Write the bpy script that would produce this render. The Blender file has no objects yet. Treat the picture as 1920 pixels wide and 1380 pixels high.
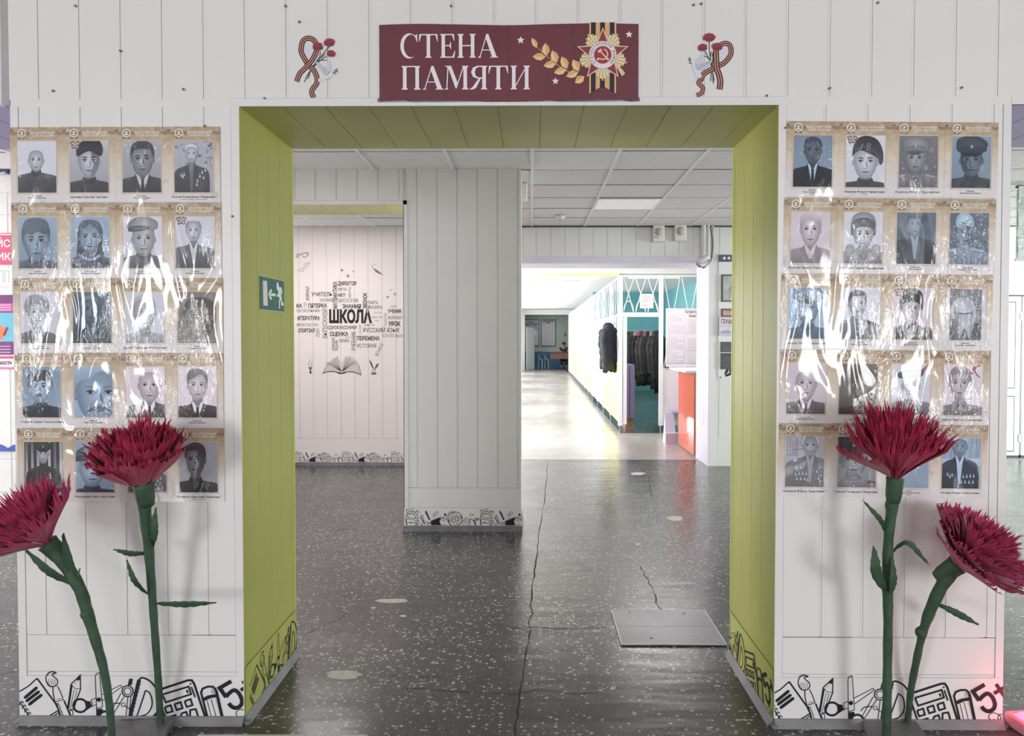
import bpy, bmesh, math, random
from math import sin, cos, pi, radians as R
from mathutils import Vector, Matrix

# ------------------------------------------------------------------ camera, light, exposure
sc = bpy.context.scene
col = sc.collection
CAMY, CAMZ = -2.664, 1.503
PITCH, YAW = .0219, .008
FPX, PPX, PPY = 1300., 985., 662.
cd = bpy.data.cameras.new('camera'); cam = bpy.data.objects.new('camera', cd); col.objects.link(cam)
cd.sensor_width = 36; cd.lens = FPX/1920*36
cd.shift_x = (960-PPX)/1920; cd.shift_y = (PPY-690)/1920
cd.clip_start = .02; cd.clip_end = 100
cam.location = (0, CAMY, CAMZ); cam.rotation_euler = (pi/2-PITCH, 0, YAW)
sc.camera = cam
sc.view_settings.view_transform = 'Standard'; sc.view_settings.look = 'None'
sc.view_settings.gamma = 1; sc.view_settings.use_curve_mapping = False
sc.view_settings.exposure = 0.0
wd = bpy.data.worlds.new('world'); sc.world = wd; wd.use_nodes = True
wd.node_tree.nodes['Background'].inputs[0].default_value = (.85, .92, 1, 1)
wd.node_tree.nodes['Background'].inputs[1].default_value = .6

def area(name, loc, direction, sx, sy, power, colr=(1, 1, 1), spread=180):
    l = bpy.data.lights.new(name, 'AREA'); l.shape = 'RECTANGLE'; l.size = sx; l.size_y = sy
    l.energy = power; l.color = colr; l.spread = R(spread)
    o = bpy.data.objects.new(name, l); col.objects.link(o); o.location = loc
    o.rotation_euler = Vector(direction).to_track_quat('-Z', 'Z').to_euler()
    return o
# daylight in the window openings (rear wall of the near hall, its side walls, the far hall, the corridor)
REARY = -7.5
area('daylight_rear_left', (-5.6, REARY+.02, 1.75), (0, 1, 0), 1.9, 1.7, 238, (.97, .98, 1))
area('daylight_rear_right', (5.0, REARY+.02, 1.75), (0, 1, 0), 1.9, 1.7, 238, (.97, .98, 1))
area('daylight_rear_centre', (-.3, REARY+.02, 1.75), (0, 1, 0), 2.6, 1.7, 60, (.97, .98, 1))
area('daylight_hall_left', (-8.96, 2.3, 1.7), (1, 0, 0), 2.6, 1.7, 560, (1, .95, .94))
area('daylight_hall_right', (8.96, 3.3, 1.7), (-1, 0, 0), 3.6, 1.7, 470, (.95, 1, .98))
for k in range(6):
    area('daylight_corridor', (-.93, 7.9+3.7*k, 1.65), (1, 0, 0), 2.6, 1.6, 150, (.98, .98, 1))
area('alcove_fill_light', (-2.4, 4.3, 2.755), (0, 0, -1), 1.2, .3, 22, (1, .95, .93))  # added fill from above to brighten the word cloud wall
area('alcove_side_fill', (-4.57, 4.7, 1.7), (1, 0, 0), 1.1, 1.7, 26, (1, .95, .95))  # added fill from the left for the alcove, no known window
area('vestibule_fill_light', (1.9, 7.0, 2.70), (0, 0, -1), 1.2, .2, 34, (1, .98, .97))  # added fill for the information board, hidden behind the back header
area('cloakroom_lamp_light', (2.6, 12.2, 2.66), (0, 0, -1), 1.0, .16, 9, (1, .98, .95))
area('far_room_fill_light', (.6, 31.6, 2.75), (0, 0, -1), 1.2, .3, 22, (1, .98, .95))  # weak fill added inside the far room, no lamp known there

# ------------------------------------------------------------------ measuring: a pixel of the photo onto a plane of the place
def ray(px, py):
    u = (px-PPX)/FPX; v = -(py-PPY)/FPX
    c, s = cos(PITCH), sin(PITCH); y = c+s*v; z = -s+c*v
    c, s = cos(YAW), sin(YAW)
    return (u*c-y*s, u*s+y*c, z)
def at(px, py, Y=0.):
    d = ray(px, py); t = (Y-CAMY)/d[1]; return (d[0]*t, CAMZ+d[2]*t)
def at3(px, py, Y=0.):
    a = at(px, py, Y); return Vector((a[0], Y, a[1]))
def fl(px, py, z=0.):
    d = ray(px, py); t = (z-CAMZ)/d[2]; return Vector((d[0]*t, CAMY+d[1]*t, z))
def atx(px, py, X):
    d = ray(px, py); t = X/d[0]; return Vector((X, CAMY+d[1]*t, CAMZ+d[2]*t))
def Z(py, Y=0., px=960): return at(px, py, Y)[1]

# ------------------------------------------------------------------ colours and materials
def l1(v):
    v = max(0, v)/255.
    return v/12.92 if v <= .04045 else ((v+.055)/1.055)**2.4
def lin(c, k=1.): return (min(.92, l1(c[0])*k), min(.92, l1(c[1])*k), min(.92, l1(c[2])*k), 1)

class NT:
    def __init__(s, name):
        s.m = bpy.data.materials.new(name); s.m.use_nodes = True; s.t = s.m.node_tree
        s.b = s.t.nodes['Principled BSDF']
    def n(s, t, **kw):
        x = s.t.nodes.new('ShaderNode'+t)
        for k, v in kw.items():
            if k in x.inputs: x.inputs[k].default_value = v
            else: setattr(x, k, v)
        return x
    def l(s, a, b): s.t.links.new(a, b)
    def set(s, **kw):
        for k, v in kw.items(): s.b.inputs[k.replace('_', ' ')].default_value = v
    def coord(s, scale=(1, 1, 1)):
        c = s.n('TexCoord'); m = s.n('Mapping'); m.inputs['Scale'].default_value = scale
        s.l(c.outputs['Object'], m.inputs['Vector']); return m.outputs['Vector']
    def noise(s, scale, detail=3, co=None, rough=.5):
        x = s.n('TexNoise', Scale=scale, Detail=detail, Roughness=rough)
        s.l(co or s.coord(), x.inputs['Vector']); return x.outputs['Fac']
    def ramp(s, fac, stops):
        r = s.n('ValToRGB'); e = r.color_ramp.elements
        while len(e) < len(stops): e.new(.5)
        for q, (p, c) in zip(e, stops): q.position = p; q.color = c if len(c) == 4 else (*c, 1)
        s.l(fac, r.inputs['Fac']); return r.outputs['Color']
    def mix(s, fac, a, b, mode='MIX'):
        m = s.n('Mix', data_type='RGBA', blend_type=mode)
        for sk, val in ((m.inputs[0], fac), (m.inputs[6], a), (m.inputs[7], b)):
            if hasattr(val, 'links'): s.l(val, sk)
            else: sk.default_value = val
        return m.outputs[2]
    def bump(s, h, strength, dist, sock='Normal'):
        b = s.n('Bump', Strength=strength, Distance=dist); s.l(h, b.inputs['Height']); s.l(b.outputs['Normal'], s.b.inputs[sock])

MATS = {}
def mat(name, c, rough=.5, var=.06, scale=6., bump=0., metal=0., spec=.5, coat=0.):
    if name in MATS: return MATS[name]
    t = NT(name); f = t.noise(scale, 4)
    a = tuple(max(0, x*(1-var)) for x in c[:3]); b = tuple(min(1, x*(1+var)) for x in c[:3])
    t.l(t.ramp(f, [(.3, a), (.7, b)]), t.b.inputs['Base Color'])
    t.set(Roughness=rough, Metallic=metal, Specular_IOR_Level=spec, Coat_Weight=coat)
    if bump: t.bump(t.noise(scale*8, 3), .5, bump)
    MATS[name] = t.m; return t.m

WHITE = mat('white_panel', (.81, .785, .775), .38, .02, 1.5)
WHITE_TRIM = mat('white_trim', (.80, .78, .775), .35, .02, 2)
WHITE_HALL = mat('hall_panel', (.80, .80, .775), .4, .02, 1.5)
PINKWALL = mat('school_wall_panel', (.82, .745, .735), .4, .02, 1.5)
YELLOW = mat('yellow_panel', (.36, .375, .095), .42, .05, 3)
YELLOW_TRIM = mat('yellow_trim', (.52, .54, .12), .4, .03, 3)
SOFFIT = mat('soffit_panel', (.50, .50, .19), .45, .05, 3)
LILAC = mat('lilac_panel', (.40, .36, .56), .45, .04, 3)
LAVENDER = mat('lavender_panel', (.72, .70, .80), .45, .03, 3)
BASEGREY = mat('grey_base_paint', (.20, .20, .215), .4, .18, 9, .001)
CEIL = mat('ceiling_tile', (.76, .75, .74), .8, .03, 12)
GRID = mat('ceiling_grid', (.83, .83, .82), .5, .02)
DARK = mat('dark_gap', (.015, .015, .017), .7)
SEAM = mat('panel_seam', (.42, .41, .40), .6)
YSEAM = mat('yellow_seam', (.62, .62, .25), .5)
CHROME = mat('screw_steel', (.35, .35, .36), .35, .1, 20, metal=.8)
BLACKINK = mat('doodle_ink', (.014, .014, .02), .45, .1, 20)
GREENSTEM = mat('stem_paper', (.038, .082, .045), .65, .25, 22, .002)
LEAFMAT = mat('leaf_paper', (.035, .085, .045), .6, .25, 18, .001)
PLATE = mat('grey_plate', (.17, .165, .17), .45, .12, 10)
PAPER = mat('white_paper', (.78, .75, .78), .5, .03)

def mk_print(name, coat, crink):
    t = NT(name)
    a = t.n('VertexColor'); a.layer_name = 'Col'
    f = t.noise(220, 3)
    t.l(t.mix(.12, a.outputs['Color'], t.mix(f, (.25, .25, .25, 1), (.8, .8, .8, 1)), 'SOFT_LIGHT'), t.b.inputs['Base Color'])
    t.set(Roughness=.55, Specular_IOR_Level=.3)
    if coat: coat_on(t, crink)
    return t.m
def coat_on(t, crink):
    t.set(Coat_Weight=.85, Coat_Roughness=.07)
    co = t.n('TexCoord'); m = t.n('Mapping'); m.inputs['Scale'].default_value = (1, 1, .35)
    oi = t.n('ObjectInfo')
    add = t.n('VectorMath', operation='ADD'); mul = t.n('VectorMath', operation='SCALE')
    geo = t.n('NewGeometry')
    t.l(geo.outputs['Position'], m.inputs['Vector'])
    h1 = t.n('TexNoise', Scale=9., Detail=1., Distortion=1.2); t.l(m.outputs['Vector'], h1.inputs['Vector'])
    h2 = t.n('TexNoise', Scale=85., Detail=3., Distortion=.6); t.l(m.outputs['Vector'], h2.inputs['Vector'])
    msk = t.n('TexNoise', Scale=3.2, Detail=1.); t.l(geo.outputs['Position'], msk.inputs['Vector'])
    mm = t.ramp(msk.outputs['Fac'], [(.45, (0, 0, 0)), (.62, (1, 1, 1))])
    mu = t.n('Math', operation='MULTIPLY'); t.l(h2.outputs['Fac'], mu.inputs[0]); t.l(mm, mu.inputs[1])
    ma = t.n('Math', operation='MULTIPLY_ADD'); t.l(mu.outputs[0], ma.inputs[0]); ma.inputs[1].default_value = .42; 
    t.l(h1.outputs['Fac'], ma.inputs[2])
    t.bump(ma.outputs[0], 1., crink, 'Coat Normal')
PRINT = mk_print('matte_print', False, 0)
LAMPRINT = mk_print('laminated_print', True, .014)
VINYL = mk_print('vinyl_print', False, 0)
def mk_card():
    t = NT('laminated_card')
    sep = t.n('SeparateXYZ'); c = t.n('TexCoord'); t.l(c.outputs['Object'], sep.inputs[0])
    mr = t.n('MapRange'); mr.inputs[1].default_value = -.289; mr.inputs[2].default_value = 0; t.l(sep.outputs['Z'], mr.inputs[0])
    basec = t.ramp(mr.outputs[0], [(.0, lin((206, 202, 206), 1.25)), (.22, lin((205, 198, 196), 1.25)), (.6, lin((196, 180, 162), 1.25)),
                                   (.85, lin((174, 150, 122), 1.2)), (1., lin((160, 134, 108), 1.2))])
    geo = t.n('NewGeometry')
    n1 = t.n('TexNoise', Scale=38., Detail=8., Roughness=.75); t.l(geo.outputs['Position'], n1.inputs['Vector'])
    dk = t.mix(t.ramp(n1.outputs['Fac'], [(.38, (1, 1, 1)), (.56, (0, 0, 0))]), basec, t.mix(.35, basec, lin((235, 228, 214)), 'MIX'))
    n2 = t.n('TexNoise', Scale=16., Detail=9., Roughness=.8); t.l(geo.outputs['Position'], n2.inputs['Vector'])
    t.l(t.mix(t.ramp(n2.outputs['Fac'], [(.55, (0, 0, 0)), (.72, (.55, .55, .55))]), dk, lin((140, 118, 92), 1.1)), t.b.inputs['Base Color'])
    t.set(Roughness=.5, Specular_IOR_Level=.3)
    coat_on(t, .014)
    return t.m
CARD = mk_card()

def mk_floor(nm, kb):
    t = NT(nm)
    geo = t.n('NewGeometry'); P = geo.outputs['Position']
    def nz(scale, d=4, mapsc=None, rough=.55):
        x = t.n('TexNoise', Scale=scale, Detail=d, Roughness=rough)
        if mapsc:
            m = t.n('Mapping'); m.inputs['Scale'].default_value = mapsc; t.l(P, m.inputs['Vector']); t.l(m.outputs[0], x.inputs['Vector'])
        else: t.l(P, x.inputs['Vector'])
        return x.outputs['Fac']
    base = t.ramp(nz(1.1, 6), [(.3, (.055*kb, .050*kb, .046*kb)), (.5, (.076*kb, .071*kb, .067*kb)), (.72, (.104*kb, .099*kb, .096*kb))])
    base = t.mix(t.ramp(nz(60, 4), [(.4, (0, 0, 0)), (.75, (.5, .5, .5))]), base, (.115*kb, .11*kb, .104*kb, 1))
    def chips(scale, lo, thr, dens):
        v = t.n('TexVoronoi', Scale=scale, Randomness=1.); v.feature = 'F1'
        m = t.n('Mapping'); m.inputs['Scale'].default_value = (1, 1.25, .01); t.l(P, m.inputs['Vector'])
        n = t.n('TexNoise', Scale=scale*1.6, Detail=2.); t.l(m.outputs[0], n.inputs['Vector'])
        mm = t.mix(.35/scale*1.2, m.outputs[0], n.outputs['Color'], 'LINEAR_LIGHT')
        t.l(mm, v.inputs['Vector'])
        s = t.n('SeparateColor'); t.l(v.outputs['Color'], s.inputs[0])
        pick = t.n('Math', operation='GREATER_THAN'); t.l(s.outputs[0], pick.inputs[0])
        dn = t.n('MapRange'); dn.inputs[1].default_value = .35; dn.inputs[2].default_value = .65; dn.inputs[3].default_value = dens[0]; dn.inputs[4].default_value = dens[1]
        t.l(nz(1.3, 2), dn.inputs[0]); t.l(dn.outputs[0], pick.inputs[1])
        sz = t.n('Math', operation='MULTIPLY'); t.l(s.outputs[1], sz.inputs[0]); sz.inputs[1].default_value = thr
        lt = t.n('Math', operation='LESS_THAN'); t.l(v.outputs['Distance'], lt.inputs[0]); t.l(sz.outputs[0], lt.inputs[1])
        a = t.n('Math', operation='MULTIPLY'); t.l(pick.outputs[0], a.inputs[0]); t.l(lt.outputs[0], a.inputs[1])
        return a.outputs[0], v
    a1, v1 = chips(60, 0, .57, (.88, .44))
    a2, v2 = chips(135, 0, .46, (.95, .68))
    c = t.mix(a2, base, (.30, .285, .265, 1))
    c = t.mix(a1, c, t.mix(nz(30, 2), (.33, .31, .285, 1), (.56, .54, .50, 1)))
    t.l(c, t.b.inputs['Base Color'])
    rr = t.n('MapRange'); rr.inputs[3].default_value = .13; rr.inputs[4].default_value = .36; t.l(nz(2.3, 5), rr.inputs[0])
    t.l(rr.outputs[0], t.b.inputs['Roughness'])
    t.set(Specular_IOR_Level=.7)
    t.bump(nz(1., 2, (1.5, 7., 1)), .35, .012)
    return t.m
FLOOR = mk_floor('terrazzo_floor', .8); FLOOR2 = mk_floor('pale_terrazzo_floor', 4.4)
def mk_petal(nm, a, b):
    t = NT(nm)
    f = t.noise(26, 4)
    t.l(t.ramp(f, [(.3, a), (.7, b)]), t.b.inputs['Base Color'])
    t.set(Roughness=.62, Specular_IOR_Level=.25, Sheen_Weight=.15)
    return t.m
PETALS = [mk_petal('crimson_petal', (.33, .014, .052), (.44, .024, .085)), mk_petal('raspberry_lit_petal', (.40, .030, .105), (.52, .052, .165))]  # raspberry: brighter light on the two lower carnations put into the colour
def mk_glow(name, c, e):
    t = NT(name); t.set(Base_Color=(*c, 1), Emission_Color=(*c, 1), Emission_Strength=e, Roughness=.4); 
    f = t.noise(9, 2); t.l(t.ramp(f, [(.3, tuple(x*.8 for x in c)), (.7, c)]), t.b.inputs['Emission Color'])
    return t.m

# ------------------------------------------------------------------ objects
def tag(o, label=None, cat=None, group=None, kind=None):
    if label: o['label'] = label
    if cat: o['category'] = cat
    if group: o['group'] = group
    if kind: o['kind'] = kind
    return o
def empty(name, loc=(0, 0, 0), rz=0, label=None, cat=None, group=None):
    o = bpy.data.objects.new(name, None); col.objects.link(o); o.location = loc; o.rotation_euler = (0, 0, rz); o.empty_display_size = .05
    return tag(o, label, cat, group)

class MB:
    def __init__(s): s.v = []; s.f = []; s.m = []; s.k = 0; s.sm = []
    def mi(s, k): s.k = k; return s
    def add(s, vs, fs, smooth=False):
        n = len(s.v); s.v += [tuple(v) for v in vs]
        for f in fs: s.f.append([n+i for i in f]); s.m.append(s.k); s.sm.append(smooth)
        return s
    def quad(s, a, b, c, d): return s.add([a, b, c, d], [(0, 1, 2, 3)])
    def box(s, x0, x1, y0, y1, z0, z1):
        v = [(x, y, z) for x in (x0, x1) for y in (y0, y1) for z in (z0, z1)]
        return s.add(v, [(0, 1, 3, 2), (4, 6, 7, 5), (0, 4, 5, 1), (2, 3, 7, 6), (0, 2, 6, 4), (1, 5, 7, 3)])
    def bbox(s, x0, x1, y0, y1, z0, z1, b=.004):
        xs = (x0, x0+b, x1-b, x1); ys = (y0, y0+b, y1-b, y1)
        prof = [(x0+b, y0), (x1-b, y0), (x1, y0+b), (x1, y1-b), (x1-b, y1), (x0+b, y1), (x0, y1-b), (x0, y0+b)]
        inn = [(x0+b*1.4, y0+b), (x1-b*1.4, y0+b), (x1-b, y0+b*1.4), (x1-b, y1-b*1.4), (x1-b*1.4, y1-b), (x0+b*1.4, y1-b), (x0+b, y1-b*1.4), (x0+b, y0+b*1.4)]
        v = [(*p, z0) for p in inn]+[(*p, z0+b) for p in prof]+[(*p, z1-b) for p in prof]+[(*p, z1) for p in inn]
        f = [tuple(range(7, -1, -1)), tuple(range(24, 32))]
        for r in range(3):
            for i in range(8): j = (i+1) % 8; f.append((r*8+i, r*8+j, r*8+8+j, r*8+8+i))
        return s.add(v, f)
    def tube(s, pts, r, n=8, cap=True):
        pts = [Vector(p) for p in pts]; N = len(pts); rr = r if hasattr(r, '__len__') else [r]*N
        vs = []; up = None
        for i, p in enumerate(pts):
            d = (pts[min(i+1, N-1)]-pts[max(i-1, 0)]).normalized()
            if up is None: up = Vector((0, 0, 1)) if abs(d.z) < .9 else Vector((1, 0, 0))
            a = d.cross(up).normalized(); up = a.cross(d).normalized()
            vs += [p+(a*cos(2*pi*k/n)+up*sin(2*pi*k/n))*rr[i] for k in range(n)]
        fs = [(i*n+k, i*n+(k+1) % n, (i+1)*n+(k+1) % n, (i+1)*n+k) for i in range(N-1) for k in range(n)]
        s.add(vs, fs, True)
        if cap: s.add(vs[:n], [tuple(range(n))]); s.add(vs[-n:], [tuple(range(n-1, -1, -1))])
        return s
    def loft(s, rings, cap=True):
        n = len(rings[0]); vs = [p for r in rings for p in r]
        fs = [(i*n+k, i*n+(k+1) % n, (i+1)*n+(k+1) % n, (i+1)*n+k) for i in range(len(rings)-1) for k in range(n)]
        if cap: fs += [tuple(range(n-1, -1, -1)), tuple(range((len(rings)-1)*n, len(rings)*n))]
        return s.add(vs, fs, True)
    def ellipsoid(s, c, r, n=14, m=8):
        rings = []
        for j in range(1, m):
            t = pi*j/m; rings.append([(c[0]+r[0]*sin(t)*cos(2*pi*k/n), c[1]+r[1]*sin(t)*sin(2*pi*k/n), c[2]-r[2]*cos(t)) for k in range(n)])
        return s.loft(rings)
    def disc(s, c, r, h, n=16, axis='y'):
        a = []; b = []
        for k in range(n):
            x, z = r*cos(2*pi*k/n), r*sin(2*pi*k/n)
            if axis == 'y': a.append((c[0]+x, c[1], c[2]+z)); b.append((c[0]+x, c[1]-h, c[2]+z))
            else: a.append((c[0]+x, c[1]+z, c[2])); b.append((c[0]+x, c[1]+z, c[2]+h))
        return s.loft([a, b])
    def prism(s, pts, y0, y1):                       # outline in x,z given a depth in y
        n = len(pts)
        return s.add([(x, y0, z) for x, z in pts]+[(x, y1, z) for x, z in pts],
                     [tuple(range(n)), tuple(range(2*n-1, n-1, -1))]+[(i, (i+1) % n, n+(i+1) % n, n+i) for i in range(n)])
    def build(s, name, mats, parent=None, loc=None, rz=None):
        me = bpy.data.meshes.new(name); me.from_pydata(s.v, [], s.f)
        mats = mats if isinstance(mats, (list, tuple)) else [mats]
        for m in mats: me.materials.append(m)
        me.polygons.foreach_set('material_index', s.m); me.polygons.foreach_set('use_smooth', s.sm)
        bm = bmesh.new(); bm.from_mesh(me); bmesh.ops.recalc_face_normals(bm, faces=bm.faces); bm.to_mesh(me); bm.free()
        o = bpy.data.objects.new(name, me); col.objects.link(o)
        if parent is not None: o.parent = parent
        if loc is not None: o.location = loc
        if rz is not None: o.rotation_euler = (0, 0, rz)
        return o
def struct(mb, name, mats, label=None): 
    return tag(mb.build(name, mats), label, None, None, 'structure')

# printed or painted flat artwork: layers of flat shapes on one sheet, x right, z up, facing -y
TXT = {}
def textmesh(s, bold):
    k = (s, bold)
    if k not in TXT:
        c = bpy.data.curves.new('lettering', 'FONT'); c.body = s; c.size = 1; c.offset = bold; c.resolution_u = 2
        o = bpy.data.objects.new('lettering', c); col.objects.link(o)
        dg = bpy.context.evaluated_depsgraph_get(); me = bpy.data.meshes.new_from_object(o.evaluated_get(dg))
        TXT[k] = ([(v.co.x, v.co.y) for v in me.vertices], [list(p.vertices) for p in me.polygons])
        bpy.data.objects.remove(o); bpy.data.curves.remove(c); bpy.data.meshes.remove(me)
    return TXT[k]
def smooth(pts, n=4, closed=False):
    N = len(pts); out = []
    for i in range(N if closed else N-1):
        if closed: p = [pts[(i+j) % N] for j in (-1, 0, 1, 2)]
        else: p = [pts[max(0, i-1)], pts[i], pts[i+1], pts[min(N-1, i+2)]]
        for k in range(n):
            t = k/n
            out.append(tuple(.5*(2*b+(c-a)*t+(2*a-5*b+4*c-d)*t*t+(3*b-a-3*c+d)*t**3) for a, b, c, d in zip(*p)))
    if not closed: out.append(tuple(pts[-1]))
    return out
def offset(pts, d, closed=False):
    N = len(pts); out = []
    for i, p in enumerate(pts):
        a = pts[i-1] if (i or closed) else p; b = pts[(i+1) % N] if (i < N-1 or closed) else p
        t1 = Vector((p[0]-a[0], p[1]-a[1])); t2 = Vector((b[0]-p[0], b[1]-p[1]))
        if t1.length < 1e-9: t1 = t2
        if t2.length < 1e-9: t2 = t1
        t1 = t1.normalized(); t2 = t2.normalized(); n1 = Vector((-t1.y, t1.x)); n2 = Vector((-t2.y, t2.x))
        m = n1+n2; m = m.normalized() if m.length > 1e-6 else n1
        k = d/max(.45, m.dot(n1)); out.append((p[0]+m.x*k, p[1]+m.y*k))
    return out
class Art:
    def __init__(s, dz=4e-5, k=1.): s.v = []; s.f = []; s.c = []; s.L = 1; s.dz = dz; s.k = k; s.clip = None
    def up(s, n=1): s.L += n; return s
    def raw(s, pts, faces, cols):
        n = len(s.v); y = -s.L*s.dz
        s.v += [(p[0], y, p[1]) for p in pts]
        for f in faces: s.f.append([n+i for i in f]); s.c.append([lin(cols[i], s.k) for i in f])
    def poly(s, pts, c, c2=None):
        n = len(pts)
        if c2 is None: s.raw(pts, [range(n)], [c]*n)
        else:                                           # c at the bottom of the shape, c2 at its top
            z0 = min(p[1] for p in pts); z1 = max(p[1] for p in pts)
            s.raw(pts, [range(n)], [tuple(a+(b-a)*(p[1]-z0)/(z1-z0+1e-9) for a, b in zip(c, c2)) for p in pts])
        s.L += 1; return s
    def blob(s, pts, c, rim=None, n=4):
        q = smooth(pts, n, True)
        if rim is None: return s.poly(q, c)
        cx = sum(p[0] for p in q)/len(q); cz = sum(p[1] for p in q)/len(q); N = len(q)
        cr = [(q[i][0]-cx)*(q[(i+1) % N][1]-cz)-(q[i][1]-cz)*(q[(i+1) % N][0]-cx) for i in range(N)]
        if min(cr) < -1e-7 and max(cr) > 1e-7: return s.poly(q, c, rim)
        s.raw([(cx, cz)]+q, [(0, i+1, (i+1) % N+1) for i in range(N)], [c]+[rim]*N); s.L += 1; return s
    def ell(s, cx, cz, rx, rz, c, rim=None, n=20, rot=0, a0=0, a1=360):
        ca, sa = cos(R(rot)), sin(R(rot)); full = abs(a1-a0) >= 360
        q = []
        for i in range(n if full else n+1):
            a = R(a0+(a1-a0)*i/n); x, z = rx*cos(a), rz*sin(a); q.append((cx+x*ca-z*sa, cz+x*sa+z*ca))
        N = len(q)
        s.raw([(cx, cz)]+q, [(0, i+1, (i+1) % N+1) for i in range(N if full else N-1)], [c]+[rim or c]*N); s.L += 1; return s
    def ring(s, cx, cz, r, w, c, n=24, rz=None, a0=0, a1=360, rot=0):
        rz = rz or r; ca, sa = cos(R(rot)), sin(R(rot))
        pts = [(r*cos(R(a0+(a1-a0)*i/n)), rz*sin(R(a0+(a1-a0)*i/n))) for i in range(n+1)]
        return s.line([(cx+x*ca-z*sa, cz+x*sa+z*ca) for x, z in pts], w, c)
    def line(s, pts, w, c, sm=0, closed=False):
        if sm: pts = smooth(pts, sm, closed)
        if closed: pts = list(pts)+[pts[0]]
        a = offset(pts, w/2); b = offset(pts, -w/2); N = len(pts)
        s.raw(a+b, [(i, i+1, N+i+1, N+i) for i in range(N-1)], [c]*(2*N)); s.L += 1; return s
    def text(s, t, x, z, h, c, al='C', w=None, bold=0., rot=0, sx=1.):
        v, f = textmesh(t, bold); k = h/.727
        if not v: return s
        x0 = min(p[0] for p in v); x1 = max(p[0] for p in v)
        kx = k*sx if w is None else w/(x1-x0)
        ox = {'L': x0, 'C': (x0+x1)/2, 'R': x1}[al]; ca, sa = cos(R(rot)), sin(R(rot))
        pts = [((p[0]-ox)*kx, p[1]*k) for p in v]
        s.raw([(x+a*ca-b*sa, z+a*sa+b*ca) for a, b in pts], f, [c]*len(v)); s.L += 1; return s
    def ribbon(s, pts, w, cols, sm=4):
        pts = smooth(pts, sm); n = len(cols); h = w/n
        s.line(pts, w, cols[0])
        for i, c in enumerate(cols):
            if c != cols[0]: s.line(offset(pts, -w/2+h*(i+.5)), h, c)
        return s
    def build(s, name, m, parent=None, loc=None, rz=None, sc_=1., off=(0, 0), depth=None):
        me = bpy.data.meshes.new(name)
        me.from_pydata([((p[0]+off[0])*sc_, p[1], (p[2]+off[1])*sc_) for p in s.v], [], s.f)
        ca = me.color_attributes.new('Col', 'FLOAT_COLOR', 'CORNER')
        me.materials.append(m)
        ca.data.foreach_set('color', [x for f in s.c for cc in f for x in cc])
        if s.clip:
            bm = bmesh.new(); bm.from_mesh(me)
            for co, no in s.clip: bmesh.ops.bisect_plane(bm, geom=bm.verts[:]+bm.edges[:]+bm.faces[:], plane_co=co, plane_no=no, clear_outer=True)
            bm.to_mesh(me); bm.free()
        o = bpy.data.objects.new(name, me); col.objects.link(o)
        if parent is not None: o.parent = parent
        if loc is not None: o.location = loc
        if rz is not None: o.rotation_euler = (0, 0, rz)
        return o
def copy_tree(o, parent=None):
    c = o.copy(); col.objects.link(c)
    if parent is not None: c.parent = parent
    for ch in [x for x in bpy.data.objects if x.parent == o]: copy_tree(ch, c)
    return c
# ------------------------------------------------------------------ the building
XL0, XL1, XR0, XR1 = -1.997, -1.117, .942, 1.822     # left pillar, right pillar (front faces)
DEP = .594; ZP = 2.388; ZC = 2.81; Y2 = 2.69; Y3 = 5.45; Y3B = 6.03
# a panel surface of grooved boards: T(u, d, w) maps along / into the wall / up
def bx(mb, T, u0, u1, d0, d1, w0, w1):
    v = [T(u, d, w) for u in (u0, u1) for d in (d0, d1) for w in (w0, w1)]
    mb.add(v, [(0, 1, 3, 2), (4, 6, 7, 5), (0, 4, 5, 1), (2, 3, 7, 6), (0, 2, 6, 4), (1, 5, 7, 3)])
def planks(mb, T, u0, u1, w0, w1, us, face=0, seam=1, gw=.010, gd=.0025, slit=.0016, th=.008):
    us = [u for u in sorted(us) if u0+.012 < u < u1-.012]
    e = [u0]+us+[u1]
    for i in range(len(e)-1):
        a = e[i]+(gw/2 if i else 0); b = e[i+1]-(gw/2 if i < len(e)-2 else 0)
        mb.mi(face); bx(mb, T, a, b, 0, th, w0, w1)
    for u in us:
        mb.mi(face); bx(mb, T, u-gw/2, u+gw/2, gd, th, w0, w1)
        mb.mi(seam); bx(mb, T, u-gw/2, u-gw/2+slit, gd-.0006, gd+.001, w0, w1); bx(mb, T, u+gw/2-slit*.6, u+gw/2, gd-.0006, gd+.001, w0, w1)
    mb.mi(0)
TF = lambda Y: (lambda u, d, w: (u, Y+d, w))                 # faces the camera
def TX(X, sgn): return lambda u, d, w: (X+sgn*d, u, w)       # faces -sgn x
def TZ(z): return lambda u, d, w: (u, w, z+d)                # faces down
WM = [WHITE, SEAM, WHITE_TRIM, DARK, LAVENDER, BASEGREY]
GX = [-1.884+.1587*k for k in range(-30, 60)]
GXR = [1.118+.159*k for k in range(-1, 8)]
zl = Z(1193); zs = Z(1262)
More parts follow.
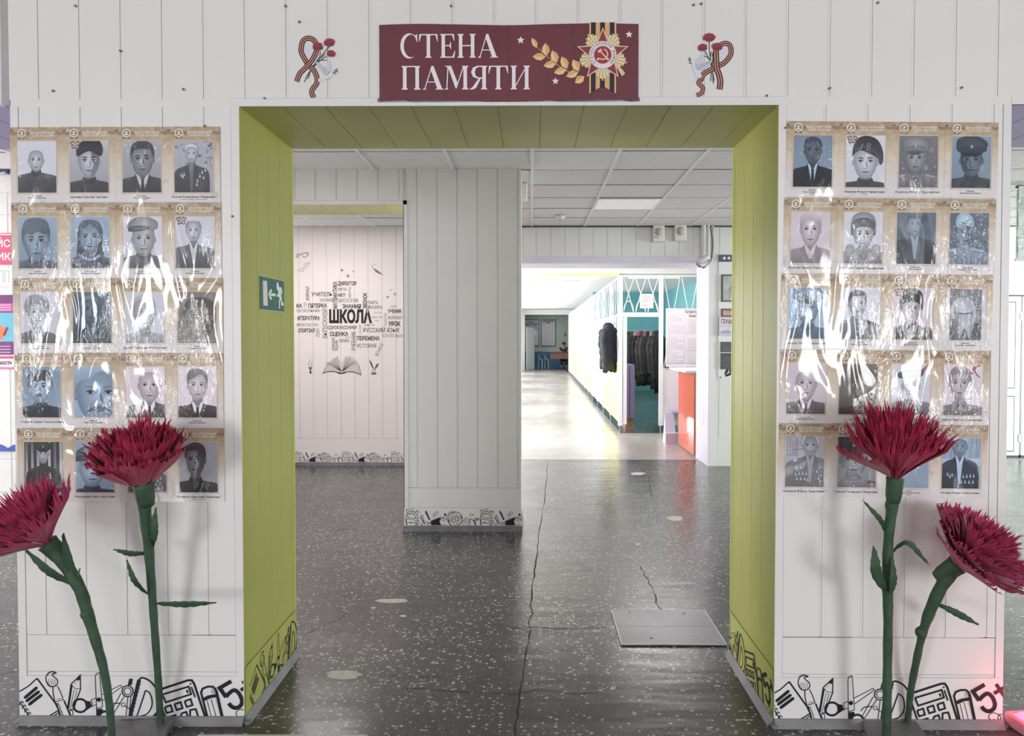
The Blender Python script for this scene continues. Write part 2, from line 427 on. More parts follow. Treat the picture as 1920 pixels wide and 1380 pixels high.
# pillars of the front wall
for nm, a, b, g in (('wall_front_left', XL0, XL1, GX), ('wall_front_right', XR0, XR1, GXR)):
    m = MB()
    m.box(a+.008, b-.008, .0085, DEP-.004, 0, ZC)
    planks(m, TF(0), a+.03, b-.03, zl+.0015, ZP, g)
    m.mi(0).box(a+.03, b-.03, .0005, .0085, 0, zl-.0015)
    m.mi(1).box(a+.03, b-.03, .002, .0086, zl-.0015, zl+.0015)
    m.mi(3).box(b-.03-(.17 if b < 0 else .33), b-.031, .0015, .0087, zl-.0012, zl+.0014) if b < 0 else m.mi(3).box(a+.031, a+.3, .0015, .0087, zl-.0012, zl+.0014)
    if b > 0: m.box(b-.09, b-.031, .0015, .0087, zl-.0012, zl+.0016)
    m.mi(1).box(a+.03, b-.03, -.0004, .0006, zs-.001, zs+.0005)
    m.mi(2)
    for x in (a, b-.03):                                       # corner angles
        m.box(x, x+.03, -.0025, .0006, 0, ZP-(.0 if (x < -1.5 or x > 1.5) else 0)); m.box(x+(.0012 if x == a else .0268), x+(.0028 if x == a else .0288), -.002, .03, 0, ZP)
    m.mi(1).box(a+.0302, a+.0316, -.0012, .0008, 0, ZP); m.box(b-.0316, b-.0302, -.0012, .0008, 0, ZP)
    struct(m, nm, WM)
# header over the portals
m = MB()
m.box(-9, 9, .0085, DEP-.004, ZP+.008, ZC)
planks(m, TF(0), -2.0, 1.86, ZP+.028, ZC, GX)
m.mi(2).box(XL1-.034, XR0+.02, -.0028, .0006, ZP, ZP+.03)
m.mi(1).box(XL1-.034, XR0+.02, -.0005, .0006, ZP+.0302, ZP+.0318)
m.mi(0).box(1.86, 9, 0, .0085, ZP+.008, ZC); m.box(XL0, XL1-.034, .0004, .0085, ZP, ZP+.03); m.box(XR0+.02, 1.86, .0004, .0085, ZP, ZP+.03)
m.mi(2).box(1.822, 9, -.0022, .006, ZP, ZP+.028)
m.mi(4).box(-9, -2.02, .004, .0085, ZP+.008, ZC); m.mi(1).box(-2.03, -2.0, .0, .0085, ZP+.008, ZC)
struct(m, 'wall_front_header', WM)
# yellow reveals and soffit of the middle portal, lilac ones of the side portals
YM = [YELLOW, YSEAM, YELLOW_TRIM, DARK]
for nm, X, sg in (('wall_reveal_left', XL1, -1), ('wall_reveal_right', XR0, 1)):
    m = MB(); T = TX(X, sg)
    planks(m, T, .0, DEP, .30, ZP, [.16, .29, .42, .55], 0, 1, .006, .0012, .0012)
    bx(m, T, 0, DEP, .0006, .008, 0, .30); m.mi(2); bx(m, T, DEP-.012, DEP, -.002, .004, .03, ZP); bx(m, T, 0, .004, -.001, .004, .03, ZP)
    struct(m, nm, YM)
m = MB(); planks(m, TZ(ZP), XL1-.006, XR0+.006, 0, DEP, [XL1+.165*k for k in range(1, 13)], 0, 1, .006, .002, .0015)
struct(m, 'ceiling_portal', [SOFFIT, YSEAM])
LM = [LILAC, SEAM]
m = MB(); planks(m, TZ(ZP), XR1+.02, 6.2, 0, DEP, [XR1+.165*k for k in range(1, 30)], 0, 1, .006, .002, .0015); struct(m, 'ceiling_side_portal', LM)
m = MB(); planks(m, TZ(ZP), -6.2, XL0-.02, 0, DEP, [XL0-.165*k for k in range(1, 30)], 0, 1, .006, .002, .0015); struct(m, 'ceiling_side_portal', LM)
for nm, X, sg in (('wall_side_reveal', XL0, 1), ('wall_side_reveal', XR1, -1)):
    m = MB(); planks(m, TX(X, sg), .03, DEP, 0, ZP, [.2, .4], 0, 1, .006); struct(m, nm, LM)
for x0, x1 in ((-9, -4.9), (4.9, 9)):                           # the next pillars along, outside the frame
    m = MB(); m.box(x0, x1, 0, DEP, 0, ZP+.008); struct(m, 'wall_front_outer', WM)
# grey painted skirting
def skirt(nm, pts, h=.032, t=.014):
    m = MB()
    for (a, b) in zip(pts[:-1], pts[1:]):
        a, b = Vector((*a, 0)), Vector((*b, 0)); d = (b-a).normalized(); n = Vector((d.y, -d.x, 0))
        q = [a, b, b+n*t, a+n*t]
        e = .0
        m.add([q[0]-n*.002, q[1]-n*.002, q[2]+d*t*.9*0+n*.012, q[3]+n*.012, q[0]-n*.002+Vector((0, 0, h)), q[1]-n*.002+Vector((0, 0, h)), q[2]-n*t*.45+Vector((0, 0, h*.92)), q[3]-n*t*.45+Vector((0, 0, h*.92))],
              [(0, 3, 2, 1), (4, 5, 6, 7), (3, 7, 6, 2), (0, 4, 7, 3), (1, 2, 6, 5)])
        m.tube([a+n*.012, a+n*.0121+Vector((0, 0, .012))], .014, 8)
    struct(m, nm, [BASEGREY])
skirt('baseboard_left', [(XL0, 0), (XL1, 0), (XL1, DEP), (XL1-.3, DEP)])
skirt('baseboard_right', [(XR0+.3, DEP), (XR0, DEP), (XR0, 0), (XR1, 0), (XR1, DEP)])

# ------------------------------------------------------------------ floor with its cracks, stone patches and seam
m = MB()
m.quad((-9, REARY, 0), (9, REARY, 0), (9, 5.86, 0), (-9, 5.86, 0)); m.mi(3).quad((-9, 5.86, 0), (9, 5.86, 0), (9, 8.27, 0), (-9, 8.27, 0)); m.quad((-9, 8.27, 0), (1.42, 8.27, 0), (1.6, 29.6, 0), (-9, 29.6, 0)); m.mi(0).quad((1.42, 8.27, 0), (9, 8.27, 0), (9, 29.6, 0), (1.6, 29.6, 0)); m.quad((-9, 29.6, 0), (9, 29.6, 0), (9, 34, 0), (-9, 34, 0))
random.seed(4)
def crack(px, w, jit=.012, n=7):
    P = [fl(*p) for p in px]; q = []
    for a, b in zip(P[:-1], P[1:]):
        for k in range(n):
            p = a.lerp(b, k/n); q.append((p.x+random.uniform(-jit, jit)*(k > 0), p.y+random.uniform(-jit, jit)*(k > 0)))
    q.append((P[-1].x, P[-1].y))
    N = len(q); ws = [w*random.uniform(.35, 1.3) for _ in q]
    L = [(p[0]-ws[i], p[1]) for i, p in enumerate(q)]
    dx = abs(q[-1][0]-q[0][0]) > abs(q[-1][1]-q[0][1])
    A = [(p[0]-(0 if dx else ws[i]), p[1]-(ws[i] if dx else 0), .0007) for i, p in enumerate(q)]
    B = [(p[0]+(0 if dx else ws[i]), p[1]+(ws[i] if dx else 0), .0007) for i, p in enumerate(q)]
    m.mi(1).add(A+B, [(i, i+1, N+i+1, N+i) for i in range(N-1)])
crack([(1027, 866), (1022, 930), (1010, 1000), (1004, 1060), (994, 1135)], .004, .006)
crack([(994, 1135), (1000, 1150), (990, 1168), (996, 1178), (984, 1240), (974, 1300), (966, 1380), (960, 1440)], .0032, .005)
crack([(1200, 1062), (1222, 1100), (1230, 1128), (1240, 1143)], .0032, .008)
crack([(957, 1178), (995, 1176), (1060, 1179), (1138, 1176)], .0025, .006)
crack([(760, 1290), (880, 1299), (975, 1301), (1010, 1292), (1080, 1302), (1130, 1298)], .0014, .006)
crack([(570, 1192), (600, 1175), (640, 1160), (650, 1150)], .002, .006)
crack([(640, 1262), (690, 1265), (760, 1268), (830, 1270)], .0012, .006)
crack([(1195, 868), (1215, 890), (1222, 930)], .003, .01)
crack([(980, 862), (1310, 862)], .006, .002)
crack([(600, 1010), (660, 985), (750, 972)], .002, .01)
crack([(0, 1335), (38, 1322)], .002, .004); crack([(1884, 1268), (1920, 1274)], .002, .004); crack([(0, 1265), (36, 1258)], .0015, .004)
for cx, cy, rx, ry in ((737, 1127, 36, 5), (645, 1265, 37, 9), (1266, 972, 18, 5), (1195, 888, 16, 3), (756, 1155, 7, 2), (700, 1140, 6, 2), (1196, 1020, 5, 2), (1150, 1290, 6, 4)):
    pts = []
    for k in range(14):
        a = 2*pi*k/14; r = random.uniform(.7, 1.05); pts.append(fl(cx+rx*r*cos(a), cy+ry*r*sin(a), .0008))
    m.mi(2).add(pts, [tuple(range(14))])
for k, (cx, cy, s) in enumerate(((110, 1352, 60), (490, 1345, 26))):              # scuffed paint along the skirting
    for j in range(26):
        p = fl(cx+random.gauss(0, s*.5), cy+random.gauss(0, 2.0), .0009); r = random.uniform(.002, .008)
        m.mi(2).add([p+Vector((r*random.uniform(1, 2.5)*cos(2*pi*i/6), r*.5*sin(2*pi*i/6), 0)) for i in range(6)], [tuple(range(6))])
struct(m, 'floor', [FLOOR, mat('crack_dark', (.012, .011, .011), .8), mat('inlaid_stone', (.50, .485, .45), .4, .15, 30), FLOOR2])

# ------------------------------------------------------------------ ceilings
m = MB(); m.box(-9, 9, REARY, .01, ZC+.001, ZC+.1); struct(m, 'ceiling', [CEIL])
m = MB(); random.seed(2)
gx = [.01+.61*k for k in range(-15, 16)]; gy = [.60]+[Y3-.05-.535*k for k in range(9, -1, -1)]
for i in range(len(gx)-1):
    for j in range(len(gy)-1):
        dz = random.uniform(0, .004)
        m.mi(0).box(gx[i]+.004, gx[i+1]-.004, gy[j]+.006, gy[j+1]-.006, 2.80+dz, 2.82)
for x in gx: m.mi(1).box(x-.012, x+.012, .6, Y3, 2.7975, 2.801)
for y in gy[1:]: m.mi(2).box(-9, 9, y-.006, y+.005, 2.8005, 2.803)
m.mi(0).box(-9, 9, .58, Y3B, 2.825, 2.86); m.mi(2).box(-.95, 9, Y3-.03, Y3, 2.79, 2.8)
struct(m, 'ceiling_hall', [CEIL, GRID, mat('tile_gap', (.10, .10, .10), .8)])
m = MB(); m.box(-9, 9, Y3B-.1, 29.7, 2.80, 2.86)
m.mi(1)
for k in range(12): m.box(-.95, 1.5, 7.2+1.8*k, 7.23+1.8*k, 2.792, 2.802)
struct(m, 'ceiling_corridor', [CEIL, GRID])

# ------------------------------------------------------------------ rear and outer walls with the windows the daylight comes through
FRAME = mat('window_frame_white', (.80, .80, .80), .35, .02)
GLASS = NT('window_glass'); GLASS.set(Base_Color=(.9, .95, 1, 1), Roughness=.02, Transmission_Weight=1., IOR=1.05); GLASS = GLASS.m
wn = [0]
def window_wall(nm, T, u0, u1, wins, ztop, zb=.85, zt=2.6, mt=None):
    m = MB(); e = sorted(wins); x = u0
    for a, b in e:
        bx(m, T, x, a, 0, .2, 0, ztop); bx(m, T, a, b, 0, .2, 0, zb); bx(m, T, a, b, 0, .2, zt, ztop); x = b
    bx(m, T, x, u1, 0, .2, 0, ztop); struct(m, nm, [mt or WHITE_HALL])
    for a, b in e:
        wn[0] += 1; f = MB()
        for q in ((a, a+.06, zb, zt), (b-.06, b, zb, zt), (a, b, zb, zb+.06), (a, b, zt-.06, zt), ((a+b)/2-.03, (a+b)/2+.03, zb, zt), (a, b, zt-.55, zt-.5)):
            bx(f, T, q[0], q[1], .08, .14, q[2], q[3])
        o = struct(f, 'window_%d' % wn[0], [FRAME])
window_wall('wall_rear', lambda u, d, w: (u, REARY-d, w), -9, 9, [(-6.9, -4.3), (-1.6, 1.0), (3.7, 6.3)], 2.86)
window_wall('wall_left', lambda u, d, w: (-9-d, u, w), REARY, Y3, [(1., 3.6)], 2.86)
window_wall('wall_right', lambda u, d, w: (9+d, u, w), REARY, Y3B, [(1.5, 5.1)], 2.86)
window_wall('wall_corridor_left', lambda u, d, w: (-.95-d, u, w), Y3B, 29.6, [(6.6+3.7*k, 9.2+3.7*k) for k in range(6)], 2.86)

f = MB()
for q in ((4.15, 4.2, .85, 2.6), (5.2, 5.25, .85, 2.6), (4.2, 5.2, .85, .9), (4.2, 5.2, 2.55, 2.6), (4.68, 4.72, .9, 2.55)): f.box(-4.65, -4.61, *q)
struct(f, 'window_12', [FRAME])  # unseen frame added around the alcove side fill
# ------------------------------------------------------------------ the hall behind: middle pillar and header, back wall
xm0, xm1 = at(757, 700, Y2)[0], at(978, 700, Y2)[0]; zm = Z(383, Y2)
HM = [WHITE_HALL, SEAM, WHITE_TRIM, DARK, BASEGREY]
m = MB(); m.box(xm0+.008, xm1-.004, Y2+.0085, Y2+.45, 0, ZC)
zl2 = Z(915, Y2); zs2 = Z(952, Y2)
GM = [xm0+.106+.1555*k for k in range(7)]
planks(m, TF(Y2), xm0+.03, xm1-.004, zl2+.0015, ZC, GM)
m.mi(0).box(xm0+.03, xm1-.004, Y2+.0005, Y2+.0085, 0, zl2-.0015); m.mi(1).box(xm0+.03, xm1-.004, Y2+.002, Y2+.0086, zl2-.0015, zl2+.0015)
m.mi(3).box(xm0+.03, xm0+.1, Y2+.001, Y2+.0087, zl2-.002, zl2+.002); m.mi(1).box(xm0+.03, xm1-.03, Y2-.0004, Y2+.0006, zs2-.001, zs2+.001)
m.mi(2).box(xm0, xm0+.035, Y2-.003, Y2+.0006, 0, zm+.03); m.box(xm0, xm0+.004, Y2-.003, Y2+.05, 0, zm); m.mi(1).box(xm0+.035, xm0+.0375, Y2-.001, Y2+.001, 0, zm+.03)
m.mi(4).box(xm0-.008, xm1+.006, Y2-.014, Y2+.46, 0, .045); struct(m, 'wall_middle_pillar', HM)
m = MB(); m.box(-9, xm0+.008, Y2+.0085, Y2+.45, zm+.01, ZC); planks(m, TF(Y2), -3.2, xm0, zm+.03, ZC, [xm0-.03-.161*k for k in range(14)])
m.mi(2).box(-3.2, xm0+.03, Y2-.003, Y2+.0006, zm, zm+.03); m.mi(1).box(-3.2, xm0, Y2-.001, Y2+.001, zm+.03, zm+.032)
struct(m, 'wall_middle_header', HM)
m = MB(); planks(m, TZ(zm), -3.2, xm0+.006, Y2, Y2+.45, [xm0-.161*k for k in range(1, 14)], 0, 1, .006, .002, .0015); struct(m, 'ceiling_middle_portal', [mat('soffit_pale', (.70, .70, .30), .45, .03), YSEAM])
m = MB(); m.box(-9, -3.2, Y2, Y2+.45, 0, ZC); struct(m, 'wall_middle_outer', [mat('bay_wall', (.80, .81, .81), .5, .02)])
# back wall with the word cloud
PM = [PINKWALL, mat('pink_seam', (.50, .44, .43), .6), WHITE_TRIM, BASEGREY]
zb3 = Z(822, Y3, 650); zb4 = Z(846, Y3, 650)
m = MB(); m.box(-4.6, -.95, Y3+.0085, Y3B, 0, ZC)
planks(m, TF(Y3), -4.6, -.95, zb3+.002, ZC, [at(560, 600, Y3)[0]+.008+.1625*k for k in range(-11, 12)])
m.mi(0).box(-4.6, -.95, Y3+.0005, Y3+.0085, 0, zb3-.002); m.mi(1).box(-4.6, -.95, Y3+.001, Y3+.0086, zb3-.003, zb3+.003); m.box(-4.6, -.95, Y3-.0005, Y3+.001, zb4-.002, zb4+.002)
m.mi(3).box(-4.6, -.95, Y3-.014, Y3, 0, .04); struct(m, 'wall_back', PM)
m = MB(); zo = 2.372; xo = 2.072
m.box(-.95, xo, Y3+.0085, Y3B, zo+.01, ZC); planks(m, TF(Y3), -.95, xo, zo+.085, ZC, [.063+.166*k for k in range(-6, 13)])
m.mi(2).box(-.95, xo, Y3-.004, Y3B, zo, zo+.085); struct(m, 'wall_back_header', [WHITE_HALL, SEAM, LAVENDER])
RM = [mat('right_wall_panel', (.74, .78, .73), .42, .02, 2), mat('right_seam', (.34, .37, .34), .6), WHITE_TRIM, LAVENDER, mat('lilac_seam', (.42, .38, .55), .6)]
m = MB(); m.box(xo+.008, 5.5, Y3+.0085, Y3B, 0, ZC); planks(m, TF(Y3), xo+.07, 5.5, .32, ZC, [at(1345, 600, Y3)[0]+.02+.33*k for k in range(0, 12)])
m.mi(0).box(xo+.07, 5.5, Y3+.0004, Y3+.0085, 0, .32); m.mi(2).box(xo, xo+.07, Y3-.004, Y3+.001, 0, ZC)
m.mi(3); planks(m, TX(xo, 1), Y3, Y3B, .45, zo, [5.55, 5.65, 5.75, 5.85], 3, 4, .008, .002); m.mi(3).box(xo, xo+.008, Y3, Y3B, 0, .45)
struct(m, 'wall_back_right', RM)
m = MB(); m.box(-9, -4.6, 3.97, 4.07, 0, ZC); 
for q in ((4.07, 4.15, 0, ZC), (5.25, Y3B, 0, ZC), (4.15, 5.25, 0, .85), (4.15, 5.25, 2.6, ZC)): m.box(-4.66, -4.6, *q)
struct(m, 'wall_far_left', [mat('far_left_wall', (.80, .82, .82), .5, .02), BASEGREY])
m = MB(); dx0, dx1 = 5.62, at(1911, 700, 6.06)[0]; dz = Z(556, 6.06, 1900)
m.box(5.5, 9, 6.06, 6.3, dz+.02, ZC); m.box(5.5, dx0-.02, 6.06, 6.3, 0, ZC); m.box(dx1+.95, 9, 6.06, 6.3, 0, ZC); m.box(5.5, 5.51, Y3, 6.1, 0, ZC)
m.mi(1).box(5.5, 9, 6.05, 6.06, dz+.02, dz+.05); struct(m, 'wall_right_back', [mat('door_wall', (.80, .82, .80), .5, .02), WHITE_TRIM])
GASK = mat('door_gasket', (.05, .05, .055), .6)
def pvc_door(nm, a, b, hs):
    m = MB(); m.bbox(a, b, 6.03, 6.09, .03, dz, .006)
    for z0, z1 in ((Z(846, 6.06, 1900), Z(742, 6.06, 1900)), (Z(728, 6.06, 1900), Z(566, 6.06, 1900))):
        i = .07
        m.mi(1).box(a+i, b-i, 6.024, 6.032, z0, z1); m.mi(0).box(a+i+.012, b-i-.012, 6.021, 6.033, z0+.012, z1-.012)
    m.mi(1).box(a, b, 6.04, 6.08, .0, .03)
    for z in (.25, dz-.25): m.mi(0).tube([(b-.004, 6.022, z-.05), (b-.004, 6.022, z+.05)], .012, 8)
    return struct(m, nm, [mat('door_white', (.80, .84, .82), .35, .02), GASK])
pvc_door('door_1', dx0, at(1910, 700, 6.06)[0], 1); pvc_door('door_2', at(1914, 700, 6.06)[0], dx1+.93, 0)
# header of the corridor with its yellow underside, corridor end wall with the far doorway
zh = Z(514, 8.27)
m = MB(); m.box(-.95, 9, 8.22, 8.42, zh, ZC); m.mi(1).box(-.95, 1.38, 8.2, 8.43, zh-.02, zh+.002); struct(m, 'wall_corridor_header', [WHITE_HALL, mat('yellow_beam', (.82, .82, .35), .5)])
m = MB(); fx0, fx1 = -.28, 1.75; fz = Z(590, 29.6, 1020)
m.box(-.95, fx0, 29.6, 29.9, 0, 2.86); m.box(fx0, fx1, 29.6, 29.9, fz, 2.86); m.box(fx1, 9, 29.6, 29.9, 0, 2.86)
m.box(fx0-.1, fx0, 29.57, 29.6, 0, fz+.1); m.box(fx0, fx1, 29.57, 29.6, fz, fz+.1); struct(m, 'wall_corridor_end', [WHITE_HALL])
FARW = [mat('far_room_green', (.42, .48, .45), .6, .04), mat('far_room_blue', (.06, .17, .30), .6, .05)]
m = MB(); m.box(-1.5, 4, 33.2, 33.4, .78, 2.86); m.box(-1.6, -1.5, 29.9, 33.4, .78, 2.86); m.box(4, 4.1, 29.9, 33.4, .78, 2.86)
m.mi(1).box(-1.5, 4, 33.195, 33.4, 0, .78); m.box(-1.6, -1.495, 29.9, 33.4, 0, .78); m.box(3.995, 4.1, 29.9, 33.4, 0, .78); struct(m, 'wall_far_room', FARW)
m = MB(); m.box(-1.6, 4.1, 29.8, 33.4, 2.80, 2.86); struct(m, 'ceiling_far_room', [CEIL])
TEAL = mat('teal_paint', (.15, .40, .43), .5, .04)
m = MB(); m.box(1.75, 3.9, 17., 17.2, 0, 2.86); m.box(3.8, 3.95, 8.42, 29.6, 0, 2.86); struct(m, 'wall_cloakroom', [TEAL])
m = MB(); m.mi(0).box(xo, 6, Y3B, 8.22, 0, 2.86) if False else m.box(5.6, 5.7, Y3B, 8.3, 0, 2.86); struct(m, 'wall_vestibule_right', [WHITE_HALL])
m = MB(); m.box(2.9, 5.7, 8.22, 8.4, 0, 2.86); struct(m, 'wall_cloakroom_front', [WHITE_HALL])
# ------------------------------------------------------------------ memorial sheets: a printed portrait each
def tone(v, t=0):
    return {0: (v*.97, v*.97, v*1.02+2), 1: (v*.83, v*.94, v*1.05+4), 2: (v*1.0, v*.96, v*.93), 3: (v*1.02, v*.97, v*1.02)}[t]
def order_badge(A, x, y, r, c=(118, 96, 98), c2=(205, 196, 196)):
    A.poly([(x+cos(R(18*k+9))*r*(1.1 if k % 4 < 2 else .8), y+sin(R(18*k+9))*r*(1.1 if k % 4 < 2 else .8)) for k in range(20)], c); A.L += 1
    st = [(x+cos(R(90+36*k))*r*(.9 if k % 2 == 0 else .42), y+sin(R(90+36*k))*r*(.9 if k % 2 == 0 else .42)) for k in range(10)]
    A.poly(st, c2); A.ell(x, y, r*.42, r*.42, c, n=12); A.ell(x, y, r*.22, r*.22, c2, n=10)
def medals(A, pts, t, r=.028):
    for x, y in pts:
        A.poly([(x-r*.7, y+r), (x+r*.7, y+r), (x+r*.5, y+r*2.6), (x-r*.5, y+r*2.6)], tone(150, t)); A.ell(x, y, r, r*1.1, tone(205, t), tone(165, t), n=8)
def face(A, hx, hy, w, h, L, t, sd=0, br=90, beard=None, old=0, woman=0, turn=0., look=0):
    g = lambda v: tone(v, t)
    dk = g(L*.62); md = g(L*.82); lo = g(L*.48)
    # ears
    for s in (-1, 1):
        if s*turn < .25: A.ell(hx+s*w*.98, hy-.02*h, w*.13, h*.2, g(L*.9), g(L*.68), n=10)
    # head: one tapering outline, lighter in the middle than at the rim
    P = [(0, 1), (.55, .93), (.9, .6), (.97, .15), (.9, -.3), (.68, -.7), (.34, -.96), (0, -1.02), (-.34, -.96), (-.68, -.7), (-.9, -.3), (-.97, .15), (-.9, .6), (-.55, .93)]
    if woman: P = [(x*(.93 if y < 0 else 1), y) for x, y in P]
    A.blob([(hx+x*w, hy+y*h) for x, y in P], g(min(232, L*1.06)), g(L*.70), 3)
    if sd:                                                                        # the side away from the photographer's lamp
        q = [(.10, .95), (.6, .9), (.93, .55), (.96, .1), (.88, -.35), (.65, -.72), (.3, -.97), (.12, -.8), (.32, -.45), (.42, -.15), (.16, .02), (.25, .35)]
        A.blob([(hx+sd*x*w, hy+y*h) for x, y in q], g(L*.66), g(L*.52), 3)
    c = hx+turn*w*.35
    for s in (-1, 1):
        ex = c+s*w*.42; ey = hy+h*.08
        A.ell(ex, ey+h*.02, w*.30, h*.13, g(L*.45), g(L*.90), n=14)                  # socket
        A.ell(ex, ey, w*.18, h*.05, g(min(228, L*1.1)), n=12); A.ell(ex+look*w*.05, ey, w*.10, h*.058, g(30), n=10)
        A.line([(ex-w*.17, ey+h*.012), (ex-w*.03, ey+h*.058), (ex+w*.12, ey+h*.05), (ex+w*.2, ey+h*.008)], h*.042, g(L*.24))
        A.line([(ex-w*.14, ey-h*.055), (ex+w*.02, ey-h*.085), (ex+w*.15, ey-h*.05)], h*.016, g(L*.7))
        b = ey+h*.17
        A.poly([(ex-s*w*.27, b-h*.05), (ex-s*w*.2, b+h*.05), (ex+s*w*.05, b+h*.07), (ex+s*w*.32, b-h*.01), (ex+s*w*.06, b-h*.002), (ex-s*w*.12, b-h*.03)], g(br))
        if old: A.line([(c+s*w*.24, hy-h*.25), (c+s*w*.42, hy-h*.42), (c+s*w*.45, hy-h*.6)], h*.02, dk, 3)
    # nose
    n = sd or 1
    A.poly([(c+n*w*.05, hy+h*.12), (c+n*w*.12, hy-h*.02), (c+n*w*.2, hy-h*.3), (c+n*w*.07, hy-h*.33), (c+n*w*.03, hy-h*.1)], g(L*.64))
    A.ell(c, hy-h*.29, w*.13, h*.07, g(min(232, L*1.12)), g(L*.96), n=12)
    A.poly([(c-w*.19, hy-h*.33), (c-w*.08, hy-h*.345), (c, hy-h*.37), (c+w*.08, hy-h*.345), (c+w*.19, hy-h*.33), (c+w*.1, hy-h*.385), (c-w*.1, hy-h*.385)], lo)
    # mouth and chin
    m = hy-h*.58
    A.poly([(c-w*.32, m), (c-w*.1, m+h*.045), (c, m+h*.03), (c+w*.1, m+h*.045), (c+w*.32, m), (c, m-h*.012)], g(L*.55))
    A.poly([(c-w*.27, m-h*.005), (c, m-h*.012), (c+w*.27, m-h*.005), (c+w*.13, m-h*.075), (c-w*.13, m-h*.075)], g(L*.7))
    A.line([(c-w*.34, m), (c, m-h*.01), (c+w*.34, m)], h*.028, g(L*.30))
    A.ell(c, m-h*.15, w*.26, h*.04, g(L*.62), g(L*.92), n=12)
    if beard == 'm': A.poly([(c-w*.3, m+h*.05), (c-w*.2, m+h*.15), (c, m+h*.19), (c+w*.2, m+h*.15), (c+w*.3, m+h*.05), (c, m+h*.075)], g(45))
    if beard == 'w': A.poly([(c-w*.62, m-h*.06), (c-w*.4, m+h*.1), (c, m+h*.18), (c+w*.4, m+h*.1), (c+w*.62, m-h*.06), (c+w*.3, m+h*.0), (c, m+h*.06), (c-w*.3, m+h*.0)], g(95))
    if old:
        for k in range(3): A.line([(c-w*.5, hy+h*(.42+.09*k)), (c, hy+h*(.46+.09*k)), (c+w*.5, hy+h*(.42+.09*k))], h*.014, md, 3)
def hair(A, st, hx, hy, w, h, v, t):
    g = lambda q: tone(q, t); c, r = g(v), g(min(215, v*1.3))
    X = lambda pts: [(hx+x*w, hy+y*h) for x, y in pts]
    if st == 'short': A.blob(X([(-1.03, .1), (-1.06, .55), (-.8, 1.0), (0, 1.2), (.8, 1.0), (1.06, .55), (1.03, .1), (.9, .42), (.7, .62), (.2, .68), (-.35, .66), (-.72, .58), (-.9, .4)]), c, r, 3)
    if st == 'back': A.blob(X([(-1.02, .2), (-1.04, .6), (-.75, 1.02), (0, 1.16), (.75, 1.02), (1.04, .6), (1.02, .2), (.88, .55), (.55, .8), (0, .86), (-.55, .8), (-.88, .55)]), c, r, 3)
    if st == 'side': A.blob(X([(-1.04, .1), (-1.1, .6), (-.85, 1.1), (-.2, 1.28), (.6, 1.18), (1.05, .75), (1.04, .1), (.92, .5), (.6, .78), (.1, .82), (-.3, .6), (-.7, .5), (-.92, .35)]), c, r, 3)
    if st == 'big': A.blob(X([(-1.1, .0), (-1.35, .5), (-1.1, 1.1), (-.4, 1.42), (.5, 1.4), (1.15, 1.1), (1.35, .5), (1.15, 0), (.98, .35), (.7, .6), (.2, .66), (-.3, .75), (-.7, .6), (-.95, .3)]), c, r, 4)
    if st == 'fringe': A.blob(X([(-1.05, 0), (-1.12, .6), (-.8, 1.12), (0, 1.25), (.8, 1.12), (1.12, .6), (1.05, 0), (.95, .4), (.6, .42), (.1, .52), (-.3, .36), (-.7, .46), (-.94, .3)]), c, r, 3)
    if st == 'thin': 
        for s in (-1, 1): A.blob(X([(s*1.02, .1), (s*1.08, .5), (s*.8, .95), (s*.6, .95), (s*.82, .55), (s*.92, .2)]), c, r, 3)
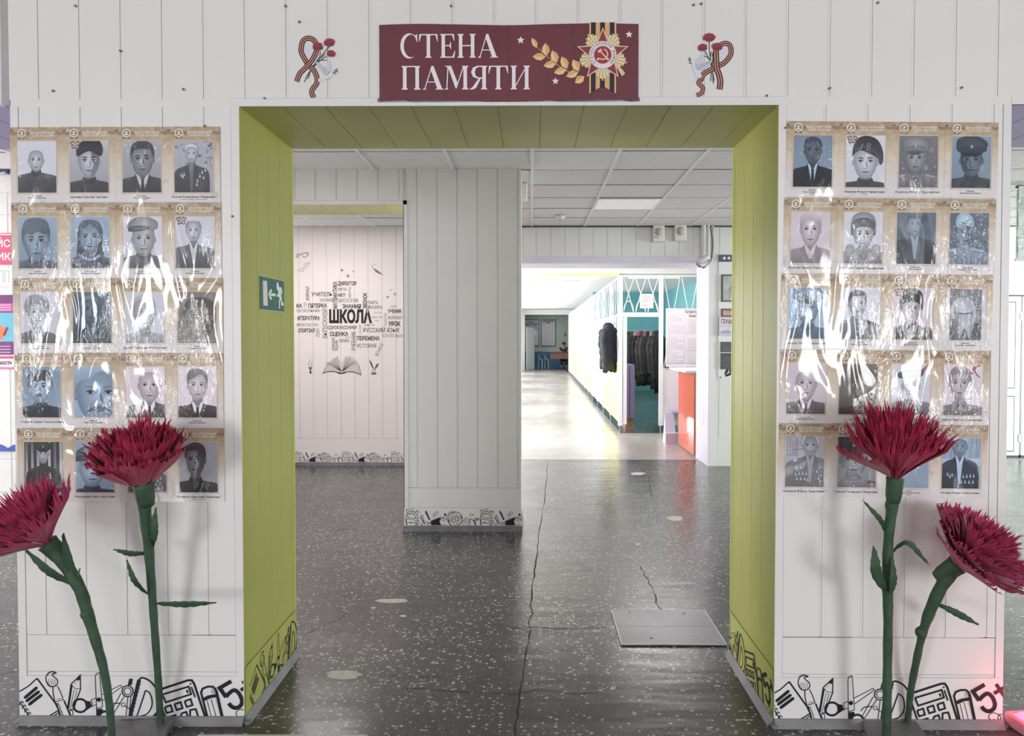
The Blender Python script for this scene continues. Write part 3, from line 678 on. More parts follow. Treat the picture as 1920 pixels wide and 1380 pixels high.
def hat(A, st, hx, hy, w, h, v, t):
    g = lambda q: tone(q, t); c, d, l = g(v), g(v*.6), g(min(225, v*1.35))
    X = lambda pts: [(hx+x*w, hy+y*h) for x, y in pts]
    if st == 'ush':                                                                # fur hat with a turned-up front
        A.blob(X([(-1.18, .35), (-1.3, .8), (-1.05, 1.35), (-.4, 1.62), (.4, 1.62), (1.05, 1.35), (1.3, .8), (1.18, .35), (.6, .52), (0, .56), (-.6, .52)]), l, c, 4)
        A.blob(X([(-1.1, .45), (-1.05, 1.0), (-.5, 1.18), (0, 1.22), (.5, 1.18), (1.05, 1.0), (1.1, .45), (.5, .6), (0, .64), (-.5, .6)]), c, d, 4)
        for s in (-1, 1): A.blob(X([(s*1.1, .6), (s*1.28, .4), (s*1.22, .0), (s*1.05, .0), (s*1.0, .4)]), c, d, 3)
        A.ell(hx, hy+h*1.0, w*.14, w*.14, g(175), g(150), n=10)
    if st == 'tilt':                                                               # fur cap worn to one side
        A.blob(X([(-1.1, .35), (-1.02, 1.0), (-.6, 1.5), (.2, 1.62), (1.0, 1.35), (1.42, .7), (1.45, .05), (1.2, -.15), (1.0, .25), (.4, .5), (-.3, .72), (-.8, .62)]), c, d, 4)
        A.line(X([(-.9, .7), (-.2, .95), (.5, .8), (1.15, .35)]), h*.03, l, 4); A.ring(hx+w*.25, hy+h*1.05, w*.13, w*.05, g(150), 12)
    if st == 'peak':
        A.blob(X([(-1.05, .55), (-1.35, .95), (-1.2, 1.4), (-.3, 1.6), (.6, 1.55), (1.35, 1.2), (1.35, .85), (1.05, .55)]), l, c, 4)
        A.poly(X([(-1.06, .5), (-1.0, .85), (0, .98), (1.0, .85), (1.06, .5), (0, .62)]), c)
        A.poly(X([(-1.0, .52), (-.5, .66), (0, .7), (.5, .66), (1.0, .52), (.7, .34), (0, .28), (-.7, .34)]), d, c)
        A.line(X([(-.95, .56), (0, .73), (.95, .56)]), h*.03, l); A.ell(hx, hy+h*.9, w*.13, w*.15, g(190), g(150), n=10)
    if st == 'flat':
        A.blob(X([(-1.25, .6), (-1.35, .9), (-.8, 1.3), (.2, 1.42), (1.1, 1.15), (1.25, .85), (1.05, .6), (.4, .62), (-.4, .55)]), l, c, 4)
        A.blob(X([(-1.3, .5), (-1.1, .8), (-.3, .85), (.5, .78), (.3, .6), (-.5, .5)]), c, d, 3)
    if st == 'beret': A.blob(X([(-1.45, .7), (-1.4, 1.05), (-.7, 1.2), (.4, 1.32), (1.3, 1.3), (1.45, 1.05), (1.1, .75), (.2, .72), (-.7, .6)]), c, d, 4)
    if st == 'pil':
        A.blob(X([(-1.0, .5), (-1.1, 1.1), (-.6, 1.65), (.1, 1.75), (.9, 1.3), (1.15, .75), (.95, .5), (.2, .62), (-.4, .55)]), l, c, 3)
        A.line(X([(-.2, .62), (.15, 1.0), (.95, 1.15)]), h*.05, d); A.line(X([(-.95, .6), (.1, .8), (1.0, .7)]), h*.03, d); A.ell(hx-w*.25, hy+h*.85, w*.1, w*.13, g(60), n=8)
    if st == 'cap':                                                                # soft dark cap low on the brow
        A.blob(X([(-1.08, .3), (-1.15, .8), (-.7, 1.25), (.2, 1.5), (1.0, 1.3), (1.3, .8), (1.15, .35), (.7, .45), (.1, .66), (-.5, .52)]), c, d, 4)
        A.line(X([(-1.0, .45), (-.2, .72), (.5, .6), (1.1, .45)]), h*.04, d, 3)
def portrait(sp):
    """the photograph on one sheet: unit width, 1.37 high, origin at its lower left"""
    A = Art(2.5e-5, 1.22)
    t = sp.get('t', 0); g = lambda v: tone(v, t)
    b1, b2 = sp['bg']; A.poly([(0, 0), (1, 0), (1, 1.37), (0, 1.37)], g(b1), g(b2))
    rnd = random.Random(sp['seed'])
    if sp.get('pat') == 'rug':
        for k in range(70):
            x, y = rnd.random(), .45+rnd.random()*.92
            A.ring(min(.95, max(.05, x)), min(1.33, y), .03, .014, g(rnd.choice((110, 205, 200, 130))), 7, a0=rnd.random()*360, a1=rnd.random()*360+300)
    elif sp.get('pat') == 'curtain':
        for k in range(7): A.poly([(.02+k*.15, 0), (.10+k*.15, 0), (.085+k*.15, 1.37), (.03+k*.15, 1.37)], g(rnd.choice((185, 200, 150))), g(rnd.choice((120, 90, 170))))
    elif sp.get('pat') == 'fence':
        for k in range(9): A.line([(.03+k*.035, .8), (.02+k*.035, 1.36)], .012, g(110))
        A.line([(0, .95), (.5, 1.0)], .02, g(120))
    elif sp.get('pat') == 'trees':
        for k in range(16):
            x = rnd.random(); A.line([(min(.98, max(.02, x)), .75), (min(.97, max(.03, x+rnd.uniform(-.08, .08))), 1.35)], .012, g(rnd.choice((120, 195, 140))), 0)
        A.poly([(0, .55), (1, .6), (1, .8), (0, .78)], g(200))
    elif sp.get('pat') == 'dark':
        for k in range(14): A.ell(.12+.76*rnd.random(), .2+rnd.random()*1.0, .1, .13, g((b1+b2)/2*rnd.uniform(.8, 1.2)), g((b1+b2)/2), n=12)
    if sp.get('plain'):
        A.line([(.3, .35), (.5, .5), (.62, .32)], .012, g(b1*.8)); return A
    if sp.get('full'):                                                             # a soldier standing full length
        A.poly([(0, 0), (.08, 0), (.08, 1.37), (0, 1.37)], g(205)); A.poly([(.9, 0), (1, 0), (1, 1.37), (.9, 1.37)], g(200))
        A.blob([(.33, .02), (.3, .5), (.32, .72), (.62, .72), (.66, .4), (.6, .02), (.47, .3)], g(185), g(150), 3)
        A.blob([(.27, .68), (.2, .9), (.24, 1.05), (.42, 1.12), (.6, 1.06), (.66, .9), (.64, .68), (.45, .64)], g(195), g(160), 4)
        A.line([(.26, .7), (.45, .68), (.64, .7)], .035, g(80))
        A.line([(.22, 1.0), (.14, .75), (.2, .55)], .085, g(172), 4); A.line([(.64, 1.02), (.72, .7), (.68, .4)], .085, g(172), 4); A.ell(.68, .36, .035, .05, g(150), g(110), n=8)
        A.poly([(.66, .02), (.9, .02), (.9, .42), (.72, .46)], g(70)); A.ell(.42, 1.22, .1, .115, g(190), g(150)); face(A, .42, 1.21, .085, .11, 185, t, 0, 90)
        hat(A, 'pil', .42, 1.2, .085, .11, 120, t); return A
    hx, hy, w, h = sp['hd']; L = sp['L']; cv = sp['cl']; sh = sp['sh']
    # shoulders and neck
    sw = sp.get('sw', .62)
    pts = [(hx-sw, -.02), (hx-sw, sh*.55), (hx-sw*.85, sh*.85), (hx-w*.75, sh+.02), (hx-w*.45, sh+.07), (hx+w*.45, sh+.07), (hx+w*.75, sh+.02), (hx+sw*.85, sh*.85), (hx+sw, sh*.55), (hx+sw, -.02)]
    A.clipbox = 1
    def cb(P): return [(min(1, max(0, x)), min(1.37, max(0, y))) for x, y in P]
    if sp.get('hair') == 'long':
        A.poly(cb(smooth([(hx-w*1.02, hy+h*.3), (hx-w*1.15, hy-h*.5), (hx-w*1.2, hy-h*1.5), (hx-w*.5, hy-h*1.5), (hx+w*.5, hy-h*1.5), (hx+w*1.2, hy-h*1.4), (hx+w*1.1, hy-h*.4), (hx+w*1.02, hy+h*.3)], 3)), g(sp['hv']))
    A.poly([(hx-w*.56, sh-.08), (hx+w*.56, sh-.08), (hx+w*.5, hy-h*.5), (hx-w*.5, hy-h*.5)], g(L*.7), g(L*.55))
    A.poly(cb(smooth(pts, 4)), g(cv*.85), g(min(225, cv*1.12)))
    for s in (-1, 1): A.line(cb([(hx+s*w*.9, sh*.98), (hx+s*w*1.0, sh*.6), (hx+s*w*.75, .02)]), .012, g(cv*.75))
    co = sp.get('co', 'high'); nx = w*.52
    if co in ('tie', 'open', 'bow', 'v'):
        dp = {'tie': .04, 'open': .12, 'bow': .05, 'v': .02}[co]; sv = sp.get('sv', 205)
        A.poly(cb([(hx-nx, sh+.07), (hx+nx, sh+.07), (hx+nx*.25, dp), (hx-nx*.25, dp)]), g(sv*.92), g(sv))
        A.poly([(hx-nx*.8, sh+.1), (hx+nx*.8, sh+.1), (hx+nx*.1, sh-.1), (hx-nx*.1, sh-.1)], g(L*.62))
        for s in (-1, 1):
            A.poly([(hx+s*nx*1.02, sh+.1), (hx+s*nx*.05, sh-.09), (hx+s*nx*.55, sh-.2), (hx+s*nx*1.2, sh-.02)], g(min(226, sv*1.02)))
            A.poly(cb([(hx+s*nx*1.15, sh+.08), (hx+s*nx*1.75, sh-.05), (hx+s*nx*1.1, sh-.3), (hx+s*nx*.28, dp), (hx+s*nx*.75, sh-.12)]), g(cv*.92))
        if co == 'tie':
            A.poly([(hx-.04, sh-.06), (hx+.04, sh-.06), (hx+.03, sh-.13), (hx+.06, .02), (hx-.06, .02), (hx-.03, sh-.13)], g(sp.get('tv', 60)))
        if co == 'bow': A.poly([(hx-.09, sh-.03), (hx-.09, sh-.12), (hx, sh-.08), (hx+.09, sh-.12), (hx+.09, sh-.03), (hx, sh-.06)], g(60))
    elif co == 'high':
        A.blob([(hx-nx*1.1, sh+.1), (hx, sh+.03), (hx+nx*1.1, sh+.1), (hx+nx*1.15, sh-.02), (hx, sh-.1), (hx-nx*1.15, sh-.02)], g(cv*.8), g(cv*.95), 3)
    elif co == 'tunic':
        A.blob([(hx-nx*1.15, sh+.1), (hx, sh+.02), (hx+nx*1.15, sh+.1), (hx+nx*1.2, sh), (hx, sh-.09), (hx-nx*1.2, sh)], g(cv*1.1), g(cv*.8), 3)
        A.line([(hx, sh-.06), (hx+.01, .0)], .014, g(cv*.6))
        for k in range(4): A.ell(hx+.012, max(.04, sh-.16-.14*k), .018, .02, g(min(220, cv*1.9)), n=8)
        for s in (-1, 1): A.poly(cb([(hx+s*w*1.0, sh*.99), (hx+s*sw*.8, sh*.86), (hx+s*sw*.82, sh*.78), (hx+s*w*1.0, sh*.9)]), g(min(210, cv*1.4)))
    elif co == 'fur':
        for k in range(14):
            a = pi*(1.0+k/13); A.ell(min(.87, max(.13, hx+cos(a)*w*1.35)), max(.13, sh+.02+sin(a)*.24), .12, .12, g(185+rnd.uniform(-18, 15)), g(150), n=12)
        A.ell(hx, sh-.2, .12, .13, g(110), g(140), n=12)
    elif co == 'lace':
        for k in range(9): A.ell(hx-w*.8+w*.2*k, sh+.02-.1*sin(pi*k/8), .035, .03, g(205), g(160), n=8)
    if sp.get('strap'): A.poly(cb([(hx+w*1.1, sh+.0), (hx+sw*.95, sh*.75), (hx+sw*.95, sh*.62), (hx+w*1.0, sh-.08)]), g(cv*.55)); 
    face(A, hx, hy, w, h, L, t, sp.get('sd', 0), sp.get('br', 80), sp.get('beard'), sp.get('old', 0), sp.get('woman', 0), sp.get('turn', 0))
    if sp.get('hair') == 'long':
        X = lambda P: [(hx+x*w, hy+y*h) for x, y in P]
        A.blob(X([(-1.04, -.2), (-1.12, .5), (-.75, 1.1), (0, 1.24), (.75, 1.1), (1.12, .5), (1.04, -.2), (.9, .3), (.5, .68), (0, .92), (-.5, .68), (-.9, .3)]), g(sp['hv']), g(sp['hv']*1.4), 3)
    elif sp.get('hair'): hair(A, sp['hair'], hx, hy, w, h, sp.get('hv', 70), t)
    if sp.get('hat'): hat(A, sp['hat'], hx, hy, w, h, sp.get('tv2', 80), t)
    if sp.get('med'): medals(A, sp['med'], t)
    if sp.get('order') == 1: order_badge(A, .15, 1.24, .13)
    if sp.get('order') == 2:
        for k in range(5): A.ell(.9-.045*k, 1.3-.012*k*k, .05, .03, (168, 92, 105), n=8, rot=40*k)
        A.line([(.75, 1.3), (.82, 1.1), (.93, 1.0)], .03, (150, 80, 95), 3)
    if sp.get('order') == 3: A.poly([(.78, 1.2), (.98, 1.36), (1, 1.3), (.86, 1.14)], (165, 95, 110))
    return A
def clamp_art(A, x0, x1, y0, y1):
    A.clip = [((x0, 0, 0), (-1, 0, 0)), ((x1, 0, 0), (1, 0, 0)), ((0, 0, y0), (0, 0, -1)), ((0, 0, y1), (0, 0, 1))]

CW, CH = .2036, .289
def header_art():
    """ribbon, round emblem and the two lines of heading printed along the top of every sheet"""
    A = Art(2.5e-5, 1.22); d = (112, 90, 74); p = (240, 230, 220)
    def waves(x0, x1, curl):
        for k in range(3):
            y = -.093-.022*k*.9
            P = [(x0+(x1-x0)*i/6, y+.008*sin(i*1.1+.4)) for i in range(7)]
            A.line(P, .0095, d, 2)
        if curl: A.poly([(x0, -.05), (x0+.05, -.04), (x0+.055, -.075), (x0+.02, -.07), (x0, -.1)], d)
    waves(.004, .145, 1); waves(.30, .36, 0); waves(.87, .996, 0)
    A.ring(.222, -.113, .073, .017, p, 22); A.ell(.222, -.113, .06, .06, (150, 124, 98), n=18)
    A.poly([(.19, -.15), (.2, -.09), (.23, -.075), (.25, -.1), (.235, -.12), (.262, -.15)], p); A.line([(.19, -.11), (.26, -.13)], .012, d)
    for s in (-1, 1): A.poly([(.222+s*.01, -.19), (.222+s*.06, -.185), (.222+s*.075, -.215), (.222+s*.05, -.205), (.222+s*.03, -.222)], d)
    A.text('БЕССМЕРТНЫЙ', .612, -.122, .040, p, 'C', .45, .012); A.text('ПОЛК РОССИИ', .612, -.178, .040, p, 'C', .42, .012)
    return A
HEAD = header_art()
CARDS = []
def sheet(x, z, w, rot, sp, label, group, idx):
    o = MB()
    n = 6; k = w/CW                                                # slightly cockled laminated paper
    rnd = random.Random(idx*7+1); ph = [rnd.uniform(0, 6) for _ in range(4)]
    V = []; N = n+1
    for j in range(N):
        for i in range(N):
            u, v = i/n, j/n
            V.append((CW*u, 0, -CH*v))
    o.add(V, [(j*N+i, (j+1)*N+i, (j+1)*N+i+1, j*N+i+1) for j in range(n) for i in range(n)])
    o.add([(-.001, .0005, .001), (CW+.001, .0005, .001), (CW+.001, .0005, -CH-.001), (-.001, .0005, -CH-.001)], [(0, 1, 2, 3)])
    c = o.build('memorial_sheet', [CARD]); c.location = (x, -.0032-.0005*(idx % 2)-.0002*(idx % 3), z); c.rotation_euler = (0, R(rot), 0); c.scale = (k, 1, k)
    tag(c, label, 'portrait sheet', group)
    P = portrait(dict(sp, seed=idx)); clamp_art(P, .137*CW, .873*CW, -.872*CH, -.185*CH)
    pw = .736*CW
    ph_ = P.build('portrait_photo', LAMPRINT, c, (0, -.0004, 0), None, pw, (.137/.736, -.872*CH/pw))
    F = Art(2.5e-5, 1.22)
    a, b, e, f = .118*CW, .892*CW, -.888*CH, -.170*CH
    F.line([(a, e), (b, e), (b, f), (a, f)], .0009, (120, 100, 82), closed=True); F.line([(a+.0016, e+.0016), (b-.0016, e+.0016), (b-.0016, f-.0016), (a+.0016, f-.0016)], .0022, (214, 198, 176), closed=True)
    F.build('photo_border', LAMPRINT, c, (0, -.0003, 0))
    cap = sp['cap']; T = Art(2.5e-5, 1.1); ink = (58, 54, 56)
    if isinstance(cap, str): T.text(cap, CW*.5, -CH*.945, .0085, ink, 'C', CW*min(.84, .031*len(cap)+.1), .018)
    else:
        T.text(cap[0], CW*.5, -CH*.922, .0052, ink, 'C', None, .02); T.text(cap[1], CW*.5, -CH*.949, .0052, ink, 'C', None, .02)
    if len(sp.get('rank', '')): T.text(sp['rank'], CW*.5, -CH*.972, .0038, ink, 'C', None, .005)
    T.build('caption', LAMPRINT, c, (0, -.0003, 0))
    if CARDS: h = CARDS[0].copy(); col.objects.link(h); h.parent = c
    else: h = HEAD.build('sheet_heading', LAMPRINT, c, (0, -.0003, 0), None, CW); CARDS.append(h)
    return c
S = lambda **k: k
TL = [
 S(bg=(205, 212), hd=(.48, .82, .2, .27), L=205, cl=78, sh=.5, old=1, br=80, cap=('Козлодаев', 'Кузьма Чавдурович'), sd=0),
 S(bg=(150, 190), hd=(.5, .8, .28, .4), L=198, cl=72, sh=.3, sd=1, hat='cap', tv2=72, order=1, br=60, cap='Демин Сергей Титович'),
 S(bg=(150, 172), hd=(.52, .84, .29, .42), L=150, cl=78, sh=.4, hair='short', hv=62, br=48, co='tie', sv=190, tv=62, cap=('Евтушенко', 'Николай Иванович'), rank='Старший сержант'),
 S(bg=(165, 175), pat='rug', hd=(.44, .98, .15, .22), L=208, cl=80, sh=.68, sw=.46, co='v', sv=112, br=165, hair='back', hv=205, med=[(.18, .42), (.25, .44), (.22, .38), (.72, .5), (.66, .4), (.76, .36), (.6, .28), (.58, .18), (.8, .55)], cap='Коков Ксенофонт Иванович', rank='Старшина командир стрелкового взвода'),
 S(t=1, bg=(150, 178), hd=(.45, .68, .33, .5), L=168, cl=105, sh=.2, hair='fringe', hv=86, br=66, cap=('Гордиенко', 'Михаил Алексеевич')),
 S(t=1, bg=(165, 178), hd=(.5, .78, .29, .38), L=176, cl=92, sh=.3, hair='long', hv=78, woman=1, co='lace', br=82, cap=('Пономаренко', 'Екатерина Васильевна')),
 S(bg=(200, 210), hd=(.52, .74, .3, .42), L=188, cl=112, sh=.32, hat='flat', tv2=122, old=1, br=120, cap=('Савельева', 'Мария Кирилловна')),
 S(bg=(196, 205), hd=(.46, .95, .19, .27), L=205, cl=106, sh=.58, co='open', sv=208, order=1, br=130, hair='thin', hv=120, cap=('Петрякин', 'Дмитрий Васильевич')),
 S(bg=(198, 206), hd=(.42, .78, .24, .34), L=204, cl=104, sh=.3, hair='big', hv=112, br=120, turn=.3, co='open', sv=190, cap=('Казакевич', 'Григорий Никитович'), sw=.5),
 S(t=1, bg=(88, 110), pat='dark', hd=(.46, .86, .22, .32), L=128, cl=78, sh=.42, hair='back', hv=110, br=80, co='tie', sv=140, tv=82, cap=('Гришулин', 'Александр Павлович'), turn=.2),
 S(bg=(204, 208), hd=(.49, .78, .28, .42), L=200, cl=158, sh=.26, hair='back', hv=150, br=120, cap='Орлов Григорий Фёдорович'),
 S(bg=(130, 125), pat='dark', hd=(.58, .6, .4, .5), L=152, cl=150, sh=.08, hair='short', hv=70, br=66, turn=.5, sd=1, t=2, cap=('Стомин', 'Василий Алексеевич')),
 S(t=1, bg=(165, 150), hd=(.46, .78, .29, .38), L=192, cl=56, sh=.3, hair='fringe', hv=56, br=40, beard='m', turn=-.2, cap='Осипов Павел Петросович'),
 S(t=1, bg=(178, 182), hd=(.6, .6, .56, .72), L=180, cl=140, sh=-.1, hair='side', hv=150, br=128, beard='w', turn=.3, old=1, cap=('Дубинин', 'Иван Александрович')),
 S(t=3, bg=(206, 210), hd=(.6, .82, .28, .42), L=206, cl=84, sh=.36, hair='back', hv=182, br=165, co='tie', sv=212, tv=70, old=1, cap=('Емельяненко', 'Ефим Яковлевич')),
 S(t=3, bg=(208, 206), hd=(.5, .82, .25, .36), L=202, cl=72, sh=.33, hair='side', hv=88, br=95, co='tie', sv=214, tv=52, cap=('Пантелеев', 'Николай Павлович')),
 S(bg=(52, 60), pat='curtain', hd=(.5, 1.0, .15, .22), L=178, cl=50, sh=.68, sw=.46, hat='peak', tv2=50, co='tunic', br=55, med=[(.68, .45), (.69, .38)], cap=('Маркарян', 'Ваган Арамович')),
 S(t=1, bg=(172, 178), hd=(.42, .6, .34, .44), L=192, cl=78, sh=.08, hat='flat', tv2=92, br=72, turn=.15, cap='Маркарян Ашот Акопович'),
 S(bg=(172, 178), hd=(.45, .9, .2, .28), L=190, cl=112, sh=.55, hair='thin', hv=190, co='tie', med=[(.7, .35), (.78, .3), (.74, .2), (.84, .22), (.8, .1), (.9, .12), (.86, .36)], cap=('Шахов', 'Пётр Ильич'), br=150),
 S(bg=(150, 172), hd=(.42, .84, .26, .4), L=140, cl=58, sh=.3, hair='short', hv=62, sd=1, br=60, turn=-.3, cap='Куликов Николай Иванович', rank='Рядовой, артиллерист'),
]
TR = [
 S(t=1, bg=(155, 142), hd=(.5, .92, .22, .32), L=112, cl=42, sh=.52, hair='back', hv=58, br=46, co='tie', sv=200, tv=40, cap=('Митяев', 'Иван Кондратьевич'), rank='Рядовой'),
 S(bg=(206, 212), hd=(.5, .64, .31, .42), L=205, cl=76, sh=.14, hat='tilt', tv2=82, order=1, br=85, cap='Авдеев Федор Никитович', rank='Старшина'),
 S(bg=(98, 122), pat='dark', hd=(.42, .74, .25, .36), L=160, cl=118, sh=.34, hat='peak', tv2=116, br=98, co='tunic', cap='Рудяков Фёдор Парионович'),
 S(t=1, bg=(140, 160), hd=(.5, .7, .29, .4), L=128, cl=70, sh=.26, hat='peak', tv2=66, br=62, sd=-1, cap=('Гаврилов', 'Прокопий Тимофеевич')),
 S(t=3, bg=(200, 196), hd=(.5, .85, .26, .4), L=206, cl=142, sh=.4, hair='short', hv=150, br=150, co='open', sv=190, cap='Яровой Кирилл Миронович'),
 S(bg=(208, 210), hd=(.5, .74, .25, .36), L=206, cl=140, sh=.36, hat='ush', tv2=130, co='fur', br=92, cap='Морозов Абрам Михайлович'),
 S(t=1, bg=(92, 112), pat='dark', hd=(.46, 1.0, .18, .26), L=165, cl=74, sh=.66, hair='short', hv=62, br=66, co='open', sv=158, cap=('Кононенко', 'Пётр Семёнович')),
 S(t=1, bg=(98, 110), pat='dark', hd=(.38, .8, .21, .32), L=165, cl=142, sh=.42, hat='pil', tv2=172, sd=1, br=62, co='tunic', turn=.2, cap=('Колодяжный', 'Василий Николаевич'), rank='Рядовой'),
 S(t=1, bg=(195, 188), hd=(.5, .78, .28, .4), L=186, cl=122, sh=.3, hat='peak', tv2=128, br=130, cap='Быков Пётр Маркелович'),
 S(bg=(208, 212), hd=(.42, .9, .22, .32), L=196, cl=135, sh=.5, hair='short', hv=80, co='tunic', strap=1, br=110, cap=('Каньшин', 'Андрей Васильевич'), rank='Рядовой'),
 S(t=3, bg=(196, 202), hd=(.45, .78, .23, .34), L=192, cl=92, sh=.36, hat='ush', tv2=58, order=1, co='tunic', br=92, turn=.15, cap=('Воробьёв', 'Николай Кондратович')),
 S(bg=(92, 118), full=1, cap=('Денисов', 'Александр Семёнович')),
 S(t=3, bg=(190, 194), hd=(.5, .78, .27, .4), L=200, cl=105, sh=.32, hair='back', hv=170, co='tie', tv=80, br=150, cap=('Васильев', 'Сергей Васильевич')),
 S(t=2, bg=(98, 112), hd=(.56, .72, .32, .44), L=152, cl=78, sh=.2, hair='side', hv=72, sd=-1, br=72, co='open', sv=120, cap=('Чистяков', 'Иван Афанасьевич')),
 S(bg=(206, 208), hd=(.5, .74, .23, .34), L=207, cl=128, sh=.36, hat='beret', tv2=128, br=130, order=3, cap='Голубев Пётр Семёнович'),
 S(t=3, bg=(200, 208), hd=(.42, .82, .27, .4), L=192, cl=122, sh=.28, hair='short', hv=110, br=105, order=2, turn=-.1, cap='Ершов Виктор Семенович'),
 S(bg=(175, 190), pat='fence', hd=(.64, 1.08, .2, .25), L=205, cl=122, sh=.78, sw=.66, hair='thin', hv=212, old=1, br=150, co='open', sv=165, med=[(.27, .5), (.4, .5), (.27, .32), (.36, .34), (.45, .34), (.54, .33), (.3, .2), (.4, .2), (.5, .2), (.57, .18), (.88, .5), (.82, .4), (.92, .3), (.86, .22), (.9, .15)], cap='Денисов Фёдор Андреевич'),
 S(bg=(140, 150), hd=(.42, .72, .36, .44), L=160, cl=128, sh=.2, hat='peak', tv2=62, co='tunic', br=58, strap=1, cap='Гурков Поликарп Иванович'),
 S(t=1, bg=(165, 172), plain=1, cap=('Козлов', 'Дмитрий Константинович'), rank='Рядовой'),
 S(t=1, bg=(165, 182), pat='trees', hd=(.45, 1.08, .19, .25), L=168, cl=62, sh=.78, sw=.5, hair='back', hv=200, old=1, br=110, co='open', sv=210, med=[(.14, .36), (.2, .3), (.26, .34), (.55, .3), (.64, .31), (.73, .32), (.82, .32), (.5, .16), (.6, .16), (.7, .16), (.8, .16), (.42, .05)], cap='Исаев Иван Алексеевич'),
]
LBL = ['portrait of a bald old man in a dark high-necked top', 'young man in a soft dark cap with an order at the corner', 'portrait of a thick-haired man in dark suit and dark tie', 'portrait of a white-haired veteran before a patterned rug',
 'bluish portrait, dark fringe, its upper corner crossed by glare', 'bluish portrait of a young woman with parted long dark hair', 'portrait of an elderly person in a wide flat cap', 'pale portrait with an open light shirt and an order at the corner',
 'portrait of a smiling man with bushy wavy hair', 'dark bluish portrait of a man in jacket and tie, dark ground', 'pale washed-out portrait of a short-haired man in a grey top', 'close-up of a frowning dark-haired face filling the photo',
 'bluish portrait of a man with short moustache and fringe', 'pale blue close-up of a smiling man with wide moustache', 'very pale portrait of an old man in suit and dark tie', 'pinkish portrait of a man in black suit with a thin dark tie',
 'portrait of a soldier in dark buttoned uniform before curtains', 'bluish portrait of a man in soft cap beside the tall carnation', 'portrait almost hidden by the tall carnation, medals at its corner', 'dim portrait of a young man with half his face in shade']
LBR = ['bluish portrait of a man in black suit, first of the top row', 'portrait of a young soldier in a tilted dark cap with an order', 'dark grey portrait of a young man in a peaked cap', 'bluish dark portrait of a man in a dark peaked cap',
 'very pale portrait blurred by glare, dark hair at its top', 'portrait of a man in a fur hat and fur collar', 'dark blue portrait of a man in jacket and open shirt', 'blue portrait of a sunlit soldier in a pale side cap',
 'portrait of a man in a cap almost lost under glare', 'glare-covered portrait with a shoulder strap showing', 'portrait of a man in a tall black fur hat with an order', 'full-length photo of a soldier standing in pale uniform',
 'glare-covered pale portrait of a man in dark suit and tie', 'brownish portrait of a dark-haired young man, one cheek shaded', 'pale portrait of a man in a round beret with ribbon corner', 'portrait of a short-haired boy with red ornament at the corner',
 'photo of a white-haired veteran wearing many medals by a fence', 'portrait of an officer in a dark peaked cap beside the red carnation', 'plain bluish print mostly hidden behind the red carnation', 'bluish photo of a grey-haired veteran in dark jacket among trees']
rowsL = [(239, 20, 413), (381, 22, 415), (522, 26, 418), (662, 29, 419), (803, 33, 421)]
for r, (py, xa, xb) in enumerate(rowsL):
    a, b = at(xa, py)[0], at(xb, py)[0]; z = at(220, py)[1]; p = (b-a)/4
    for c in range(4):
        i = r*4+c; sheet(a+p*c, z+.0006*(c % 2), p-.0004, [.0, .15, -.1, .1][(i*3) % 4], TL[i], 'left-pillar memorial sheet, '+LBL[i], 'memorial sheets on the left pillar', i)
rowsR = [(228, 1474.5, 1871), (371, 1470, 1867), (513, 1465, 1861), (655, 1462.5, 1855), (792, 1460, 1852)]
for r, (py, xa, xb) in enumerate(rowsR):
    a, b = at(xa, py)[0], at(xb, py)[0]; z = at(1475, py)[1]; p = (b-a)/4
    for c in range(4):
        i = r*4+c; sheet(a+p*c, z-.0018*c, p-.0004, .5+[.0, .15, -.1, .1][(i*3) % 4], TR[i], 'right-pillar memorial sheet, '+LBR[i], 'memorial sheets on the right pillar', i+20)
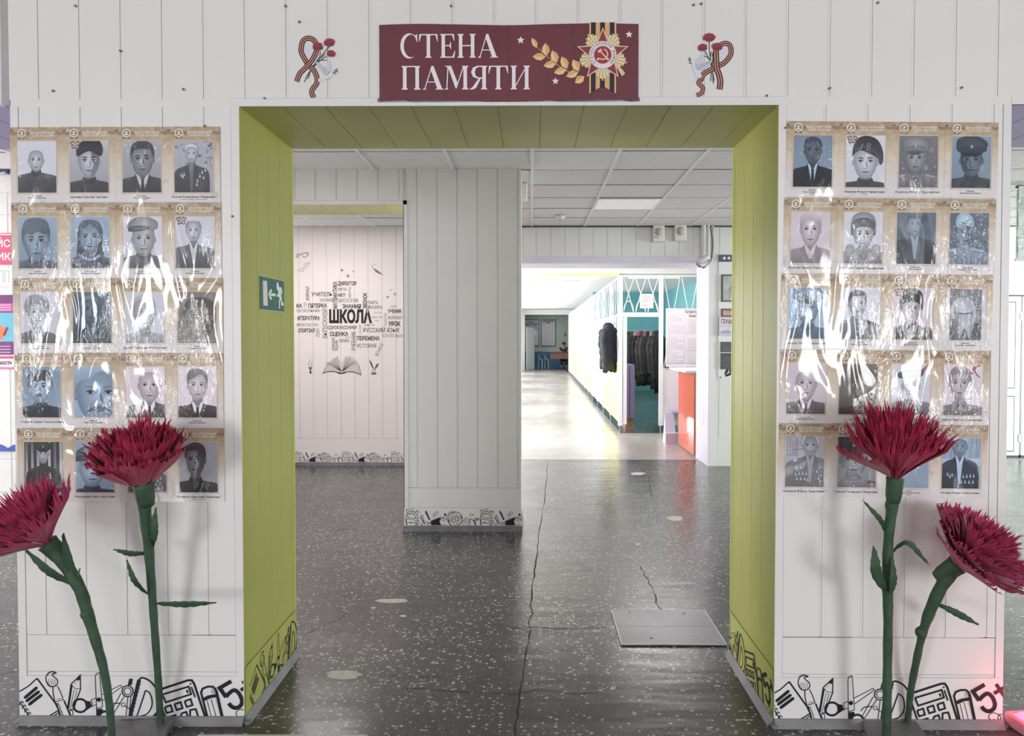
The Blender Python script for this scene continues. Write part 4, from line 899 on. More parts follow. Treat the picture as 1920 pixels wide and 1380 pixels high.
# ------------------------------------------------------------------ banner over the portal
def serif(A, ch, x, z, H, c):
    """one capital with heavy stems, hair lines and bracketed serifs; returns its width"""
    X = lambda P: [(x+a*H, z+b*H) for a, b in P]
    def stem(u, t=.085):
        A.poly(X([(u-t-.07, 0), (u+t+.07, 0), (u+t+.06, .025), (u+t, .09), (u+t, .91), (u+t+.06, .975), (u+t+.07, 1), (u-t-.07, 1), (u-t-.06, .975), (u-t, .91), (u-t, .09), (u-t-.06, .025)]), c)
    def foot(u, top=0): A.poly(X([(u-.1, top), (u+.1, top), (u+.03, top+(.06 if not top else -.06)), (u-.03, top+(.06 if not top else -.06))]), c)
    hl = .035
    if ch == 'С':
        P = [(.43+.43*cos(R(a)), .5+.53*sin(R(a))) for a in range(48, 316, 8)]; Q = [(.53+.36*cos(R(a)), .5+.475*sin(R(a))) for a in range(310, 46, -8)]
        Q.reverse(); Q = Q[:len(P)]; P = P[:len(Q)]; N = len(P)
        A.raw(X(P+Q), [(i, i+1, N+i+1, N+i) for i in range(N-1)], [c]*(2*N)); A.L += 1; A.poly(X([(.60, .955), (.66, .99), (.74, .93), (.79, 1.0), (.82, 1.0), (.82, .66), (.79, .66), (.74, .84), (.66, .93)]), c); return .92
    if ch == 'Т':
        stem(.44); A.poly(X([(0, 1), (.88, 1), (.9, .68), (.87, .68), (.78, .95), (.1, .95), (.01, .68), (-.02, .68)]), c); return .96
    if ch == 'Е':
        stem(.2); A.poly(X([(.1, 1), (.72, 1), (.74, .72), (.71, .72), (.62, .95), (.2, .95)]), c); A.poly(X([(.1, 0), (.74, 0), (.78, .3), (.75, .3), (.64, .05), (.2, .05)]), c)
        A.poly(X([(.25, .485), (.5, .485), (.55, .37), (.58, .37), (.58, .66), (.55, .66), (.5, .53), (.25, .53)]), c); return .84
    if ch == 'Н': stem(.2); stem(.78); A.poly(X([(.2, .48), (.78, .48), (.78, .53), (.2, .53)]), c); return 1.0
    if ch == 'П': stem(.2); stem(.78); A.poly(X([(.2, .95), (.78, .95), (.78, 1), (.2, 1)]), c); return 1.0
    if ch == 'А':
        A.poly(X([(.44, 1.0), (.54, 1.0), (.95, .03), (.72, .03), (.40, .86)]), c); A.line(X([(.45, .93), (.13, .02)]), H*.045, c); foot(.12); A.poly(X([(.62, 0), (1.03, 0), (1.0, .04), (.66, .04)]), c)
        A.line(X([(.24, .32), (.7, .32)]), H*.04, c); return 1.02
    if ch == 'М':
        A.line(X([(.14, .02), (.2, .98)]), H*.05, c); foot(.13); A.poly(X([(.06, 1), (.34, 1), (.66, .25), (.56, .02), (.2, .93), (.06, .97)]), c)
        A.line(X([(.58, .06), (.92, .97)]), H*.045, c); stem(1.0); return 1.2
    if ch == 'Я':
        stem(.68); A.poly(X([(.68, 1), (.36, 1), (.16, .93), (.07, .73), (.16, .53), (.36, .46), (.68, .46), (.68, .51), (.42, .51), (.29, .58), (.25, .73), (.29, .88), (.42, .95), (.68, .95)]), c)
        A.poly(X([(.44, .48), (.54, .48), (.3, .06), (.14, .0), (-.02, 0), (.04, .04), (.14, .1)]), c); return .9
    if ch == 'И': stem(.2); stem(.8); A.line(X([(.22, .05), (.78, .95)]), H*.045, c); return 1.02
bx0, bz0 = at(712, 190); bx1, bz1 = at(1197, 46)
BWd, BHt = bx1-bx0, bz1-bz0
banner = empty('banner', (bx0, -.004, bz0), 0, 'long maroon banner with large white serif lettering above the yellow portal', 'banner')
sx = BWd/485.                                            # one unit of the drawing
m = MB(); random.seed(8); nx = 24
def by(i): return -.0022*abs(sin(i*.52))*(1 if i % 6 else 1.8)
V = [(BWd*i/nx, by(i)-.0003, BHt*j+(.003*sin(i*.4) if 0 < i < nx else 0)*(1)) for j in (0, 1) for i in range(nx+1)]
m.box(-.008, BWd+.006, .0012, .0022, -.006, BHt+.007)
m.mi(1).add(V, [(i, i+1, nx+2+i, nx+1+i) for i in range(nx)])
m.mi(2)
for i in (5, 10, 15): m.box(BWd*i/20-.0006, BWd*i/20+.0006, -.0046, -.0005, .002, BHt-.002)
m.build('banner_sheet', [PAPER, mat('maroon_print', (.165, .045, .06), .42, .10, 3), mat('sheet_joint', (.30, .13, .15), .5)], banner)
W_ = (224, 214, 222)
A = Art(3e-5, 1.2)
u = 40.; 
for wd_, z, w, H in (('СТЕНА', 79, 183, 44), ('ПАМЯТИ', 20, 245, 44)):
    B = Art(); tot = sum(serif(B, ch, 0, 0, 1, W_) for ch in wd_); k = w/tot; x = u
    s0 = len(A.v)
    for ch in wd_:
        C = Art(); wch = serif(C, ch, 0, 0, 1., W_)
        n0 = len(A.v)
        A.v += [(x+p[0]*k, p[1], z+p[2]*H) for p in C.v]; A.f += [[n0+i for i in f] for f in C.f]; A.c += [[lin(W_, 1.2)]*len(f) for f in C.f]; x += wch*k
A.build('banner_lettering', PRINT, banner, (0, -.0048, 0), None, sx)
def star(A, x, y, r, c, k=.42, rot=0): A.poly([(x+cos(R(90+36*i+rot))*r*(1 if i % 2 == 0 else k), y+sin(R(90+36*i+rot))*r*(1 if i % 2 == 0 else k)) for i in range(10)], c)
for q, (x, y, r) in enumerate(((265, 111, 7.5), (330, 35, 7), (467, 121, 7))):
    A = Art(3e-5, 1.2); star(A, x, y, r, W_, .45); A.build('printed_star', PRINT, banner, (0, -.0048, 0), None, sx)
A = Art(3e-5, 1.2); g1, g2 = (224, 190, 140), (206, 164, 112)
def leaf2(x, y, L, w, rot):
    ca, sa = cos(R(rot)), sin(R(rot)); f = lambda P: [(x+a*ca-b*sa, y+a*sa+b*ca) for a, b in P]
    A.poly(f([(0, 0), (L*.35, w*.5), (L*.7, w*.42), (L, 0)]), g1); A.poly(f([(0, 0), (L, 0), (L*.7, -w*.42), (L*.35, -w*.5)]), g2)
A.line([(298, 96), (318, 78), (338, 62), (358, 50), (378, 40)], 1.2, g2, 3)
for x, y, r1, r2 in ((313, 81, 95, 178), (333, 69, 112, 190), (352, 58, 115, 195), (374, 53, 118, 200)):
    leaf2(x, y, 25, 15, r1); leaf2(x-1, y-1, 25, 14, r2)
leaf2(296, 96, 22, 10, 118); leaf2(384, 44, 22, 14, 215)
A.build('laurel_branch', PRINT, banner, (0, -.0048, 0), None, sx)
A = Art(3e-5, 1.2); ox, oy = 418, 83
for i, c in enumerate(((214, 176, 130), (52, 48, 56), (206, 166, 116), (52, 44, 50), (206, 166, 116), (52, 48, 62), (214, 176, 130))):
    x0 = 393+[0, 3, 12, 20, 29, 38, 47][i]; x1 = 393+[3, 12, 20, 29, 38, 47, 50][i]
    cut = lambda x: 24+14*(1-abs(x-418)/25)
    A.poly([(x0, 10+cut(x0)-22), (x1, 10+cut(x1)-22), (x1, 143.5), (x0, 143.5)], c)
A.build('striped_ribbon', PRINT, banner, (0, -.0047, 0), None, sx)
A = Art(3e-5, 1.2)
for k in range(5):                                                             # gilt rays between the points of the star
    b = 126+72*k
    for j in range(-6, 7):
        a = b+j*4.6; L = 48-abs(j)*2.0-(2 if j % 2 else 0)
        A.poly([(ox+cos(R(a-2.4))*16, oy+sin(R(a-2.4))*16), (ox+cos(R(a+2.4))*16, oy+sin(R(a+2.4))*16), (ox+cos(R(a+2.2))*L, oy+sin(R(a+2.2))*L), (ox+cos(R(a-2.2))*(L-1), oy+sin(R(a-2.2))*(L-1))], (222, 212, 178) if j % 2 else (190, 172, 130))
A.poly([(ox+26, oy-14), (ox+42, oy-34), (ox+36, oy-40), (ox+24, oy-20)], (206, 188, 146))
star(A, ox, oy, 51, (218, 178, 162), .44); star(A, ox, oy, 46, (136, 62, 72), .43)
A.ell(ox, oy, 26, 26, (196, 160, 148), n=36); A.ell(ox, oy, 25, 25, (216, 210, 214), n=36); A.ell(ox, oy, 17, 17, (200, 158, 146), n=30); A.ell(ox, oy, 16, 16, (146, 62, 70), n=30)
txt = 'ОТЕЧЕСТВЕННАЯ ВОЙНА'
for i, ch in enumerate(txt):
    a = 222-264*i/(len(txt)-1)
    if ch != ' ': A.text(ch, ox+cos(R(a))*19.2-cos(R(a))*0, oy+sin(R(a))*19.2, 4.2, (92, 74, 82), 'C', None, .02, a-90)
sc1 = (226, 176, 160)
A.line([(ox+9*cos(R(a)), oy+1+9.5*sin(R(a))) for a in range(75, -130, -12)], 2.6, sc1); A.line([(ox-7, oy-6), (ox-10, oy-9.5)], 3.2, (236, 214, 208))
A.line([(ox-4, oy+6), (ox+8, oy-7)], 2.6, sc1); A.line([(ox-9, oy+5), (ox-2, oy+10)], 4.5, sc1); A.line([(ox+8, oy-7), (ox+11, oy-9.5)], 3.4, (236, 214, 208))
A.build('order_star', PRINT, banner, (0, -.0049, 0), None, sx)

# ------------------------------------------------------------------ ribbon-and-dove stickers either side of the banner
BK, OR = (52, 36, 38), (196, 140, 118)
STR = [BK, OR, (66, 30, 38), OR, BK]
def bloom(A, x, y, r, rot, c=(140, 62, 76)):
    rnd = random.Random(int(x*7+y)); P = []
    for k in range(20):
        a = 2*pi*k/20; q = r*(1 if k % 2 else .86)*(1 if sin(a-R(rot)) > -.3 else .8); P.append((x+q*1.08*cos(a), y+q*.82*sin(a)))
    A.poly(P, c)
    for k in range(5): A.line([(x-r*.7+r*.35*k, y+r*.1*sin(k*2)), (x-r*.5+r*.3*k, y-r*.35), (x-r*.3+r*.25*k, y-r*.1)], r*.09, (112, 42, 58), 3)
def ribbon_sticker(px, mirror, label):
    o = empty('ribbon_sticker', (*[at(px, 190)[0], -.0012], at(px, 190)[1]), 0, label, 'wall sticker', 'ribbon-and-dove wall stickers')
    k = 1/488.; U = 110/1124.; f = lambda P: [(a*U, (1380-b)*U) for a, b in P]
    if not mirror:
        loop = [(360, 640), (270, 480), (262, 370), (300, 240), (400, 190), (500, 230), (555, 330), (545, 450), (470, 600), (330, 760), (230, 860), (170, 1010)]
        tail = [(345, 620), (400, 700), (500, 800), (555, 930), (550, 1050), (480, 1140), (455, 1230), (500, 1315)]
        fl_ = [(590, 360, 110, 60), (805, 285, 112, 20), (825, 490, 92, -40)]
        stems = [[(800, 340), (690, 470), (590, 610), (420, 820), (340, 960)], [(740, 530), (640, 600), (530, 700), (440, 800), (390, 960)], [(620, 440), (610, 540), (500, 700), (400, 860), (315, 1020)], [(740, 610), (640, 605), (590, 630)], [(720, 480), (640, 560)]]
        sheen = [(330, 290), (400, 265), (500, 280), (560, 330), (480, 480), (420, 580), (350, 470)]
        body = [(590, 960), (640, 940), (720, 920), (800, 850), (850, 820), (870, 850), (840, 930), (760, 965), (700, 990), (640, 1020), (590, 1010)]
        w1 = [(720, 900), (560, 700), (525, 640), (590, 650), (720, 760), (790, 850)]; w2 = [(770, 840), (715, 720), (760, 640), (800, 600), (830, 720), (830, 820)]
        twig = [(860, 860), (900, 820), (950, 780)]; lv = [(880, 840, 40), (910, 800, 150), (945, 825, -10), (940, 785, 60), (905, 855, -60)]
    else:
        loop = [(640, 560), (700, 380), (820, 300), (920, 320), (960, 430), (935, 540), (830, 660), (700, 730), (560, 800), (440, 880), (380, 1000)]
        tail = [(672, 440), (680, 600), (690, 760), (740, 900), (760, 1030), (745, 1160)]
        fl_ = [(545, 195, 120, 10), (425, 380, 98, 50), (685, 370, 108, -20)]
        stems = [[(545, 270), (550, 420), (575, 600), (610, 760), (625, 1050)], [(470, 440), (520, 540), (560, 610), (600, 760), (645, 1000)], [(650, 440), (620, 560), (600, 760), (575, 1000)], [(450, 530), (520, 560), (560, 620)], [(590, 450), (570, 540)]]
        sheen = [(740, 370), (830, 340), (930, 380), (900, 520), (800, 620), (740, 640)]
        body = [(215, 680), (240, 650), (260, 690), (300, 760), (340, 800), (410, 910), (380, 940), (310, 940), (270, 840), (225, 760)]
        w1 = [(320, 780), (300, 710), (380, 670), (580, 610), (600, 640), (540, 730), (420, 800)]; w2 = [(285, 700), (300, 600), (370, 530), (410, 500), (410, 600), (370, 680)]
        twig = [(215, 680), (195, 640), (170, 580)]; lv = [(180, 660, 190), (190, 605, 60), (165, 610, 150), (175, 575, 90)]
    A = Art(3e-5, 1.2); A.blob(f(sheen), (206, 204, 214), None); A.build('white_backing', PRINT, o, None, None, k)
    A = Art(3e-5, 1.2); A.up(2)
    for s in stems: A.line(f(s), 1.5, (62, 66, 68), 3)
    A.build('carnation_stems', PRINT, o, None, None, k)
    A = Art(3e-5, 1.2); A.up(10); 
    if mirror: 
        A.ribbon(f(loop), 9.5, STR, 5); A.ribbon(f(tail), 11, STR, 5); A.ribbon(f([(395, 960), (350, 1040), (430, 1130), (400, 1230), (310, 1270)]), 8, STR, 5)
    else: A.ribbon(f(tail), 9.5, STR, 5); A.ribbon(f(loop), 9.5, STR, 5)
    A.build('striped_ribbon', PRINT, o, None, None, k)
    A = Art(3e-5, 1.2); A.up(34); dv = (206, 208, 216)
    A.blob(f(body), dv); A.poly(f(w2), (192, 195, 206)); A.poly(f(w1), (182, 186, 198)); 
    for j in range(4): A.line(f([(w1[0][0]*(1-j*.2)+w1[2][0]*j*.2, w1[0][1]*(1-j*.2)+w1[2][1]*j*.2), (w1[4][0]*(1-j*.2)+w1[3][0]*j*.2, w1[4][1]*(1-j*.2)+w1[3][1]*j*.2)]), .5, (150, 154, 168))
    A.line(f(twig), .9, (90, 92, 86)); 
    for x, y, r in lv: A.ell(x*U, (1380-y)*U, 2.4, 1.1, (96, 98, 90), n=8, rot=r)
    A.build('white_dove', PRINT, o, None, None, k)
    A = Art(3e-5, 1.2); A.up(60)
    for x, y, r, rt in fl_: bloom(A, x*U, (1380-y)*U, r*U, rt)
    A.build('carnation_blooms', PRINT, o, None, None, k)
ribbon_sticker(540, 0, 'striped ribbon sticker with dove facing right, left of the maroon banner')
ribbon_sticker(1275, 1, 'striped ribbon sticker with dove facing left, right of the maroon banner')

# ------------------------------------------------------------------ exit sign on the left reveal
p = atx(486, 519, XL1); q = atx(531, 583, XL1)
ey0, ey1 = p.y, q.y; ez1 = (p.z+atx(531, 526, XL1).z)/2; ez0 = (q.z+atx(486, 581, XL1).z)/2; ew, eh = ey1-ey0, ez1-ez0
sign = empty('exit_sign', (XL1+.001, ey0, ez0), pi/2, 'green escape-route sign with white arrow and running figure on yellow reveal', 'sign')
m = MB(); m.box(0, ew, -.0035, 0, 0, eh); m.mi(1).box(-.002, ew+.002, -.001, 0, -.003, eh+.003); m.mi(2).box(ew*.5, ew*.507, -.0037, -.003, 0, eh)
m.build('sign_plate', [mat('sign_green', (.018, .115, .095), .4, .15, 6), mat('sign_edge', (.50, .55, .30), .5), mat('sign_crease', (.008, .05, .04), .5)], sign)
f = lambda P: [((a-275)/780*ew, (1240-b-(a-275)*-.0)/1070*eh*1.0) for a, b in P]
def fx(P): return [((a-280)/775*ew, (1-(b-(160+(a-280)*.17))/(1050-(a-280)*.115))*eh) for a, b in P]
gw = (214, 224, 220)
A = Art(4e-5, 1.1); A.poly(fx([(355, 300), (485, 310), (500, 1100), (365, 1085)]), (206, 204, 206)); A.build('white_door_bar', PRINT, sign, (0, -.0038, 0))
A = Art(4e-5, 1.1); A.line(fx([(635, 595), (590, 620), (545, 725), (590, 840), (630, 860)]), .012, gw); A.poly(fx([(590, 685), (755, 690), (755, 780), (590, 775)]), gw); A.build('white_arrow', PRINT, sign, (0, -.0038, 0))
A = Art(4e-5, 1.1); h = fx([(832, 460)])[0]; A.ell(h[0], h[1], .0135, .019, gw)
A.poly(fx([(865, 480), (950, 485), (945, 700), (970, 850), (965, 880), (900, 850), (845, 740), (850, 560)]), gw)
A.line(fx([(940, 500), (965, 590), (985, 700)]), .011, gw); A.poly(fx([(795, 710), (870, 720), (870, 790), (795, 785)]), gw)
A.line(fx([(915, 830), (885, 950), (885, 1160)]), .012, gw); A.line(fx([(950, 830), (965, 1010), (1025, 1020)]), .014, gw); A.build('running_figure', PRINT, sign, (0, -.0038, 0))

# ------------------------------------------------------------------ school-supplies sticker strips along the foot of the walls
IK = (50, 51, 60)
def doodle():
    A = Art(1.5e-5, .5); L = lambda P, w=1.6, sm=0, cl=False: A.line(P, w*1.18, IK, sm, cl); Pg = lambda P: A.poly(P, IK)
    L([(-8, 50), (10, 61), (24, 74)], 2.2); L([(24, 74), (27, 75), (60, 29), (67, 15)], 2.8); L([(67, 15), (49, 4)], 2.2); L([(66, 10), (57, 4)], 1.8); L([(67, 15), (70, 4)], 2.5)
    for a, b in (((3, 39), (25, 57.5)), ((6, 32.5), (29, 50)), ((11, 26), (34, 43.7))): L([a, b], 5.2); A.ell(*a, 2.6, 2.6, IK, n=10); A.ell(*b, 2.6, 2.6, IK, n=10)
    for k in range(4): 
        x, y = -7+4.5*k, 27-7*k
        L([(x, y-3), (x+1, y+3), (x+5, y+4), (x+7, y+1)], 1.8, 4); L([(x+2, y+2), (x+4, y-4), (x+6, y-7)], 1.8, 4)
    L([(62.5, 86), (55, 88.7), (48, 86), (43.7, 78.7), (44.4, 68.7), (50, 61.5), (56, 60), (63, 62.5), (65.6, 68.7), (63.7, 75), (58.7, 78.7), (55.5, 83.5), (62.5, 86)], 1.8, 4)
    for x in (50, 54, 58, 62): L([(x-1, 75), (x-1.5, 69), (x, 62)], .7, 3)
    L([(44.5, 70), (47, 64), (52, 60)], 2.2, 3)
    L([(56, 59), (57, 45), (60, 31)], 1.8, 3); L([(65, 61), (71, 49), (76, 35)], 1.6, 3); L([(61, 31), (76, 35.5)], 1.3); L([(63, 35), (72, 38)], .9)
    L([(63, 29), (68.7, 4)], 2.2); L([(66, 28.5), (75, 4)], 1.3); L([(77, 34), (89, 4)], 2.6)
    L([(91, 65), (109, 82.5), (109, 55), (102, 37), (95, 16)], 2.0); L([(91, 65), (84, 17), (88, 6)], 2.0); Pg([(101, 74.5), (109.5, 83), (109.5, 73.5), (105, 72)]); Pg([(91, 65), (94, 62), (86.5, 17), (82.5, 20)])
    L([(93.5, 63), (98.5, 57), (108.5, 56)], 1.0, 3); L([(97, 55), (89, 17)], .9); L([(102, 54), (93.5, 16)], .9); L([(88, 16), (94, 14.5)], 2.6); L([(87.5, 14), (90, 4.5), (93.5, 5), (94, 13)], 1.4, 3)
    for k in range(5): L([(97+1.6*k, 66+2.4*k), (99+1.6*k, 64.5+2.4*k)], .6)
    A.ring(108, 24, 13, 4.2, IK, 26, 12.5); Pg([(116, 34), (128, 32), (130, 22), (113, 10), (119, 20)]); L([(129, 35), (137.5, 38.7)], 1.2); L([(130, 22), (137.5, 26)], 1.2); L([(129, 35), (131, 28), (130, 22)], 1.2, 3)
    L([(137.5, 81), (140, 85.6), (145.6, 87.5), (150.6, 22.5), (139, 18)], 1.2, 0, True); A.ell(143.7, 35.6, 4.2, 4.2, IK); L([(149.5, 45), (185, 63.7), (188.5, 61), (150.5, 33.7)], 1.2)
    L([(138.5, 18.5), (150, 22)], 1.0); Pg([(138.5, 17), (149.5, 19), (152, 13), (143, 8), (143, 4), (138.5, 4)]); A.ring(156, 0, 12.5, 4.2, IK, 16, 13, 18, 162)
    A.ring(198.7, 52, 10.5, 2.4, IK, 26); A.ring(198.7, 52, 6.6, 1.6, IK, 22); Pg([(199, 63), (202, 76), (209, 76), (207, 64)])
    L([(186, 48), (165, 10)], 1.3); L([(192, 42), (168.5, 4)], 1.3); L([(199, 40), (195, 4)], 1.3); L([(205, 42), (200.5, 4)], 1.3)
    L([(163, 20), (167, 26), (176, 29), (185, 28.5)], 1.6, 4); A.ring(190, 26, 3.6, 1.2, IK, 14); L([(193.5, 24), (203.5, 17)], 1.4)
    L([(221, 74), (204, 8), (203, 4)], 6); L([(221, 74), (227, 78), (241, 72), (252, 59), (258, 44), (259, 27), (254.5, 12), (248, 4)], 2.8, 4)
    for k in range(9): L([(219-1.9*k, 66-7.2*k), (223.5-1.9*k, 64.5-7.2*k)], 1.8)
    L([(220, 15.6), (233, 54)], 2.2); L([(233, 54), (241, 48), (245, 35), (243.6, 21), (235, 8.6), (221, 4), (216, 4), (220, 15.6)], 2.0, 4); Pg([(245, 4), (254, 14), (258, 4)])
    L([(255, 54), (264.7, 57), (314, 73.5), (321, 73.5), (325.5, 67), (345.6, 4)], 3.6); L([(258, 38), (269.6, 4)], 3)
    L([(265, 46), (315, 61.5), (319.6, 47), (271, 31)], 3, 0, True); L([(311, 55), (313.5, 49)], 3); L([(320, 61), (327, 41)], 2.6); A.ell(318.7, 66.7, 1.8, 1.8, IK)
    for x, y in ((276, 18.5), (295, 24.5), (314, 30.5)): L([(x-7, y+3), (x+4.5, y+7), (x+8, y-4.5), (x-3, y-8)], 3, 0, True)
    L([(299, 4), (302, 10.5), (310, 13), (312.5, 4)], 3); L([(317, 4), (317.5, 16.5), (328, 18.5), (332.5, 4)], 3); L([(280, 4), (291, 7)], 3)
    L([(350, 4), (338.5, 51), (342, 58), (352, 62), (362, 61.5), (369, 55), (379, 6), (380, 4)][::1], 3.4) if False else L([(350, 4), (338.5, 50), (341.5, 57.5), (351, 61.5), (361, 61.5), (368, 55)], 3.4)
    Pg([(364, 58), (370, 54), (381, 4), (375, 4)]); Pg([(342, 40), (351, 44.5), (369, 48), (370, 41), (358, 40), (345, 34)]); L([(350, 35), (357.5, 4)], 1); L([(357.5, 38), (366.5, 4)], 1)
    for k in range(9): L([(365+1.1*k, 37-3.6*k), (368.5+1.1*k, 37-3.6*k)], .7)
    for k in range(4): L([(358, 57-2.4*k), (365, 56-2.4*k)], .6)
    L([(396, 72), (374, 59), (386, 41.5)], 6.4); L([(385.5, 42), (393, 50), (402, 55), (411, 48), (416, 35), (413, 25), (404, 21), (396, 24), (391, 30)], 6.4, 4)
    L([(418, 73), (433, 50)], 5.6); L([(414, 55), (435, 68)], 5.6)
    L([(415, 6), (410, 3.5), (405, 8), (405.5, 14), (412, 18), (421, 16), (428, 10), (425, 4), (422, 7), (424, 14), (433, 16)], 1.2, 4)
    return A
DO = doodle()
def clone(A, clip=None):
    B = Art(); B.v, B.f, B.c, B.clip = A.v, A.f, A.c, clip; return B
def strip(label, loc, rz, k, u0, u1, offu, film, h=.165, clip_top=.21):
    o = MB()
    w = (u1-u0)*k
    o.box(0, w, -.0007, 0, .0, h)
    s = o.build('sticker_strip', [film], None, loc, rz)
    tag(s, label, 'wall sticker', 'school-supplies sticker strips')
    B = clone(DO, [((0, 0, 0), (-1, 0, 0)), ((w, 0, 0), (1, 0, 0)), ((0, 0, .002), (0, 0, -1))])
    B.build('ink_drawings', VINYL, s, (0, -.0009, 0), None, k, (offu-u0, -3))
    return s
FILMW = mat('white_film', (.80, .785, .775), .35, .02, 5); FILMY = mat('clear_film_on_yellow', (.385, .40, .105), .36, .05, 4)
kd = 1/487.
b0 = .026
strip('sticker strip of black school doodles along the foot of the left pillar', (XL0+.001, -.0032, b0), 0, (XL1-XL0)/428, 0, 427, 8, FILMW, .160)
strip('sticker strip of black school doodles along the foot of the right pillar', (XR0+.001, -.0032, b0), 0, (XR1-XR0)/433, 0, 432, 1, FILMW, .165)
strip('sticker strip of doodles on the yellow reveal under the exit sign', (XL1+.0028, .003, b0), pi/2, (XL1-XL0)/428, 0, (DEP-.006)*428/(XL1-XL0), 28, FILMY, .19)
kk = (XR1-XR0)/433; uu = (DEP-.006)/kk
strip('sticker strip of doodles on the yellow reveal right of the floor hatch', (XR0-.0028, DEP-.003, b0), -pi/2, kk, 0, uu, -(433-uu)+3, FILMY, .19)
def doodle2():
    A = Art(2e-5, .5); L = lambda P, w=1., sm=0, cl=False: A.line([(x/8-6.5, (405-y)/8) for x, y in P], w, IK, sm, cl)
    Pg = lambda P, c=IK: A.poly([(x/8-6.5, (405-y)/8) for x, y in P], c)
    L([(78, 400), (66, 330), (68, 270), (95, 205), (150, 180), (205, 195), (245, 245), (240, 320), (225, 400)], 1.3, 3); L([(90, 280), (100, 232), (150, 205), (200, 228), (222, 292)], 1.1, 0, True)
    L([(115, 245), (150, 222), (185, 248)], .8, 3); L([(72, 320), (90, 305), (205, 318), (212, 345), (195, 368), (90, 362), (74, 345)], 1.1, 0, True); A.ring(140/8-6.5, (405-358)/8, 1.4, .9, IK, 10); L([(85, 400), (85, 370)], 1); L([(212, 400), (214, 365)], 1)
    L([(72, 200), (80, 160), (122, 154)], 1.2); L([(222, 196), (232, 170), (265, 186), (252, 215)], 1.2); A.ring(166/8-6.5, (405-160)/8, 2.1, 1, IK, 12, a0=0, a1=180); L([(245, 320), (268, 335), (258, 390), (225, 385)], 1.2)
    L([(272, 225), (290, 200)], .8); L([(265, 290), (300, 290), (370, 380)], 1.1); L([(300, 250), (325, 245), (360, 380), (335, 375)], 1.1, 0, True)
    L([(285, 370), (320, 390), (300, 400)], 1); L([(370, 345), (440, 370)], 1.2); A.ring(440/8-6.5, (405-375)/8, 1.6, .8, IK, 10); A.ring(405/8-6.5, (405-385)/8, 1.6, .7, IK, 10)
    Pg([(368, 200), (376, 170), (395, 195), (440, 300), (425, 315)], (120, 120, 122)); L([(368, 200), (376, 170), (395, 195), (440, 300), (425, 315)], .7, 0, True); A.ell(432/8-6.5, (405-310)/8, 1.6, 1.4, IK, n=8)
    L([(490, 250), (510, 215), (550, 185), (572, 200), (550, 235), (500, 262)], .8, 3, True); L([(505, 245), (545, 205)], .7)
    Pg([(450, 335), (520, 305), (610, 272), (592, 335), (612, 400), (462, 400)]); 
    for k in range(7): L([(470+22*k, 300-6*k), (478+22*k, 290-6*k)], .8)
    L([(575, 345), (588, 300), (650, 268), (700, 320), (768, 405)], .8); L([(575, 345), (620, 405)], .8)
    for k in range(5): L([(600+18*k, 395-6*k), (630+18*k, 400)], .5)
    for x, y in ((610, 310), (655, 325), (650, 285)): L([(x-14, y-8), (x+6, y-14), (x+12, y+6), (x-8, y+12)], .7, 0, True)
    A.ell(680/8-6.5, (405-235)/8, 2.3, 3.2, (90, 90, 94), n=8, rot=20)
    cx, cy = 835/8-6.5, 13.; A.ring(cx, cy, 14, 1.2, IK, 26); A.ring(cx, cy, 6, .9, IK, 20, 14, rot=15); A.ring(cx, cy, 13.5, .9, IK, 20, 4.5, rot=15); A.line([(cx-4, cy+13.4), (cx+4, cy-13.4)], .9, IK); A.line([(cx-13.4, cy-4), (cx+13.4, cy+4)], .9, IK)
    A.ring(cx, cy, 16.6, .9, IK, 14, a0=105, a1=190)
    L([(935, 355), (1010, 280), (1050, 310), (1065, 400)], .9); L([(935, 355), (985, 405)], .8); L([(975, 345), (1005, 310), (1030, 330), (1000, 365)], .8, 0, True)
    for k in range(4): L([(1000+12*k, 395-14*k), (1040+6*k, 400-20*k)], .5)
    A.text('5+', 1095/8-6.5, (405-262)/8, 6.5, (96, 96, 100), 'C', None, 0)
    L([(1060, 300), (1125, 325), (1160, 285), (1205, 300)], 1.4); Pg([(1118, 322), (1140, 322), (1165, 405), (1145, 405)]); L([(1160, 330), (1200, 300)], 2); L([(1060, 310), (1068, 400)], .8)
    return A
D2 = doodle2(); kt = .578/145
def strip2(label, x0, x1, Y, z, off, film):
    s = MB().box(0, x1-x0, -.0007, 0, 0, .135).build('sticker_strip', [film], None, (x0, Y, z)); tag(s, label, 'wall sticker', 'school-supplies sticker strips')
    k = int((x1-x0)/.578)+2
    for i in range(-1, k):
        if i*.578+off > x1-x0 or (i+1)*.578+off < 0: continue
        clone(D2, [((0, 0, 0), (-1, 0, 0)), ((x1-x0, 0, 0), (1, 0, 0)), ((0, 0, .002), (0, 0, -1))]).build('ink_drawings', VINYL, s, (0, -.001, 0), None, kt, (i*145+off/kt, 0))
strip2('sticker strip of backpacks and globe along the foot of the middle pillar', xm0+.001, xm1-.001, Y2-.0036, .046, .005, mat('hall_film', (.80, .80, .78), .4, .02))
strip2('sticker strip of backpacks and globes under the word cloud', -2.9, -.96, Y3-.0012, .041, at(640, 850, Y3)[0]+2.9-.578, mat('pink_film', (.82, .76, .75), .4, .02))
